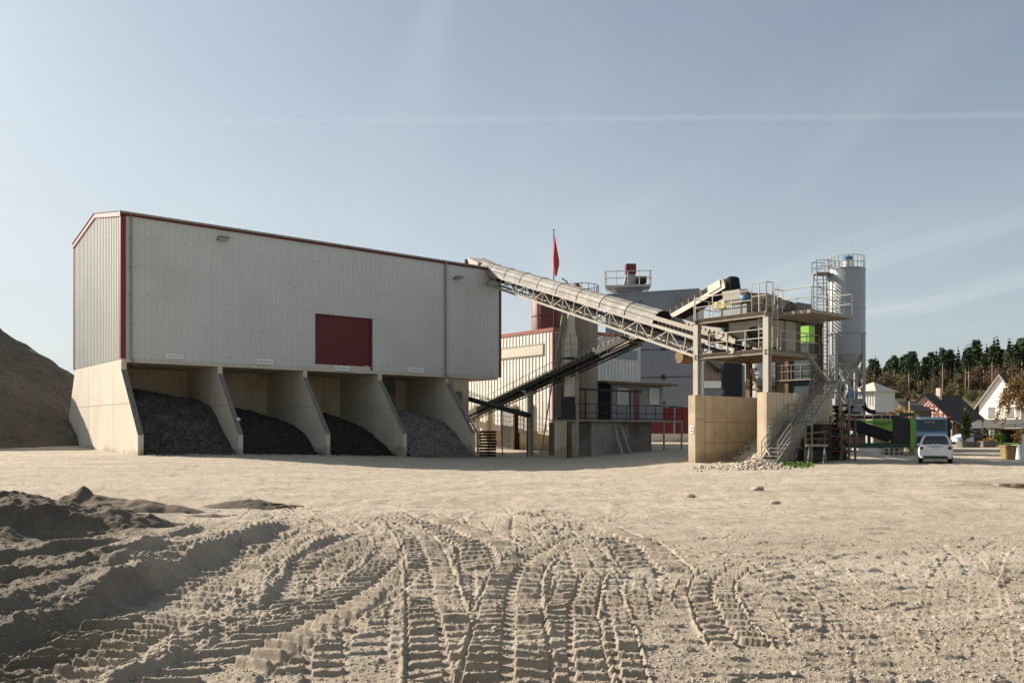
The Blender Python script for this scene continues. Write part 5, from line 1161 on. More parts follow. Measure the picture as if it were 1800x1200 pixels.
# ------------------------------------------------------------ clutter under the stairs
ru, rv = BU1 - 1.2, SV0 - .2
q = thing('tool_rack', 'red and brown steel rack full of odds and ends under the stair landing', 'rack', G(ru, rv, 0))
f = MB()
for u in (ru - .75, ru + .75):
    for v in (rv - .35, rv + .35): MB().gbox(u - .04, u + .04, v - .04, v + .04, -.1, 2.55).build('upright', m_rust, q)
f = MB()
for z in (.55, 1.2, 1.85, 2.45): f.gbox(ru - .75, ru + .75, rv - .36, rv + .36, z - .05, z + .02)
f.build('shelf', mat('faded red shelf', (.16, .035, .03), .7, .2, 2), q)
for k in range(15):
    u = ru - .6 + 1.2 * R.random(); z = (.57, 1.22, 1.87)[k % 3]; s = R.uniform(.08, .18)
    f = MB(); f.lathe(G(u, rv + R.uniform(-.2, .2), z + .003), [(s * .8, 0), (s, .03), (s, s * 1.7), (s * .5, s * 2.1), (s * .5, s * 2.3)], 10); tag(f.build('canister', (m_dark, m_ochre, m_galvd, m_rust)[k % 4], smooth=True), 'small grimy canister standing on the red rack under the stairs', 'canister', 'canisters on the rack')
def trestle(pxx, w, h, Y, label, m):
    x = (pxx - 900) / FP * Y; q = thing('trestle', label, 'trestle', (x, Y, 0)); f = MB(); f.beam((x - w / 2, Y, h), (x + w / 2, Y, h), .12, .1); f.build('top_bar', m, q)
    for s in (-1, 1):
        f = MB(); f.beam((x + s * w * .36, Y - .02, h - .05), (x + s * w * .36 - .2, Y - .3, -.05), .06, .05); f.beam((x + s * w * .36, Y + .02, h - .05), (x + s * w * .36 + .2, Y + .3, -.05), .06, .05); f.beam((x + s * w * .36 - .17, Y - .2, .25), (x + s * w * .36 + .17, Y + .2, .25), .04, .04); f.build('legs', m, q)
trestle(1436, 1.15, .92, 45.4, 'rusty steel trestle with splayed legs in front of the rack under the stairs', m_galvd)
trestle(1412, .9, .75, 45.6, 'low dark trestle standing in the weeds under the stair', m_dark)
f = MB(); a = P(1415, 762, 45.9); f.tube(a, P(1455, 758, 46.2), .05, 6); f.tube(P(1420, 770, 46), P(1420, 808, 46), .03, 5); f.tube(P(1450, 762, 46.1), P(1450, 808, 46.1), .03, 5); f.beam(P(1412, 772, 46), P(1455, 770, 46.1), .03, .05); tag(f.build('pipe_barrier', m_rust), 'brown pipe barrier behind the trestles under the stairs', 'barrier')
f = MB(); f.beam(P(1342, 778, 46.3), P(1354, 802, 45.6), .05, .05); tag(f.build('steel_bar', m_galv), 'loose steel bar leaning on the near bunker wall by the stair foot', 'bar')
# boxes added to stand for dark clutter and deep shade under the landing
q = thing('shade_stack', 'dark crates stacked in the shadow under the stair landing', 'crate', G(S2u + .2, SV1, 0))
for k in range(3):
    z = -.05 + .72 * k; a_, b_ = S2u + .15 + .5 * k, BU1 - .1
    MB().gbox(a_, b_, SV0 + .15, SV1 - .02, z, z + .68).build('stack_body', m_dark, q, bevel=.03)
    f = MB()
    for j in range(2): f.gbox(a_ - .01, b_ + .01, SV0 + .11, SV0 + .145, z + .1 + .32 * j, z + .26 + .32 * j)
    f.build('stack_slats', mat('shade dark slat', (.05, .038, .028), .9, .3, 3), q)
# ------------------------------------------------------------ things seen through and behind the steel tower
def X_(px_, Y): return (px_ - 900) / FP * Y
def Z_(py_, Y): return CH + (HY - py_) / FP * Y
# blue black container tower
Y = 68.0; q = thing('panel_tower', 'tall blue black panel clad box seen between the bunker columns under the hopper', 'tower', (X_(1288, Y), Y, -.2))
f = MB(); f.box(X_(1272.5, Y), X_(1304.5, Y), Y, Y + .9, -.2, Z_(571, Y)); f.build('panel_wall', m_navy, q)
f = MB(); f.box(X_(1272, Y) - .02, X_(1305, Y) + .02, Y - .05, Y + .95, Z_(571, Y), Z_(571, Y) + .12); f.build('roof_cap', m_navy, q)
f = MB()
for k in range(1, 3): x = X_(1272.5, Y) + 1.45 * k / 3 * 1.0; f.box(x, x + .015, Y - .012, Y, -.2, Z_(572, Y))
f.build('panel_joint', m_black, q)
f = MB(); f.box(X_(1305.5, Y), X_(1313, Y), Y + .4, Y + 2, -.2, Z_(671, Y)); f.box(X_(1307, Y), X_(1313, Y), Y + .6, Y + 1.8, Z_(670, Y), Z_(640, Y)); f.build('pale_cabinet', m_silo, q)
# dark green tower with a lime band
Y = 64.5; u0, v0 = UV(X_(1421, Y), Y)
q = thing('banded_tower', 'dark green square tower with a bright lime green band behind the steel tower', 'tower', (X_(1421, Y), Y, -.2))
lz0, lz1 = Z_(601.5, Y), Z_(572.5, Y); ua = 2.05; vb = 2.9
f = MB(); f.gbox(u0, u0 + ua, v0, v0 + vb, -.2, lz0); f.gbox(u0, u0 + ua, v0, v0 + vb, lz1, Z_(548, Y)); f.build('tower_wall', m_dgreen, q)
f = MB(); f.gbox(u0, u0 + ua, v0, v0 + vb, lz0, lz1); f.build('lime_band', m_lime, q)
f = MB(); f.rail([G(u0 - .3, v0 + vb, 5.6), G(u0 - .3, v0 - .3, 5.6), G(u0 + ua, v0 - .3, 5.6)], 1.1, .9, .025); f.gbox(u0 - .35, u0, v0 - .35, v0 + vb, 5.5, 5.58); f.gbox(u0, u0 + ua, v0 - .35, v0, 5.5, 5.58); f.build('gangway', m_galvd, q)
Y = 66.0; f = MB(); u1, v1 = UV(X_(1392, Y), Y); f.gbox(u1 - .55, u1 + .35, v1, v1 + 1, -.2, Z_(600, Y)); tag(f.build('rusty_column', m_rust), 'rusty brown steel casing beside the lime banded tower', 'casing')
Y = 67.0; f = MB(); f.box(X_(1376.5, Y), X_(1381, Y), Y, Y + .5, -.2, Z_(575, Y)); tag(f.build('pale_mast', mat('pale green paint', (.38, .52, .45), .6, .1, 1)), 'narrow pale green mast left of the rusty casing', 'mast')
# pale silo with upright lettering, ribbed tank in front of it
Y = 82.0; x = X_(1353, Y); r = (X_(1384, Y) - X_(1321, Y)) / 2
q = thing('lettered_silo', 'pale round silo with upright black letters seen under the steel tower', 'silo', (x, Y + r, -.2))
f = MB(); f.lathe((x, Y + r, 0), [(r, -.2), (r, Z_(600, Y)), (r * .4, Z_(594, Y))], 40); f.build('silo_shell', m_pale, q, smooth=True)
f = MB(); f.lathe((x, Y + r, 0), [(r, Z_(625, Y)), (r + .04, Z_(625, Y)), (r + .04, Z_(625, Y) + .1), (r, Z_(625, Y) + .1)], 40, close=False); f.build('hoop', m_galvd, q)
a = math.asin((X_(1329, Y) - x) / r); nrm = Vector((math.sin(a), -math.cos(a), 0)); at = Vector((x, Y + r, 0)) + nrm * (r + .03); at.z = Z_(665, Y)
text('DYN', m_ink, q, at, (0, 0, 1), Vector((-math.cos(a), -math.sin(a), 0)), 1.05, depth=.01)
f = MB(); yy_ = 70.0
for z in (690, 672): pass
q = thing('ribbed_tank', 'ribbed grey barrel tank with a rusty girdle beam behind the near tower column', 'tank', (X_(1356, yy_), yy_, 3))
f = MB(); xc = X_(1356, yy_); zc = Z_(679, yy_); w = X_(1378, yy_) - X_(1334, yy_); prof = []
rings = []
for k in range(25):
    t = k / 24; rr = 1.0 + (.05 if k % 2 else 0); rr *= (.78 + .22 * min(1, 4 * t, 4 * (1 - t))); rings.append([(xc - w / 2 + w * t, yy_ + math.cos(b_) * 1.0 * rr, zc + math.sin(b_) * .95 * rr) for b_ in [2 * math.pi * j / 20 for j in range(20)]])
f.loft(rings); f.build('tank_shell', mat('dirty canvas grey', (.30, .30, .26), .8, .2, 2, streak=.3), q)
f = MB(); f.beam((xc - w / 2 - .35, yy_ - 1.05, zc - .1), (xc + w / 2 + .35, yy_ - 1.05, zc - .1), .12, .2)
for s in (-.3, .3): f.beam((xc + s * w, yy_ - 1.0, zc), (xc + s * w, yy_ - 1.0, -.2), .15, .15)
f.build('girdle_frame', m_rust, q)
# timber clad house and flat white roof glimpsed left of the navy tower
Y = 150.0; q = thing('timber_house', 'brown board clad house with dark sloping eaves glimpsed under the lower deck', 'house', (X_(1256, Y), Y, 0))
f = MB(); f.box(X_(1236, Y), X_(1300, Y), Y, Y + 8, -.5, Z_(632, Y)); f.build('board_wall', m_wood, q)
f = MB()
for k in range(17): x = X_(1236, Y) + .4 * k; f.box(x, x + .12, Y - .06, Y, 4, Z_(632, Y))
f.build('cover_strips', mat('pale timber strip', (.30, .25, .19), .85, .3, 2), q)
f = MB(); f.beam((X_(1238, Y), Y - .6, Z_(635, Y)), (X_(1260, Y), Y - .6, Z_(652, Y)), 1.2, .5); f.beam((X_(1258, Y), Y - .6, Z_(652, Y)), (X_(1276, Y), Y - .6, Z_(652, Y)), 1.2, .5); f.build('eaves', m_dark, q)
f = MB(); f.box(X_(1266, Y), X_(1272, Y), Y - .1, Y, Z_(668, Y), Z_(654, Y)); f.build('window', m_glass, q)
Y = 132.0; q = thing('flat_shed', 'low grey shed with a bright white corrugated roof edge behind the left bunker wall', 'shed', (X_(1250, Y), Y, 0))
f = MB(); f.corr((X_(1234, Y), Y, 0), (1, 0, 0), X_(1320, Y) - X_(1234, Y), -.5, Z_(683, Y), (0, -1, 0), .35, .04, .1, .03); f.box(X_(1234, Y) + .01, X_(1320, Y), Y + .05, Y + 6, -.5, Z_(683, Y)); f.build('shed_wall', m_gcl, q)
f = MB(); f.box(X_(1233, Y), X_(1320, Y), Y - .8, Y + 7, Z_(682, Y), Z_(670, Y)); f.build('roof_edge', mat('white roof edge', (.78, .77, .72), .6, .04, 1), q)

# ------------------------------------------------------------ the big grey silo
SY = 72.0; sx = X_(1487.5, SY); sr = X_(1519, SY) - sx; zc0, zc1, zt_ = Z_(668, SY), Z_(624, SY), Z_(475, SY)
q = thing('cement_silo', 'tall smooth grey silo with a conical outlet and railed top, on steel legs', 'silo', (sx, SY, 0))
f = MB(); f.lathe((sx, SY, 0), [(sr, zc1), (sr, Z_(590, SY)), (sr, zt_), (sr * .98, zt_ + .06), (.3, zt_ + .25)], 64); f.build('silo_shell', m_silo, q, smooth=True)
f = MB()
for z in (Z_(588, SY), Z_(545, SY), zt_ - .06): f.lathe((sx, SY, 0), [(sr, z), (sr + (.07 if z < 12 and z > Z_(570, SY) - 6 and abs(z - Z_(588, SY)) < .1 else .025), z), (sr + (.07 if abs(z - Z_(588, SY)) < .1 else .025), z + .09), (sr, z + .09)], 64, close=False)
f.build('ring_seam', m_silo, q)
f = MB(); f.lathe((sx, SY, 0), [(.22, zc0 - .3), (.28, zc0), (sr - .02, zc1 - .004)], 48); f.build('outlet_cone', m_silo, q, smooth=True)
for k, a in enumerate((225, 315, 45, 135)):
    a = rad(a - 6); c = Vector((sx + math.cos(a) * (sr + .02), SY + math.sin(a) * (sr + .02), 0)); f = MB(); f.beam(c + Vector((0, 0, .0)), c + Vector((0, 0, Z_(590, SY))), .26, .26, Vector((1, 0, 0))); f.build('leg', m_silo, q)
f = MB()
an = [rad(x_ - 6) for x_ in (225, 315, 45, 135, 225)]
pc = [Vector((sx + math.cos(a) * sr, SY + math.sin(a) * sr, 0)) for a in an]
for a, b in zip(pc[:-1], pc[1:]):
    f.beam(a + Vector((0, 0, zc1 - .3)), b + Vector((0, 0, Z_(690, SY))), .09, .09); f.beam(b + Vector((0, 0, zc1 - .3)), a + Vector((0, 0, Z_(690, SY))), .09, .09); f.beam(a + Vector((0, 0, Z_(692, SY))), b + Vector((0, 0, Z_(692, SY))), .12, .14)
f.build('leg_brace', m_galvd, q)
f = MB(); ring = [Vector((sx + (sr - .05) * math.cos(i * math.pi / 12), SY + (sr - .05) * math.sin(i * math.pi / 12), zt_)) for i in range(25)]
f.rail(ring, 1.05, 3, .028, (.5,)); f.build('top_railing', m_galv, q)
f = MB(); f.lathe((sx + .02, SY - .3, zt_), [(.40, .0), (.40, .75), (.42, .76)], 20); f.build('filter_unit', m_steel, q, smooth=True)
f = MB(); f.lathe((sx + .02, SY - .3, zt_ + .76), [(.43, 0), (.43, .25), (.3, .36), (.05, .4)], 20); f.build('filter_cap', m_blue, q, smooth=True)
f = MB(); f.tube((sx + .55, SY, zt_), (sx + .55, SY, zt_ + 2.1), .02, 4); f.build('lightning_rod', m_galv, q)
f = MB(); f.path([(sx - sr - .1, SY - .1, zt_ - 2), (sx - sr - .1, SY - .1, 4)], .05, 5); f.tube((sx - sr + .1, SY - .75, zc1 + 1.6), (sx - sr - .5, SY - .75, zc1 + 1.5), .05, 5); f.build('filling_pipe', m_galvd, q)
# stair ladder tower
lx0, lx1 = X_(1433, SY), X_(1450, SY); q = thing('ladder_tower', 'slender galvanised ladder tower with a railed landing up the left side of the grey silo', 'ladder', ((lx0 + lx1) / 2, SY, 0))
f = MB()
for x in (lx0, lx1):
    for y_ in (SY - .4, SY + .4): f.beam((x, y_, 0), (x, y_, Z_(482, SY)), .07, .07, Vector((1, 0, 0)))
for k in range(12): z = 2 + k * 1.15; s = k % 2; f.beam((lx0 if s else lx1, SY + .4, z), (lx1 if s else lx0, SY + .4, z + 1.15), .045, .045)
f.build('frame', m_stair_shade, q)
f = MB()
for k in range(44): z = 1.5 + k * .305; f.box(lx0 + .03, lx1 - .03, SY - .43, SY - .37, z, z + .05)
f.build('rungs', m_stair_shade, q)
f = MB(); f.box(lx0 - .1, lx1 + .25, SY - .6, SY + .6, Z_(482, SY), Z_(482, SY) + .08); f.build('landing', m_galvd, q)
f = MB(); z = Z_(482, SY) + .08; f.rail([(lx1 + .2, SY - .55, z), (lx0 - .08, SY - .55, z), (lx0 - .08, SY + .55, z), (lx1 + .2, SY + .55, z)], 1.0, .9, .03, (.5,)); f.build('railing', m_stair_shade, q)
# frame, platform and screw under the silo
q = thing('weigh_platform', 'grey steel weighing platform with a rail under the silo outlet', 'platform', (sx, SY - 2.4, 0)); yb = SY - 2.6
f = MB(); f.box(X_(1468, yb), X_(1519, yb), yb, yb + 1.8, Z_(711, yb), Z_(700, yb)); f.build('bin_wall', m_silo, q)
f = MB(); f.box(X_(1467, yb), X_(1520, yb), yb - .06, yb + .01, Z_(712.5, yb), Z_(711, yb)); f.rail([(X_(1470, yb), yb + .1, Z_(700, yb)), (X_(1503, yb), yb + .1, Z_(700, yb))], .95, .75, .025, (.5,)); f.build('platform_rail', m_galv, q)
f = MB()
for k in range(9): x = X_(1500 + k * 2, yb); f.box(x, x + .025, yb - .03, yb, Z_(710, yb), Z_(701, yb))
f.build('ribs', m_galvd, q)
f = MB(); f.hexa([(X_(1501, yb), yb + .2, 0), (X_(1517, yb), yb + .2, 0), (X_(1517, yb), yb + 1.6, 0), (X_(1501, yb), yb + 1.6, 0), (X_(1501, yb), yb + .2, Z_(712.5, yb)), (X_(1517, yb), yb + .2, Z_(712.5, yb)), (X_(1517, yb), yb + 1.6, Z_(712.5, yb)), (X_(1501, yb), yb + 1.6, Z_(712.5, yb))]); f.build('pedestal', m_silo, q)
f = MB()
for a, b in (((1462, 745), (1500, 715)), ((1466, 716), (1500, 748)), ((1462, 716), (1490, 712)), ((1463, 730), (1502, 730)), ((1463, 750), (1503, 748)), ((1470, 712), (1470, 785)), ((1482, 725), (1500, 712)), ((1464, 738), (1486, 740)), ((1464, 760), (1482, 785)), ((1478, 716), (1478, 786)), ((1466, 772), (1500, 768)), ((1463, 722), (1512, 726))): f.beam(P(*a, yb), P(*b, yb), .16, .16)
f.build('under_frame', m_dark, q)
f = MB(); f.path([P(1518, 707, yb + .3), P(1521, 717, yb + .3), P(1529, 723, yb + .3), P(1538, 724, yb + .3)], .18, 8); f.build('hose', m_rubber, q)
q = thing('screw_conveyor', 'slanting screw conveyor with a blue motor below the silo cone', 'conveyor', P(1487, 675, SY - .6))
f = MB(); f.tube(P(1484, 668, SY - .3), P(1503, 697, SY - 1.6), .2, 12); f.build('screw_tube', m_silo, q)
f = MB(); f.tube(P(1489, 689, SY - 1.9), P(1505, 697, SY - 1.9), .27, 12); f.lathe(P(1487, 688, SY - 1.9), [(.1, 0), (.3, .05), (.3, .3), (.1, .35)], 14, ax=(1, 0, -.4)); f.build('motor', m_blue, q, smooth=True)
f = MB()
for a, b in (((1449, 668), (1466, 695)), ((1458, 655), (1480, 692)), ((1449, 690), (1480, 690))): f.beam(P(*a, SY - 3), P(*b, SY - 3), .1, .12)
f.beam(P(1446, 650, SY - 3), P(1487, 708, SY - 3.2), .5, .08); tag(f.build('gangway_frame', m_galvd), 'slanting grey gangway between the stair landing and the silo legs', 'gangway')

# ------------------------------------------------------------ green mobile plant on concrete blocks
MY = 60.0
def mp_(a, b): return P(a, b, MY)
q = thing('mobile_plant', 'lime and dark green mobile mixing plant with a black sloping belt, parked on concrete blocks', 'plant machine', (X_(1540, MY), MY, .6))
f = MB(); f.box(X_(1479, MY), X_(1607, MY), MY - .1, MY + .2, Z_(786.5, MY), Z_(779, MY)); f.box(X_(1479, MY), X_(1607, MY), MY + 2.0, MY + 2.3, Z_(786.5, MY), Z_(779, MY)); f.build('base_frame', m_gbeam, q)
f = MB(); f.prism([mp_(1512, 738.5), mp_(1568, 737), mp_(1568, 758)], (0, .12, 0)); g_ = f.build('side_panel', m_green, q)
text('Käppeli', m_ink, q, Vector((X_(1550, MY), MY - .012, Z_(743.5, MY))), (1, 0, 0), (0, 0, 1), .40, depth=.003)
f = MB(); f.prism([mp_(1478, 735), mp_(1511, 738.5), mp_(1567.5, 758.5), mp_(1568, 766), mp_(1562, 777), mp_(1545, 772), mp_(1490, 754), mp_(1478, 748)], (0, 1.9, 0)); f.build('sloping_belt', m_rubber, q)
f = MB(); f.box(X_(1485, MY), X_(1568, MY), MY - .02, MY + .03, Z_(737, MY), Z_(736, MY)); f.box(X_(1484, MY), X_(1568, MY), MY - .05, MY + .05, Z_(729.5, MY), Z_(727.8, MY))
for k in range(6): x = X_(1489 + k * 15, MY); f.box(x, x + .05, MY - .03, MY + .03, Z_(736, MY), Z_(729.5, MY))
f.build('top_rail', mat('beige rail paint', (.50, .44, .33), .7, .1, 2), q)
f = MB(); f.box(X_(1486, MY), X_(1567, MY), MY + .05, MY + 1.9, Z_(736.5, MY), Z_(730, MY)); f.build('top_hopper', m_dark, q)
f = MB(); f.prism([mp_(1568.5, 730), mp_(1577, 730), mp_(1600, 736), mp_(1598, 779), mp_(1568.5, 779)], (0, 1.9, 0)); f.build('housing', mat('black housing', (.02, .02, .022), .6, .2, 2), q)
f = MB(); f.box(X_(1598.5, MY), X_(1607.5, MY), MY - .15, MY + 2.2, Z_(790, MY), Z_(737, MY)); f.build('end_panel', m_green, q, bevel=.03)
f = MB(); f.beam(mp_(1571, 733), mp_(1604, 739), .12, .1); f.box(X_(1580, MY), X_(1604, MY), MY + .1, MY + 1.8, Z_(731, MY), Z_(725, MY)); f.path([mp_(1596, 727), mp_(1604, 728), mp_(1607, 738)], .09, 6); f.build('engine_top', m_gbeam, q)
f = MB(); f.box(X_(1479, MY), X_(1481.5, MY), MY - .05, MY + .05, Z_(779, MY), Z_(740, MY)); f.box(X_(1506, MY), X_(1508.5, MY), MY + .3, MY + .4, Z_(779, MY), Z_(767, MY)); f.build('red_prop', mat('red prop paint', (.35, .05, .035), .6, .15, 3), q)
f = MB()
for a, b in (((1474, 778), (1484, 752)), ((1470, 752), (1478, 772)), ((1484, 772), (1500, 756)), ((1497, 779), (1506, 757)), ((1560, 778), (1570, 764)), ((1465, 738), (1480, 742))): f.beam(P(*a, MY + .6), P(*b, MY + .6), .12, .1)
f.build('braces', m_dark, q)
f = MB(); f.box(X_(1510, MY), X_(1522, MY), MY + .8, MY + 1.5, Z_(779, MY), Z_(758, MY)); f.lathe((X_(1500, MY), MY + 1, Z_(779, MY)), [(.22, 0), (.22, .5), (.1, .6)], 12); f.box(X_(1526, MY), X_(1532, MY), MY + .9, MY + 1.4, Z_(779, MY), Z_(764, MY)); f.build('pump_unit', m_galvd, q)
q.rotation_euler = (0, 0, rad(-20)); q.scale = (.93, .93, 1)
# blocks
def block(px0, px1, py0, py1, Y, holes, label, m):
    x0, x1, z0, z1 = X_(px0, Y), X_(px1, Y), max(gz(X_(px0, Y), Y) - .02, Z_(py1, Y) - .1), Z_(py0, Y); q = thing('concrete_block', label, 'block', ((x0 + x1) / 2, Y, z0), 'concrete blocks under the green machine')
    MB().box(x0, x1, Y, Y + 1.2, z0, z1).build('block_body', m, q, bevel=.02)
    if holes:
        f = MB()
        for hx_, hz_ in holes: cx, cz = x0 + (x1 - x0) * hx_, z0 + (z1 - z0) * hz_; f.box(cx - .085, cx + .085, Y - .012, Y + .05, cz - .085, cz + .085)
        f.build('block_sockets', m_dark, q)
block(1463, 1497, 786.5, 795.5, MY - .3, [(.42, .5), (.64, .5), (.87, .5)], 'long perforated concrete block under the left end of the green machine', m_conc)
block(1509, 1554, 787.8, 799, MY - .2, None, 'plain pale concrete slab block in the middle under the green machine', mat('pale new concrete', (.62, .58, .50), .85, .06, 1))
block(1554, 1589, 786.8, 801, MY - .45, [(.12, .75), (.37, .75), (.63, .75), (.12, .25), (.37, .25), (.63, .25), (.88, .25)], 'perforated concrete block with two rows of holes near the right end of the green machine', m_conc)
block(1607, 1616, 786, 800, MY + .4, None, 'short grey concrete block right behind the white car', m_conc2)
f = MB(); f.beam(P(1588, 797, MY - .3), P(1606, 797, MY - .6), .06, .07); f.beam(P(1600, 797, MY - .6), P(1609, 789, MY + .4), .06, .07); tag(f.build('tow_bar', m_galv), 'pale steel tow bar lying beside the perforated block', 'bar')
def pilefn(X, Y): return lump(X, Y, X_(1510, 57.5), 57.6, 2.9, 1.0, .42, 31)
heap('sand_strip', 'low strip of pale sand in front of the blocks under the green machine', 'sand', m_rubble, 19.5, 27.5, 55.8, 59.4, .12, pilefn)

# ------------------------------------------------------------ car
CY = 44.2; cx = X_(1644.5, CY); q = thing('parked_car', 'small white round backed hatchback seen from behind on the yard at the right', 'car', (cx, CY, 0))
def sect(y, zs, half):   # closed ring in xz at depth y; zs/half lists bottom to top
    r = [(cx + h, y, z) for z, h in zip(zs, half)]; return r + [(cx - h, y, z) for z, h in reversed(list(zip(zs, half)))]
f = MB(); H_ = [.28, .45, .62, .80, .95, 1.10, 1.28, 1.42, 1.48]
secs = [(0.0, [.30, .42, .60, .76, .86, .90, .91, .915, .92], [.60, .72, .76, .72, .62, .50, .3, .2, .05]),
        (.10, [.26, .42, .60, .80, .96, 1.02, 1.04, 1.05, 1.06], [.72, .79, .81, .79, .72, .66, .5, .3, .1]),
        (.30, [.24, .42, .60, .82, .98, 1.12, 1.24, 1.30, 1.32], [.76, .81, .83, .81, .75, .68, .60, .40, .1]),
        (.62, [.22, .42, .60, .84, 1.0, 1.16, 1.34, 1.44, 1.47], [.77, .815, .835, .82, .77, .70, .62, .46, .1]),
        (1.2, [.22, .42, .60, .84, 1.0, 1.16, 1.36, 1.47, 1.50], [.77, .815, .835, .82, .78, .71, .63, .48, .1]),
        (2.0, [.22, .42, .60, .84, 1.0, 1.14, 1.32, 1.43, 1.46], [.77, .815, .835, .82, .77, .70, .62, .46, .1]),
        (2.6, [.22, .42, .60, .82, .97, 1.02, 1.06, 1.08, 1.09], [.77, .815, .83, .81, .74, .68, .5, .3, .1]),
        (3.3, [.24, .42, .58, .72, .80, .84, .87, .88, .89], [.70, .77, .79, .76, .68, .55, .4, .2, .05]),
        (3.55, [.30, .42, .52, .60, .66, .68, .69, .70, .70], [.5, .6, .62, .6, .5, .4, .3, .1, .05])]
f.loft([sect(CY + y, z, h) for y, z, h in secs]); body = f.build('body', m_car, q, smooth=True)
f = MB(); f.loft([[(cx + s * w, CY + y + dy, z - dy * .3) for s, dy in ((-1, 0), (1, 0), (.96, .14), (-.96, .14))] for y, z, w in ((.055, .99, .62), (.185, 1.25, .555), (.30, 1.36, .50), (.45, 1.445, .43))]); f.build('rear_window', m_dglass, q)
f = MB()
for s in (-1, 1): f.add([(cx + s * .775, CY + .75, 1.04), (cx + s * .775, CY + 2.3, 1.04), (cx + s * .64, CY + 2.0, 1.38), (cx + s * .64, CY + .9, 1.38)], [(0, 1, 2, 3)])
f.build('side_windows', m_dglass, q)
f = MB(); f.box(cx - .56, cx + .56, CY - .05, CY + .2, .24, .40); f.box(cx - .70, cx - .66, CY - .0, CY + .12, .36, .58); f.box(cx + .66, cx + .70, CY - .0, CY + .12, .36, .58); f.build('lower_bumper', m_plast, q, bevel=.02)
for s in (-1, 1):
    f = MB(); f.lathe((cx + s * .655, CY + .02, .80), [(.01, -.04), (.085, -.03), (.10, .0), (.10, .2)], 14, ax=(0, 1, 0)); f.build('tail_lamp', m_lamp, q, smooth=True)
    f = MB(); f.lathe((cx + s * .80 - .1 * s, CY + .72, .30), [(.12, -.11), (.30, -.1), (.31, 0), (.30, .1), (.12, .11)], 22, ax=(1, 0, 0)); w = f.build('wheel', m_tyre, q, smooth=True)
    f = MB(); f.lathe((cx + s * .80 - .1 * s, CY + .72, .30), [(.02, -.115), (.19, -.112), (.19, .112), (.02, .115)], 14, ax=(1, 0, 0)); f.build('rim', m_steel, w)
    f = MB(); f.lathe((cx + s * .80 - .1 * s, CY + 2.9, .30), [(.12, -.11), (.30, -.1), (.31, 0), (.30, .1), (.12, .11)], 22, ax=(1, 0, 0)); f.build('wheel', m_tyre, q, smooth=True)
    f = MB(); f.hexa([(cx + s * .79, CY + 2.2, 1.0), (cx + s * .97, CY + 2.2, 1.0), (cx + s * .97, CY + 2.36, 1.0), (cx + s * .79, CY + 2.3, 1.0), (cx + s * .79, CY + 2.2, 1.08), (cx + s * .96, CY + 2.2, 1.13), (cx + s * .96, CY + 2.36, 1.13), (cx + s * .79, CY + 2.3, 1.08)]); f.build('wing_mirror', m_plast, q, bevel=.015)
f = MB(); f.box(cx - .29, cx + .29, CY - .03, CY + .06, .73, .85); pl = f.build('number_plate', m_sign, q); 
f = MB()
for k in range(6): x = cx - .2 + .075 * k; f.box(x, x + .045, CY - .034, CY - .031, .76, .82)
f.build('plate_marks', mat('grey plate mark', (.25, .25, .25), .6), pl)
f = MB(); f.lathe((cx, CY + .07, .955), [(.0, -.03), (.055, -.03), (.055, .06)], 12, ax=(0, 1, -.3)); f.build('badge', m_dark, q)
f = MB(); f.box(cx - .34, cx + .34, CY - .02, CY + .1, .87, .90); f.build('handle_strip', m_plast, q)

q.rotation_euler = (0, 0, rad(-26))
# ------------------------------------------------------------ truck with crane
TY = 69.0; tx = X_(1637, TY); q = thing('crane_truck', 'blue and white truck facing the camera with a folded dark red crane behind its cab', 'truck', (tx, TY, 0))
hw = 1.22
f = MB(); f.loft([[(tx - hw, TY + .05, .75), (tx + hw, TY + .05, .75), (tx + hw, TY + 2.1, .75), (tx - hw, TY + 2.1, .75)], [(tx - hw, TY, 1.7), (tx + hw, TY, 1.7), (tx + hw, TY + 2.1, 1.7), (tx - hw, TY + 2.1, 1.7)], [(tx - hw * .96, TY + .22, 2.75), (tx + hw * .96, TY + .22, 2.75), (tx + hw * .96, TY + 2.1, 2.75), (tx - hw * .96, TY + 2.1, 2.75)], [(tx - hw * .88, TY + .4, 2.95), (tx + hw * .88, TY + .4, 2.95), (tx + hw * .88, TY + 2.0, 2.95), (tx - hw * .88, TY + 2.0, 2.95)]]); f.build('cab', m_tblue, q, bevel=.05)
f = MB(); f.hexa([(tx - 1.08, TY - .02, 1.78), (tx + 1.08, TY - .02, 1.78), (tx + 1.08, TY + .1, 1.78), (tx - 1.08, TY + .1, 1.78), (tx - 1.02, TY + .14, 2.68), (tx + 1.02, TY + .14, 2.68), (tx + 1.02, TY + .3, 2.68), (tx - 1.02, TY + .3, 2.68)]); ws_ = f.build('windscreen', m_dglass, q)
text('Rudi Max', m_wink, q, (tx - .1, TY + .105, 2.56), (1, 0, 0), (0, -.15, 1), .2, depth=.006)
f = MB(); f.box(tx - 1.2, tx + 1.2, TY - .05, TY + .02, 1.36, 1.66); f.build('grille_band', mat('light blue band', (.22, .36, .47), .5, .05, 1), q)
f = MB(); f.box(tx - 1.2, tx + 1.2, TY - .06, TY + .02, 1.22, 1.31); f.build('red_stripe', mat('red stripe paint', (.4, .08, .06), .5), q)
f = MB(); f.box(tx - 1.0, tx + 1.0, TY - .07, TY + .03, .80, 1.2); f.build('grille', m_plast, q)
f = MB(); f.box(tx - 1.25, tx + 1.25, TY - .12, TY + .25, .35, .78); f.build('bumper', m_dark, q, bevel=.04)
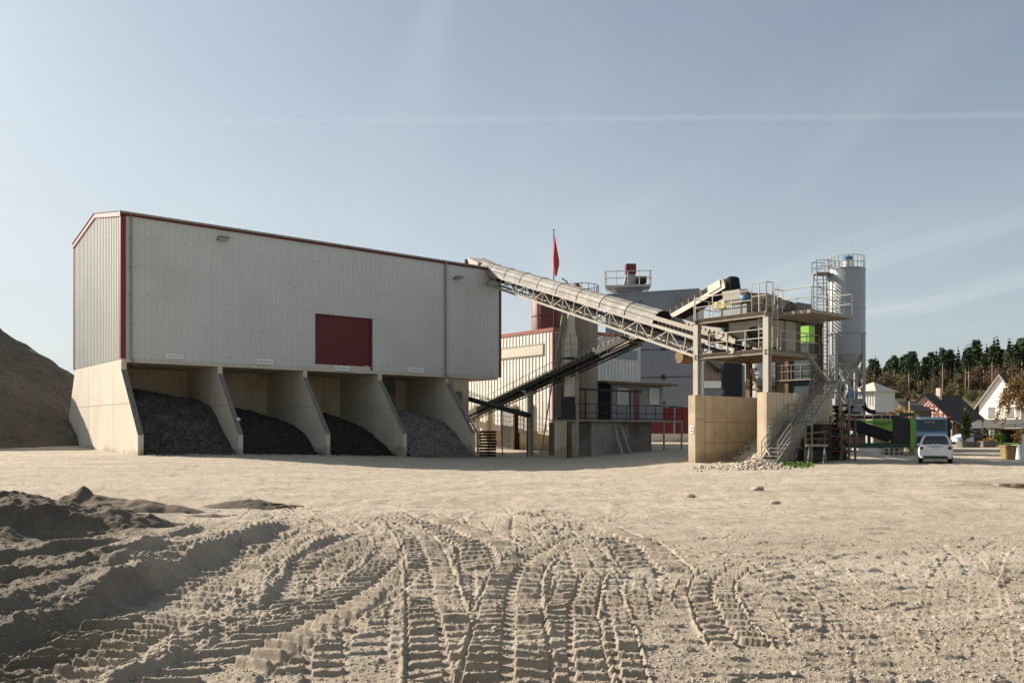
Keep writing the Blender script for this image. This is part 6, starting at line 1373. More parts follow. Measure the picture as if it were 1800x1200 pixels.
f = MB(); f.hexa([(tx - 1.15, TY - .05, 2.74), (tx + 1.15, TY - .05, 2.74), (tx + 1.15, TY + .3, 2.8), (tx - 1.15, TY + .3, 2.8), (tx - 1.15, TY - .1, 2.82), (tx + 1.15, TY - .1, 2.82), (tx + 1.15, TY + .3, 2.98), (tx - 1.15, TY + .3, 2.98)]); f.build('sun_visor', mat('pale blue visor', (.35, .48, .55), .4), q)
for s in (-1, 1):
    f = MB(); f.lathe((tx + s * .95, TY - .13, .60), [(.01, -.04), (.14, -.02), (.15, .05)], 14, ax=(0, 1, 0)); f.build('headlight', m_head, q, smooth=True)
    f = MB(); f.box(tx + s * 1.42 - .12, tx + s * 1.42 + .12, TY + .05, TY + .15, 1.9, 2.6); f.beam((tx + s * 1.2, TY + .15, 2.65), (tx + s * 1.45, TY + .1, 2.65), .05, .05); f.build('mirror', m_plast, q)
    for y_ in (TY + 1.2, TY + 5.5): f = MB(); f.lathe((tx + s * 1.05, y_, .50), [(.2, -.17), (.48, -.15), (.5, 0), (.48, .15), (.2, .17)], 22, ax=(1, 0, 0)); f.build('wheel', m_tyre, q, smooth=True)
f = MB(); f.box(tx - 1.2, tx + 1.25, TY + 3.2, TY + 8.5, 1.1, 2.5); f.box(tx - .5, tx + .5, TY + .8, TY + 8.4, .55, 1.1); f.build('load_bed', m_dark, q)
f = MB(); f.box(tx + .2, tx + .9, TY + 2.3, TY + 2.9, 1.0, 2.5); f.beam((tx - 1.0, TY + 2.5, 2.6), (tx + 1.35, TY + 2.5, 2.75), .3, .26); f.beam((tx + 1.3, TY + 2.55, 2.95), (tx + 1.35, TY + 2.5, 1.3), .35, .5); f.beam((tx + .9, TY + 2.3, 2.6), (tx + 1.75, TY + 2.6, 2.9), .35, .35); f.beam((tx - 1.0, TY + 2.8, 2.65), (tx + 1.2, TY + 2.8, 2.8), .2, .2); f.build('crane', m_tred, q)
f = MB(); f.box(tx + 1.2, tx + 1.6, TY + 2.2, TY + 4, .6, 2.4); f.box(tx + 1.25, tx + 1.5, TY + 2.1, TY + 2.2, 2.5, 2.75); f.build('crane_controls', m_dark, q)
q.rotation_euler = (0, 0, rad(-23)); q.scale = (.97, .97, .93)
# ------------------------------------------------------------ hill, meadow, far ridge
xs = np.linspace(.10, 1.5, 90); yv = np.concatenate([np.linspace(138, 420, 60), np.linspace(440, 900, 16)])
Sx, Yh = np.meshgrid(xs, yv); Xh = Sx * Yh
Zh = -.9 + (17.5 * sst(165, 400, Yh) + 36 * sst(400, 720, Yh)) * (sst(.12, .36, Sx)) * (1 + .35 * sst(.45, .7, Sx)) + 0.8 * fbm(Xh * .03, Yh * .03, 3, 2)
def hillz(x, y): s = x / y; return float(-.9 + (17.5 * sst(165, 400, y) + 36 * sst(400, 720, y)) * sst(.12, .36, s) * (1 + .35 * sst(.45, .7, s)) + 0.8 * fbm(np.array(x * .03), np.array(y * .03), 3, 2))
i_ = np.arange(Xh.size).reshape(Xh.shape); q_ = np.stack([i_[:-1, :-1], i_[:-1, 1:], i_[1:, 1:], i_[1:, :-1]], -1).reshape(-1, 4)
struct(np_mesh('hill', np.stack([Xh, Yh, Zh], -1).reshape(-1, 3), q_, mat('meadow and forest floor', (.075, .10, .03), .95, .35, .08, dirt=(.10, .075, .045), dscale=.02, damt=.9), smooth=True))
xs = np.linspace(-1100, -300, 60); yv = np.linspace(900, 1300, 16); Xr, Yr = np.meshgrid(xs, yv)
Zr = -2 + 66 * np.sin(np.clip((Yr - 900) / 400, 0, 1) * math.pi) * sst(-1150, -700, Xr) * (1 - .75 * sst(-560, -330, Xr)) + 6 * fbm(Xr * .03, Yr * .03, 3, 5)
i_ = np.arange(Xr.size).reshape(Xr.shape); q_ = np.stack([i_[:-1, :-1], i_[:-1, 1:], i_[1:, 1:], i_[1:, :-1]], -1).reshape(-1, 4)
struct(np_mesh('hill', np.stack([Xr, Yr, Zr], -1).reshape(-1, 3), q_, mat('hazy far ridge', (.12, .16, .17), .95, .3, .05), smooth=True))  # bluish tint is distance haze put into the base colour

# ------------------------------------------------------------ trees
def leafquads(P_, size, seed, droop=0.0, asp=1.0):
    rs = np.random.RandomState(seed); n = len(P_); a = rs.normal(size=(n, 3)); a[:, 2] *= .6; a /= np.linalg.norm(a, axis=1)[:, None]
    b = rs.normal(size=(n, 3)); b -= (b * a).sum(1)[:, None] * a; b /= np.linalg.norm(b, axis=1)[:, None]
    s = (size * (.55 + .9 * rs.rand(n)))[:, None]
    if droop: a = a * (1 - droop) + np.array([0, 0, -1.0]) * droop
    A, B = a * s * asp, b * s
    k = .25 + .75 * rs.rand(n, 1)
    V = np.stack([P_ - A - B * .5, P_ + A * .2 - B * k, P_ + A + B * .2, P_ - A * .3 + B * k], 1).reshape(-1, 3)
    return V, np.arange(4 * n).reshape(-1, 4)
def tree_thing(name, label, cat, group, Pts, size, leafm, trunks, barkm, seed, droop=0, asp=1.0):
    q = thing(name, label, cat, (0, 0, 0), group)
    V, F = leafquads(Pts, size, seed, droop, asp); np_mesh('crown', V, F, leafm, q)
    f = MB()
    for p, r0, t, r1 in trunks: f.tube(p, t, r0, 6, r1)
    f.build('trunk', barkm, q); return q
def spruce(seed, H=22, n=1500, w=2.3, lo=.1):
    rs = np.random.RandomState(seed); h = lo + (1 - lo) * (1 - np.sqrt(rs.rand(n))) ** .9
    lev = np.round(h * 16) / 16 + rs.normal(size=n) * .009; r = w * (1.02 - h) ** .85 * np.sqrt(rs.rand(n)) * (.75 + .5 * rs.rand(n)); a = rs.rand(n) * 6.28 + np.round(rs.rand(n) * 7) * .9
    a = np.round(a / .75) * .75 + rs.normal(size=n) * .2 + lev * 9
    P_ = np.stack([r * np.cos(a), r * np.sin(a), H * lev - .30 * r], 1)
    return P_, [((0, 0, -2), .26, (0, 0, H * .6), .15), ((0, 0, H * .6), .15, (0, 0, H), .03)]
def pine(seed, H=22, n=1000, lo=.58, w=2.3):
    rs = np.random.RandomState(seed); P_ = []; tr = [((0, 0, -2), .36, (rs.normal() * .3, 0, H * .6), .26), ((0, 0, H * .6), .26, (0, 0, H * .97), .05)]
    nb = 15
    for k in range(nb):
        h = lo + (1 - lo) * (k + .5) / nb; rr = w * (1.05 - ((h - lo) / (1 - lo)) ** 1.6 * .75) * rs.uniform(.55, 1); a = k * 2.4 + rs.rand()
        c = np.array([rr * .65 * math.cos(a), rr * .65 * math.sin(a), H * h]); m = n // nb
        g = rs.normal(size=(m, 3)) * np.array([.75, .75, .42]) * (.6 + rr * .22); P_.append(c + g); tr.append(((0, 0, H * h - .9), .07, tuple(c), .03))
    return np.concatenate(P_), tr
def bush(seed, H=9, n=1200, w=2.6):
    rs = np.random.RandomState(seed); P_ = []; tr = [((0, 0, -1.5), .16, (0, 0, H * .5), .1)]
    for k in range(14):
        a = rs.rand() * 6.28; t = rs.uniform(.35, 1); e = np.array([math.cos(a) * w * rs.uniform(.2, .9) * math.sin(t * 2.6), math.sin(a) * w * rs.uniform(.2, .9) * math.sin(t * 2.6), H * t]); s0 = np.array([0, 0, H * t * .45])
        tr.append((tuple(s0), .06, tuple(e), .015)); m = n // 14; u = rs.rand(m, 1) ** .6; P_.append(s0 + (e - s0) * u + rs.normal(size=(m, 3)) * .55)
    return np.concatenate(P_), tr
FG = 'trees in the wood on the hill behind the houses'
kinds = {}
def proto(key, fn, seed, lab, lm, bm_, size, name, **k):
    P_, tr = fn(seed, **k); kinds.setdefault(key, []).append(tree_thing(name, lab, 'tree', FG + ', ' + key, P_, size, lm, tr, bm_, seed, droop=.25 if key == 'spruces' else 0, asp=1.2))
SL = 'dark cone shaped spruce with branches low down, in the wood on the hill'; PL = 'pine with a long bare pale trunk and rounded dark crown in the hill wood'
BL = 'bare brown twiggy tree at the foot of the wood on the hill'; GL = 'small tree in yellow green bud at the foot of the wood on the hill'
proto('spruces', spruce, 1, SL, m_con, m_bark, .48, 'spruce_tree'); proto('spruces', spruce, 2, SL, m_con3, m_bark, .5, 'spruce_tree', w=2.4, lo=.22); proto('spruces', spruce, 3, SL, m_con, m_bark, .5, 'spruce_tree', w=3.5, lo=.3)
proto('pines', pine, 4, PL, m_con2, m_pbark, .42, 'pine_tree'); proto('pines', pine, 5, PL, m_con2, m_pbark, .42, 'pine_tree', lo=.66, w=2.5); proto('pines', pine, 6, PL, m_con, m_pbark, .42, 'pine_tree', lo=.48, w=3.4)
proto('pines', pine, 16, PL, leafmat('yellowish pine needles', (0.062, 0.078, 0.028)), m_pbark, .42, 'pine_tree', lo=.6, w=2.7)
proto('spruces', spruce, 12, SL, m_con, m_bark, .42, 'spruce_tree', w=1.8, lo=.3)
proto('bare trees', bush, 7, BL, m_twig, m_bark, .20, 'bare_tree'); proto('bare trees', bush, 8, BL, m_twig, m_bark, .20, 'bare_tree', w=2.0, H=11)
proto('budding trees', bush, 9, GL, m_bud, m_bark, .22, 'budding_tree', w=2.4, H=8)
used = set()
def plant(key, px_, Y, s):
    o = R.choice(kinds[key]); x = X_(px_, Y); loc = (x, Y, hillz(x, Y) - .2)
    if o.name not in used: used.add(o.name); o.location = loc; o.rotation_euler = (0, 0, R.uniform(0, 6.28)); o.scale = (s * R.uniform(.75, 1.3), s * R.uniform(.75, 1.3), s)
    else: copy_tree(o, loc=loc, rz=R.uniform(0, 6.28), sc=(s * R.uniform(.7, 1.35), s * R.uniform(.7, 1.35), s))
topx = [1440, 1500, 1520, 1536, 1552, 1564, 1580, 1608, 1630, 1656, 1680, 1704, 1738, 1768, 1800, 1860, 1950]; topy = [664, 655, 640, 622, 630, 621, 624, 616, 619, 610, 608, 597, 592, 588, 585, 580, 575]
for row, Y in enumerate((372, 388, 404, 424, 450)):
    px_ = 1462 + row * 3
    while px_ < 1905:
        x = X_(px_, Y); h = R.choice((1, 1, .97, .9, .8)) * Z_(np.interp(px_, topx, topy) + abs(R.gauss(0, 11)) + (10 if row == 0 else 0), Y) - hillz(x, Y); s = max(.45, h / 22)
        plant('pines' if R.random() < (.8 if row == 0 else .6 if px_ < 1700 else .4) else 'spruces', px_, Y + R.uniform(-5, 5), s); px_ += R.uniform(9, 18)
px_ = 1466
while px_ < 1905:
    plant('bare trees' if R.random() < .72 else 'budding trees', px_, R.uniform(345, 362), R.uniform(.75, 1.25)); px_ += R.uniform(6, 12)
px_ = 1466
while px_ < 1905:
    plant('budding trees' if R.random() < .5 else 'bare trees', px_, R.uniform(285, 338), R.uniform(.4, .85)); px_ += R.uniform(7, 13)
P_, tr = pine(21, lo=.70, w=1.5, n=520); tall = tree_thing('pine_tree', 'slender pine with a tall bare trunk standing before the edge of the hill wood', 'tree', 'slender pines at the edge of the hill wood', P_, .4, m_con2, [(a, r0 * .62, b, r1 * .62) for a, r0, b, r1 in tr], m_pbark, 21, 0, 1.2)
for k, (pxx, pyt) in enumerate(((1598, 628), (1657, 612), (1697, 622), (1703, 610), (1744, 606))):
    x = X_(pxx, 341); h = (Z_(pyt, 341) - hillz(x, 341)) / 22; loc = (x, 341, hillz(x, 341) - .2)
    if k == 0: tall.location = loc; tall.scale = (h, h, h)
    else: copy_tree(tall, loc=loc, rz=k * .9, sc=(h, h, h))
for pxx in (1516, 1541, 1641, 1690): plant('spruces', pxx, 352, R.uniform(.55, .75))
# right hand willow
wp = Vector((X_(1812, 112), 112, 0)); rs = np.random.RandomState(5); P_ = []; tr = [((0, 0, -1), .35, (0, 0, 4), .25)]
for k in range(46):
    a = rs.rand() * 6.28; rr = rs.uniform(.3, 3.6); z = 5.0 + 5.2 * (1 - (rr / 4.6) ** 2) * rs.uniform(.45, 1); e = np.array([rr * math.cos(a), rr * math.sin(a), z]); tr.append(((0, 0, 3 + rs.rand()), .09, tuple(e), .02))
    m = 210; L = rs.uniform(.8, 3.4) * (1 + rr / 5); t = rs.rand(m, 1) ** .8; P_.append(e + np.array([math.cos(a) * .35, math.sin(a) * .35, -1]) * t * L + rs.normal(size=(m, 3)) * (.34 * (1 - .6 * t)))
q = tree_thing('willow_tree', 'ochre brown weeping willow cut by the right edge of the photo beside the white house', 'tree', None, np.concatenate(P_), .105, m_willow, tr, m_bark, 3, droop=.5, asp=1.5); q.location = wp

# ------------------------------------------------------------ houses on the right
def frame_(cx, Y):
    c = Vector((X_(cx, Y), Y, 0)); return lambda a, b, z: c - vd * a + ud * b + Vector((0, 0, z))
def hb(f, K, a0, a1, b0, b1, z0, z1): return f.hexa([K(a0, b0, z0), K(a1, b0, z0), K(a1, b1, z0), K(a0, b1, z0), K(a0, b0, z1), K(a1, b0, z1), K(a1, b1, z1), K(a0, b1, z1)])
def slab(f, K, a0, z0, a1, z1, b0, b1, th):
    return f.hexa([K(a0, b0, z0), K(a1, b0, z1), K(a1, b1, z1), K(a0, b1, z0), K(a0, b0, z0 + th), K(a1, b0, z1 + th), K(a1, b1, z1 + th), K(a0, b1, z0 + th)])
# white gabled house
Y = 165.0; K = frame_(1757, Y); za = Z_(661, Y); sl_w = 1.42
q = thing('white_house', 'white plastered house with a steep gable and shuttered windows behind the willow', 'house', K(0, 0, 0))
hwid = 3.75; f = MB(); f.prism([K(-hwid, 0, -1), K(hwid, 0, -1), K(hwid, 0, za - hwid * sl_w), K(0, 0, za), K(-hwid, 0, za - hwid * sl_w)], ud * 12); f.build('wall', m_wplaster, q)
f = MB(); slab(f, K, -5.3, za - 5.3 * sl_w + .05, 0, za + .05, -.28, 12.4, .32); rf = f.build('roof', m_rooft, q); f = MB(); slab(f, K, 0, za + .05, 4.7, za - 4.7 * sl_w + .05, -.28, 12.4, .32); f.build('roof', m_rooft, q)
f = MB(); slab(f, K, -5.35, za - 5.35 * sl_w - .02, 0, za - .0, -.36, -.285, .42); slab(f, K, 0, za - .0, 4.75, za - 4.75 * sl_w - .02, -.36, -.285, .42); f.build('bargeboard', mat('pinkish bargeboard', (.42, .33, .27), .7, .1, 2), q)
for a, z in ((1.15, za - 3.3), (-1.5, za - 7.0), (1.9, za - 7.0)):
    w = hb(MB(), K, a - .55, a + .55, -.05, .02, z - .9, z + .9).build('window_shutter', mat('grey roller shutter', (.26, .255, .24), .6, .1, 2), q)
    f = MB(); hb(f, K, a - .63, a + .63, -.08, -.0, z + .9, z + 1.0); hb(f, K, a - .66, a + .66, -.14, -.0, z - 1.0, z - .9); f.build('sill', mat('brown window trim', (.16, .12, .1), .7), w)
f = MB(); hb(f, K, -4.9, -4.7, -.4, -.2, -1, za - 4.9 * sl_w); f.build('porch_post', m_wplaster, q)
f = MB(); hb(f, K, -4.9, -hwid, 3, 3.2, -1, za - 5 * sl_w); f.build('porch_back', m_dark, q)
f = MB(); hb(f, K, -4.9, -hwid - .005, -.3, .0, -1, za - 8.6); f.build('porch_balustrade', m_wplaster, q)
# half timbered house
Y = 150.0; K = frame_(1625, Y); za = Z_(694, Y); sh = .95; hwid = 4.6; ze = za - hwid * sh
q = thing('timbered_house', 'half timbered house with pink plaster, dark red beams and a black tiled roof', 'house', K(0, 0, 0))
f = MB(); f.prism([K(-hwid, 0, -1), K(hwid, 0, -1), K(hwid, 0, ze), K(0, 0, za), K(-hwid, 0, ze)], ud * 13); f.build('wall', m_tplaster, q)
f = MB(); slab(f, K, -hwid - .7, ze - .7 * sh + .05, 0, za + .05, -.5, 13.5, .25); f.build('roof', m_rooft, q)
f = MB(); slab(f, K, 0, za + .05, hwid + .2, ze - .2 * sh + .05, -.5, 13.5, .25); slab(f, K, hwid + .2, ze - .2 * sh + .06, hwid + 4.2, ze - 2.3, -.45, 13.5, .22); rf = f.build('roof', m_rooft, q)
f = MB(); hb(f, K, .4, 1.1, 3.5, 4.2, za - 1.5, za + 1.3); f.build('chimney', m_tplaster, rf)
f = MB(); wid = .14
def bm2(a0, z0, a1, z1, w=.15): f.beam(K(a0, -.03, z0), K(a1, -.03, z1), .06, w) if False else f.hexa([K(a0, -.05, z0 - w / 2) if abs(a1 - a0) > abs(z1 - z0) else K(a0 - w / 2, -.05, z0), K(a1, -.05, z1 - w / 2) if abs(a1 - a0) > abs(z1 - z0) else K(a1 - w / 2, -.05, z1), K(a1, .02, z1 - w / 2) if abs(a1 - a0) > abs(z1 - z0) else K(a1 - w / 2, .02, z1), K(a0, .02, z0 - w / 2) if abs(a1 - a0) > abs(z1 - z0) else K(a0 - w / 2, .02, z0), K(a0, -.05, z0 + w / 2) if abs(a1 - a0) > abs(z1 - z0) else K(a0 + w / 2, -.05, z0), K(a1, -.05, z1 + w / 2) if abs(a1 - a0) > abs(z1 - z0) else K(a1 + w / 2, -.05, z1), K(a1, .02, z1 + w / 2) if abs(a1 - a0) > abs(z1 - z0) else K(a1 + w / 2, .02, z1), K(a0, .02, z0 + w / 2) if abs(a1 - a0) > abs(z1 - z0) else K(a0 + w / 2, .02, z0)])
zm = za - 2.15; zl = ze - .0
bm2(-2.15, zm, 2.15, zm); bm2(-hwid, zl, hwid, zl, .2); bm2(-3.4, za - 3.4, 3.4, za - 3.4, .12)
for k in range(-4, 5):   # diagonal lattice in the gable tip
    a = k * .62
    for s in (-1, 1):
        pts = []
        for t in np.linspace(0, 3.2, 33):
            x = a + s * t * .75; z = zm + t * .8
            if abs(x) < (za - z) / sh - .05: pts.append((x, z))
        if len(pts) > 2: bm2(pts[0][0], pts[0][1], pts[-1][0], pts[-1][1], .10)
for a in (-3.2, -2.4, -1.6, -.75, .75, 1.6, 2.4, 3.2): bm2(a, zl, a, min(zm, za - abs(a) * sh - .05), .13)
for s in (-1, 1):
    bm2(s * 4.2, zl + .1, s * 2.3, zm - .1, .1); bm2(s * 2.3, zl + .1, s * 3.3, zm - 1.1, .1); bm2(s * 1.6, zl + .1, s * 2.4, zm - .1, .1); bm2(s * 2.4, zl + .1, s * 1.6, zm - .1, .1)
f.build('timber_frame', m_beamred, q)
w = hb(MB(), K, -.38, .38, -.06, -.0, zm - 1.75, zm - .35).build('window', m_glass, q)
f = MB(); hb(f, K, -.03, .03, -.08, -.061, zm - 1.75, zm - .35); hb(f, K, -.38, .38, -.08, -.061, zm - 1.0, zm - .94); hb(f, K, -.38, .38, -.08, -.061, zm - .42, zm - .35); f.build('window_bars', m_sign, w)
for s in (-1, 1): hb(MB(), K, s * .70 - .28, s * .70 + .28, -.1, -.06, zm - 1.8, zm - .3).build('shutter', m_shut, q)
f = MB(); hb(f, K, -hwid - .2, hwid + .3, -.35, -.02, ze - .55, ze - .3); f.build('cornice', m_wplaster, q)
f = MB(); K2 = K
for k in range(0): pass
hb(f, K, hwid + .3, hwid + .58, .5, 12, -1, ze - .4); f.build('lean_to_wall', m_wood, q)
# brown roofed low house and pale roofed grey shed
Y = 135.0; K = frame_(1576, Y); q = thing('low_house', 'low house with a broad dark brown roof left of the half timbered house', 'house', K(0, 0, 0))
f = MB(); hb(f, K, -4, 1.4, 0, 9, -1, Z_(722, Y)); f.build('wall', mat('dark wall', (.10, .085, .075), .8), q)
f = MB(); za, ze = Z_(703, Y), Z_(722, Y); f.add([K(-4.5, -.6, ze), K(2.0, -.6, ze), K(2.0, 10, ze), K(-4.5, 10, ze), K(-1.2, 2.5, za), K(-1.2, 8, za)], [(0, 1, 4), (1, 2, 5, 4), (2, 3, 5), (3, 0, 4, 5), (3, 2, 1, 0)]); f.build('roof', m_roofb, q)
Y = 104.0; q = thing('grey_shed', 'small pale roofed shed with light grey sheet walls behind the silo legs', 'shed', (X_(1517, Y), Y, 0)); K = frame_(1538, Y)
f = MB(); hb(f, K, -3.0, 0, 0, 5, -.6, Z_(686, Y)); f.build('shed_wall', m_clad, q); f = MB()
for k in range(9): hb(f, K, -2.95 + k * .33, -2.91 + k * .33, -.03, 0, Z_(713, Y), Z_(686, Y))
f.build('wall_ribs', m_gcl, q)
f = MB(); f.add([K(-3.4, -.5, Z_(687, Y)), K(.4, -.5, Z_(687, Y)), K(.4, 5.5, Z_(687, Y)), K(-3.4, 5.5, Z_(687, Y)), K(-1.5, 2.5, Z_(669, Y))], [(0, 1, 4), (1, 2, 4), (2, 3, 4), (3, 0, 4), (3, 2, 1, 0)]); f.build('roof', m_roofp, q)
Y = 108.0; f = MB(); f.box(X_(1537, Y), X_(1556, Y), Y + 2, Y + 5, -.5, Z_(700, Y)); f.box(X_(1536, Y), X_(1560, Y), Y + 1.6, Y + 5.4, Z_(700, Y), Z_(697.5, Y)); tag(f.build('brick_annex', m_red), 'dark red flat roofed annex right of the small pale roofed shed', 'annex')
Y = 92.0; f = MB(); f.box(X_(1535, Y), X_(1585, Y), Y, Y + .3, -.3, Z_(724, Y)); tag(f.build('yard_wall', m_conc3), 'grey yard wall behind the green machine', 'wall')
for pxx, h0, Y, lab in ((1598.5, 705, 98, 'slim pale green lamp post rising behind the green machine'),):
    f = MB(); f.tube((X_(pxx, Y), Y, 0), (X_(pxx, Y), Y, Z_(h0, Y)), .08, 6); f.beam((X_(pxx, Y), Y, Z_(h0 + 5, Y)), (X_(pxx + 22, Y), Y, Z_(h0 + 5, Y)), .05, .08); tag(f.build('lamp_post', m_galv), lab, 'lamp post')
# carport shed before the white house
Y = 112.0; K = frame_(1770, Y); q = thing('low_shed', 'low dark shed under a wide grey corrugated roof before the white house', 'shed', K(0, 0, 0)); zr, ze = Z_(736.5, Y), Z_(752, Y)
f = MB(); hb(f, K, -2.6, 4.6, 0.4, 4.4, -.3, ze - .05); f.build('shed_wall', m_wood, q)
f = MB(); hb(f, K, -.9, .9, .34, .4, 0, ze - .3); f.build('dark_gate', m_black, q)
f = MB()
for k in range(26):
    a0 = -5.2 + k * .42
    for w0, w1, dz in ((0, .27, .0), (.272, .418, -.03)): f.hexa([K(a0 + w0, -1.4, ze + dz), K(a0 + w1, -1.4, ze + dz), K(a0 + w1, 4.6, zr + dz), K(a0 + w0, 4.6, zr + dz), K(a0 + w0, -1.4, ze + dz + .05), K(a0 + w1, -1.4, ze + dz + .05), K(a0 + w1, 4.6, zr + dz + .05), K(a0 + w0, 4.6, zr + dz + .05)])
f.build('roof', m_roofg, q)
# lawn, planters, shrubs
LY0, LY1 = 88, 120; f = MB(); f.quad((X_(1742, LY0), LY0, .03), (X_(1900, LY0), LY0, .03), (X_(1900, LY1), LY1, .03), (X_(1742, LY1), LY1, .03)); struct(f.build('lawn', m_grass))
def planter(px0, px1, py0, py1, Y, label, m, nm='planter'):
    q = thing('planter', label, 'planter', (X_((px0 + px1) / 2, Y), Y, 0)); f = MB(); x0, x1, z1 = X_(px0, Y), X_(px1, Y), Z_(py0, Y); f.hexa([(x0 + .08, Y + .08, 0), (x1 - .08, Y + .08, 0), (x1 - .08, Y + 1.1, 0), (x0 + .08, Y + 1.1, 0), (x0, Y, z1), (x1, Y, z1), (x1, Y + 1.2, z1), (x0, Y + 1.2, z1)]); f.build('trough', m, q, bevel=.03)
    f = MB(); f.box(x0 + .1, x1 - .1, Y + .1, Y + 1.1, z1, z1 + .03); f.build('soil', m_earth, q); return q
planter(1691, 1725, 776.5, 785.5, 84.0, 'long pale concrete planter holding the cypress', m_conc3)
planter(1728, 1753, 775.5, 784.5, 85.0, 'short dark planter with orange flowers right of the cypress planter', mat('dark planter stone', (.16, .13, .11), .9, .25, 3))
def shrub(name, label, c, r, h, n, size, m, seed, group=None, stem=True, hollow=.3):
    rs = np.random.RandomState(seed); d = rs.normal(size=(n, 3)); d /= np.linalg.norm(d, axis=1)[:, None]; rad_ = (hollow + (1 - hollow) * rs.rand(n, 1)) * (1 + .3 * np.sin(d[:, :1] * 5 + seed) * np.cos(d[:, 2:] * 6))
    P_ = d * rad_ * np.array([r, r, h / 2]) + np.array([0, 0, h / 2]); q = tree_thing(name, label, 'shrub', group, P_, size, m, [((0, 0, -.1), .05, (0, 0, h * .5), .03)], m_bark, seed); q.location = c; return q
shrub('cypress_shrub', 'tall narrow cypress standing in the long concrete planter', (X_(1698, 84.6), 84.6, Z_(777, 84.6)), .42, 3.4, 1300, .10, m_shrub, 3)
shrub('flower_bed', 'low orange flowers growing in the short dark planter', (X_(1740, 85.6), 85.6, Z_(776, 85)), .6, .35, 240, .06, m_orange, 4)
shrub('green_shrub', 'fresh green bush before the low shed', (X_(1757, 96), 96, 0), .62, 1.5, 500, .10, m_spring, 5)
shrub('green_shrub', 'olive shrub left of the white sign board', (X_(1733, 95), 95, .3), .5, 1.9, 420, .10, m_bud, 6)
shrub('bare_shrub', 'brown leafed shrub at the right edge before the low shed', (X_(1793, 93), 93, 0), .85, 1.9, 500, .10, m_willow, 7)
shrub('orange_shrub', 'orange brown shrub behind the top of the green machine', (X_(1585, 90), 90, 0), 1.5, Z_(716, 90), 900, .13, m_orange, 8)
shrub('orange_shrub', 'dull yellow shrub left of the half timbered gable', (X_(1606, 96), 96, 0), .8, Z_(721, 96), 500, .13, m_bud, 9)
# small palm
Y = 100.0; q = thing('palm', 'little palm with spread fronds before the white house wall', 'palm', (X_(1727, Y), Y, 0)); f = MB(); zt = Z_(741, Y); f.tube((X_(1727, Y), Y, 0), (X_(1727, Y), Y, zt), .08, 6); f.build('trunk', m_bark, q); f = MB()
for k in range(11):
    a = k * 6.28 / 11; d = Vector((math.cos(a), math.sin(a), 0)); c = Vector((X_(1727, Y), Y, zt)); p1 = c + d * .35 + Vector((0, 0, .25)); p2 = c + d * .75 + Vector((0, 0, .1)); s = d.cross(Vector((0, 0, 1))) * .09; f.add([c - s * .3, p1 - s, p2, p1 + s, c + s * .3], [(0, 1, 3, 4), (1, 2, 3)])
f.build('fronds', m_shrub, q)
# dark car, sign, barrels by the house
Y = 92.0
q = thing('parked_car', 'dark car parked in shade beyond the cypress', 'car', (X_(1718, Y), Y, 0)); x0, x1 = X_(1705, Y), X_(1735, Y)
f = MB(); f.loft([[(x, Y, z) for x, z in ((x0, .3), (x1, .3), (x1, .75), (x1 - .25, .85), (x1 - .5, 1.35), (x0 + .4, 1.35), (x0 + .1, .9))], [(x, Y + 3.6, z) for x, z in ((x0, .3), (x1, .3), (x1, .75), (x1 - .25, .85), (x1 - .5, 1.35), (x0 + .4, 1.35), (x0 + .1, .9))]]); f.build('body', m_dark, q, bevel=.05)
f = MB(); f.box(x0 + .45, x1 - .5, Y - .02, Y, .92, 1.25); f.build('window', m_dglass, q)
f = MB()
for x in (x0 + .3, x1 - .3): f.lathe((x, Y + .4, .3), [(.1, -.1), (.3, -.1), (.3, .1), (.1, .1)], 16, ax=(1, 0, 0))
f.build('wheel', m_tyre, q)
q = thing('parked_car', 'white car nose showing behind the cypress', 'car', (X_(1690, 88), 88, 0)); x0 = X_(1685, 88)
f = MB(); f.loft([[(x0 + a, 88.0 + b, z) for a, z in ((.0, .35), (.0, .8), (.25, 1.15), (.9, 1.3), (1.6, 1.3), (1.6, .35))] for b in (0, 1.6)]); f.build('body', m_car, q, bevel=.08); f = MB(); f.add([(x0 + .3, 87.98, .98), (x0 + 1.5, 87.98, .98), (x0 + 1.5, 87.98, 1.22), (x0 + .75, 87.98, 1.22)], [(0, 1, 2, 3)]); f.build('window', m_dglass, q); f = MB(); f.lathe((x0 + .5, 88.0, .32), [(.1, -.1), (.3, -.1), (.3, .1), (.1, .1)], 16, ax=(0, 1, 0)); f.build('wheel', m_tyre, q)
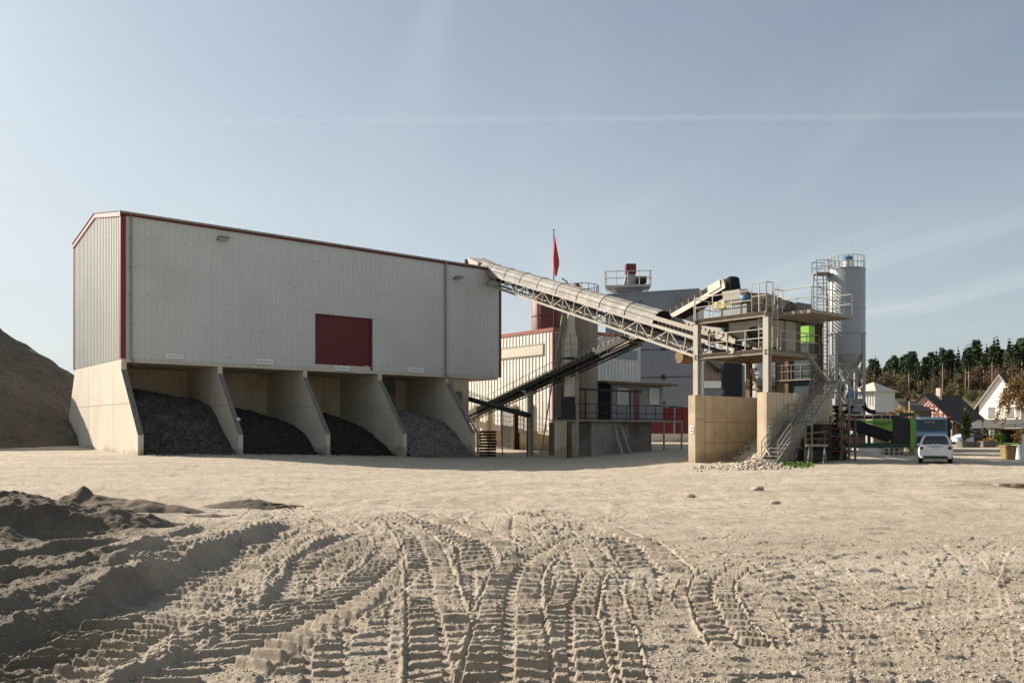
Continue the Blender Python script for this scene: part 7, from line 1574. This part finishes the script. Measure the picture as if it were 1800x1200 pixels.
Y = 93.0; f = MB(); f.box(X_(1739, Y), X_(1748, Y), Y, Y + .05, Z_(764, Y), Z_(755, Y)); o = f.build('notice_sign', m_sign); tag(o, 'small white notice board on two legs before the low shed', 'sign'); f = MB(); f.box(X_(1740, Y), X_(1741, Y), Y + .05, Y + .1, 0, Z_(756, Y)); f.box(X_(1746, Y), X_(1747, Y), Y + .05, Y + .1, 0, Z_(756, Y)); f.build('legs', m_galvd, o)
f = MB(); f.box(X_(1742, Y), X_(1745, Y), Y - .008, Y, Z_(762.5, Y), Z_(757, Y)); f.build('dark_emblem', m_gcl, o)
Y = 66.0; f = MB(); f.tube((X_(1798, Y), Y, 0), (X_(1798, Y), Y, Z_(763, Y)), .07, 8); tag(f.build('marker_post', m_pale), 'short pale marker post at the right edge before the lawn', 'post')
# tubs at the right edge
def tub(px0, px1, py0, py1, Y, m, label):
    x0, x1, z1 = X_(px0, Y), X_(px1, Y), Z_(py0, Y); c = (x0 + x1) / 2; r = (x1 - x0) / 2; q = thing('tub', label, 'tub', (c, Y + r, 0)); 
    rg = lambda k, z: [(c + sx_ * r * k, Y + r + sy_ * r * k, z) for sx_, sy_ in ((-1, -.8), (-.8, -1), (.8, -1), (1, -.8), (1, .8), (.8, 1), (-.8, 1), (-1, .8))]
    f = MB(); f.loft([rg(.80, 0), rg(1.0, z1), rg(.9, z1), rg(.72, .25)]); f.build('shell', m, q); f = MB(); f.loft([rg(1.0, z1 - .1), rg(1.06, z1 - .1), rg(1.06, z1 + .01), rg(.97, z1 + .01)], caps=False); f.build('rim', m, q)
tub(1768, 1789, 782.5, 808, 50.0, m_ochre, 'ochre stained square tub standing on the yard at the right edge'); tub(1790, 1812, 782, 807.5, 50.6, m_ltub, 'pale grey square tub beside the ochre tub, cut by the right edge')
# weeds by the stair foot
rs = np.random.RandomState(9); Pw = []
for k in range(900):
    pxx = rs.uniform(1372, 1430) if rs.rand() < .8 else rs.uniform(1395, 1420); pyy = rs.normal(815.5, 1.6); x, y = gp(pxx, min(820, max(811, pyy))); Pw.append((x, y, gz(x, y) + .02 + .16 * rs.rand() ** 2))
V, F = leafquads(np.array(Pw), .055, 4); tag(np_mesh('weeds', V, F, m_weed), 'low green weeds growing at the foot of the stair and rack', 'weeds', kind='stuff')
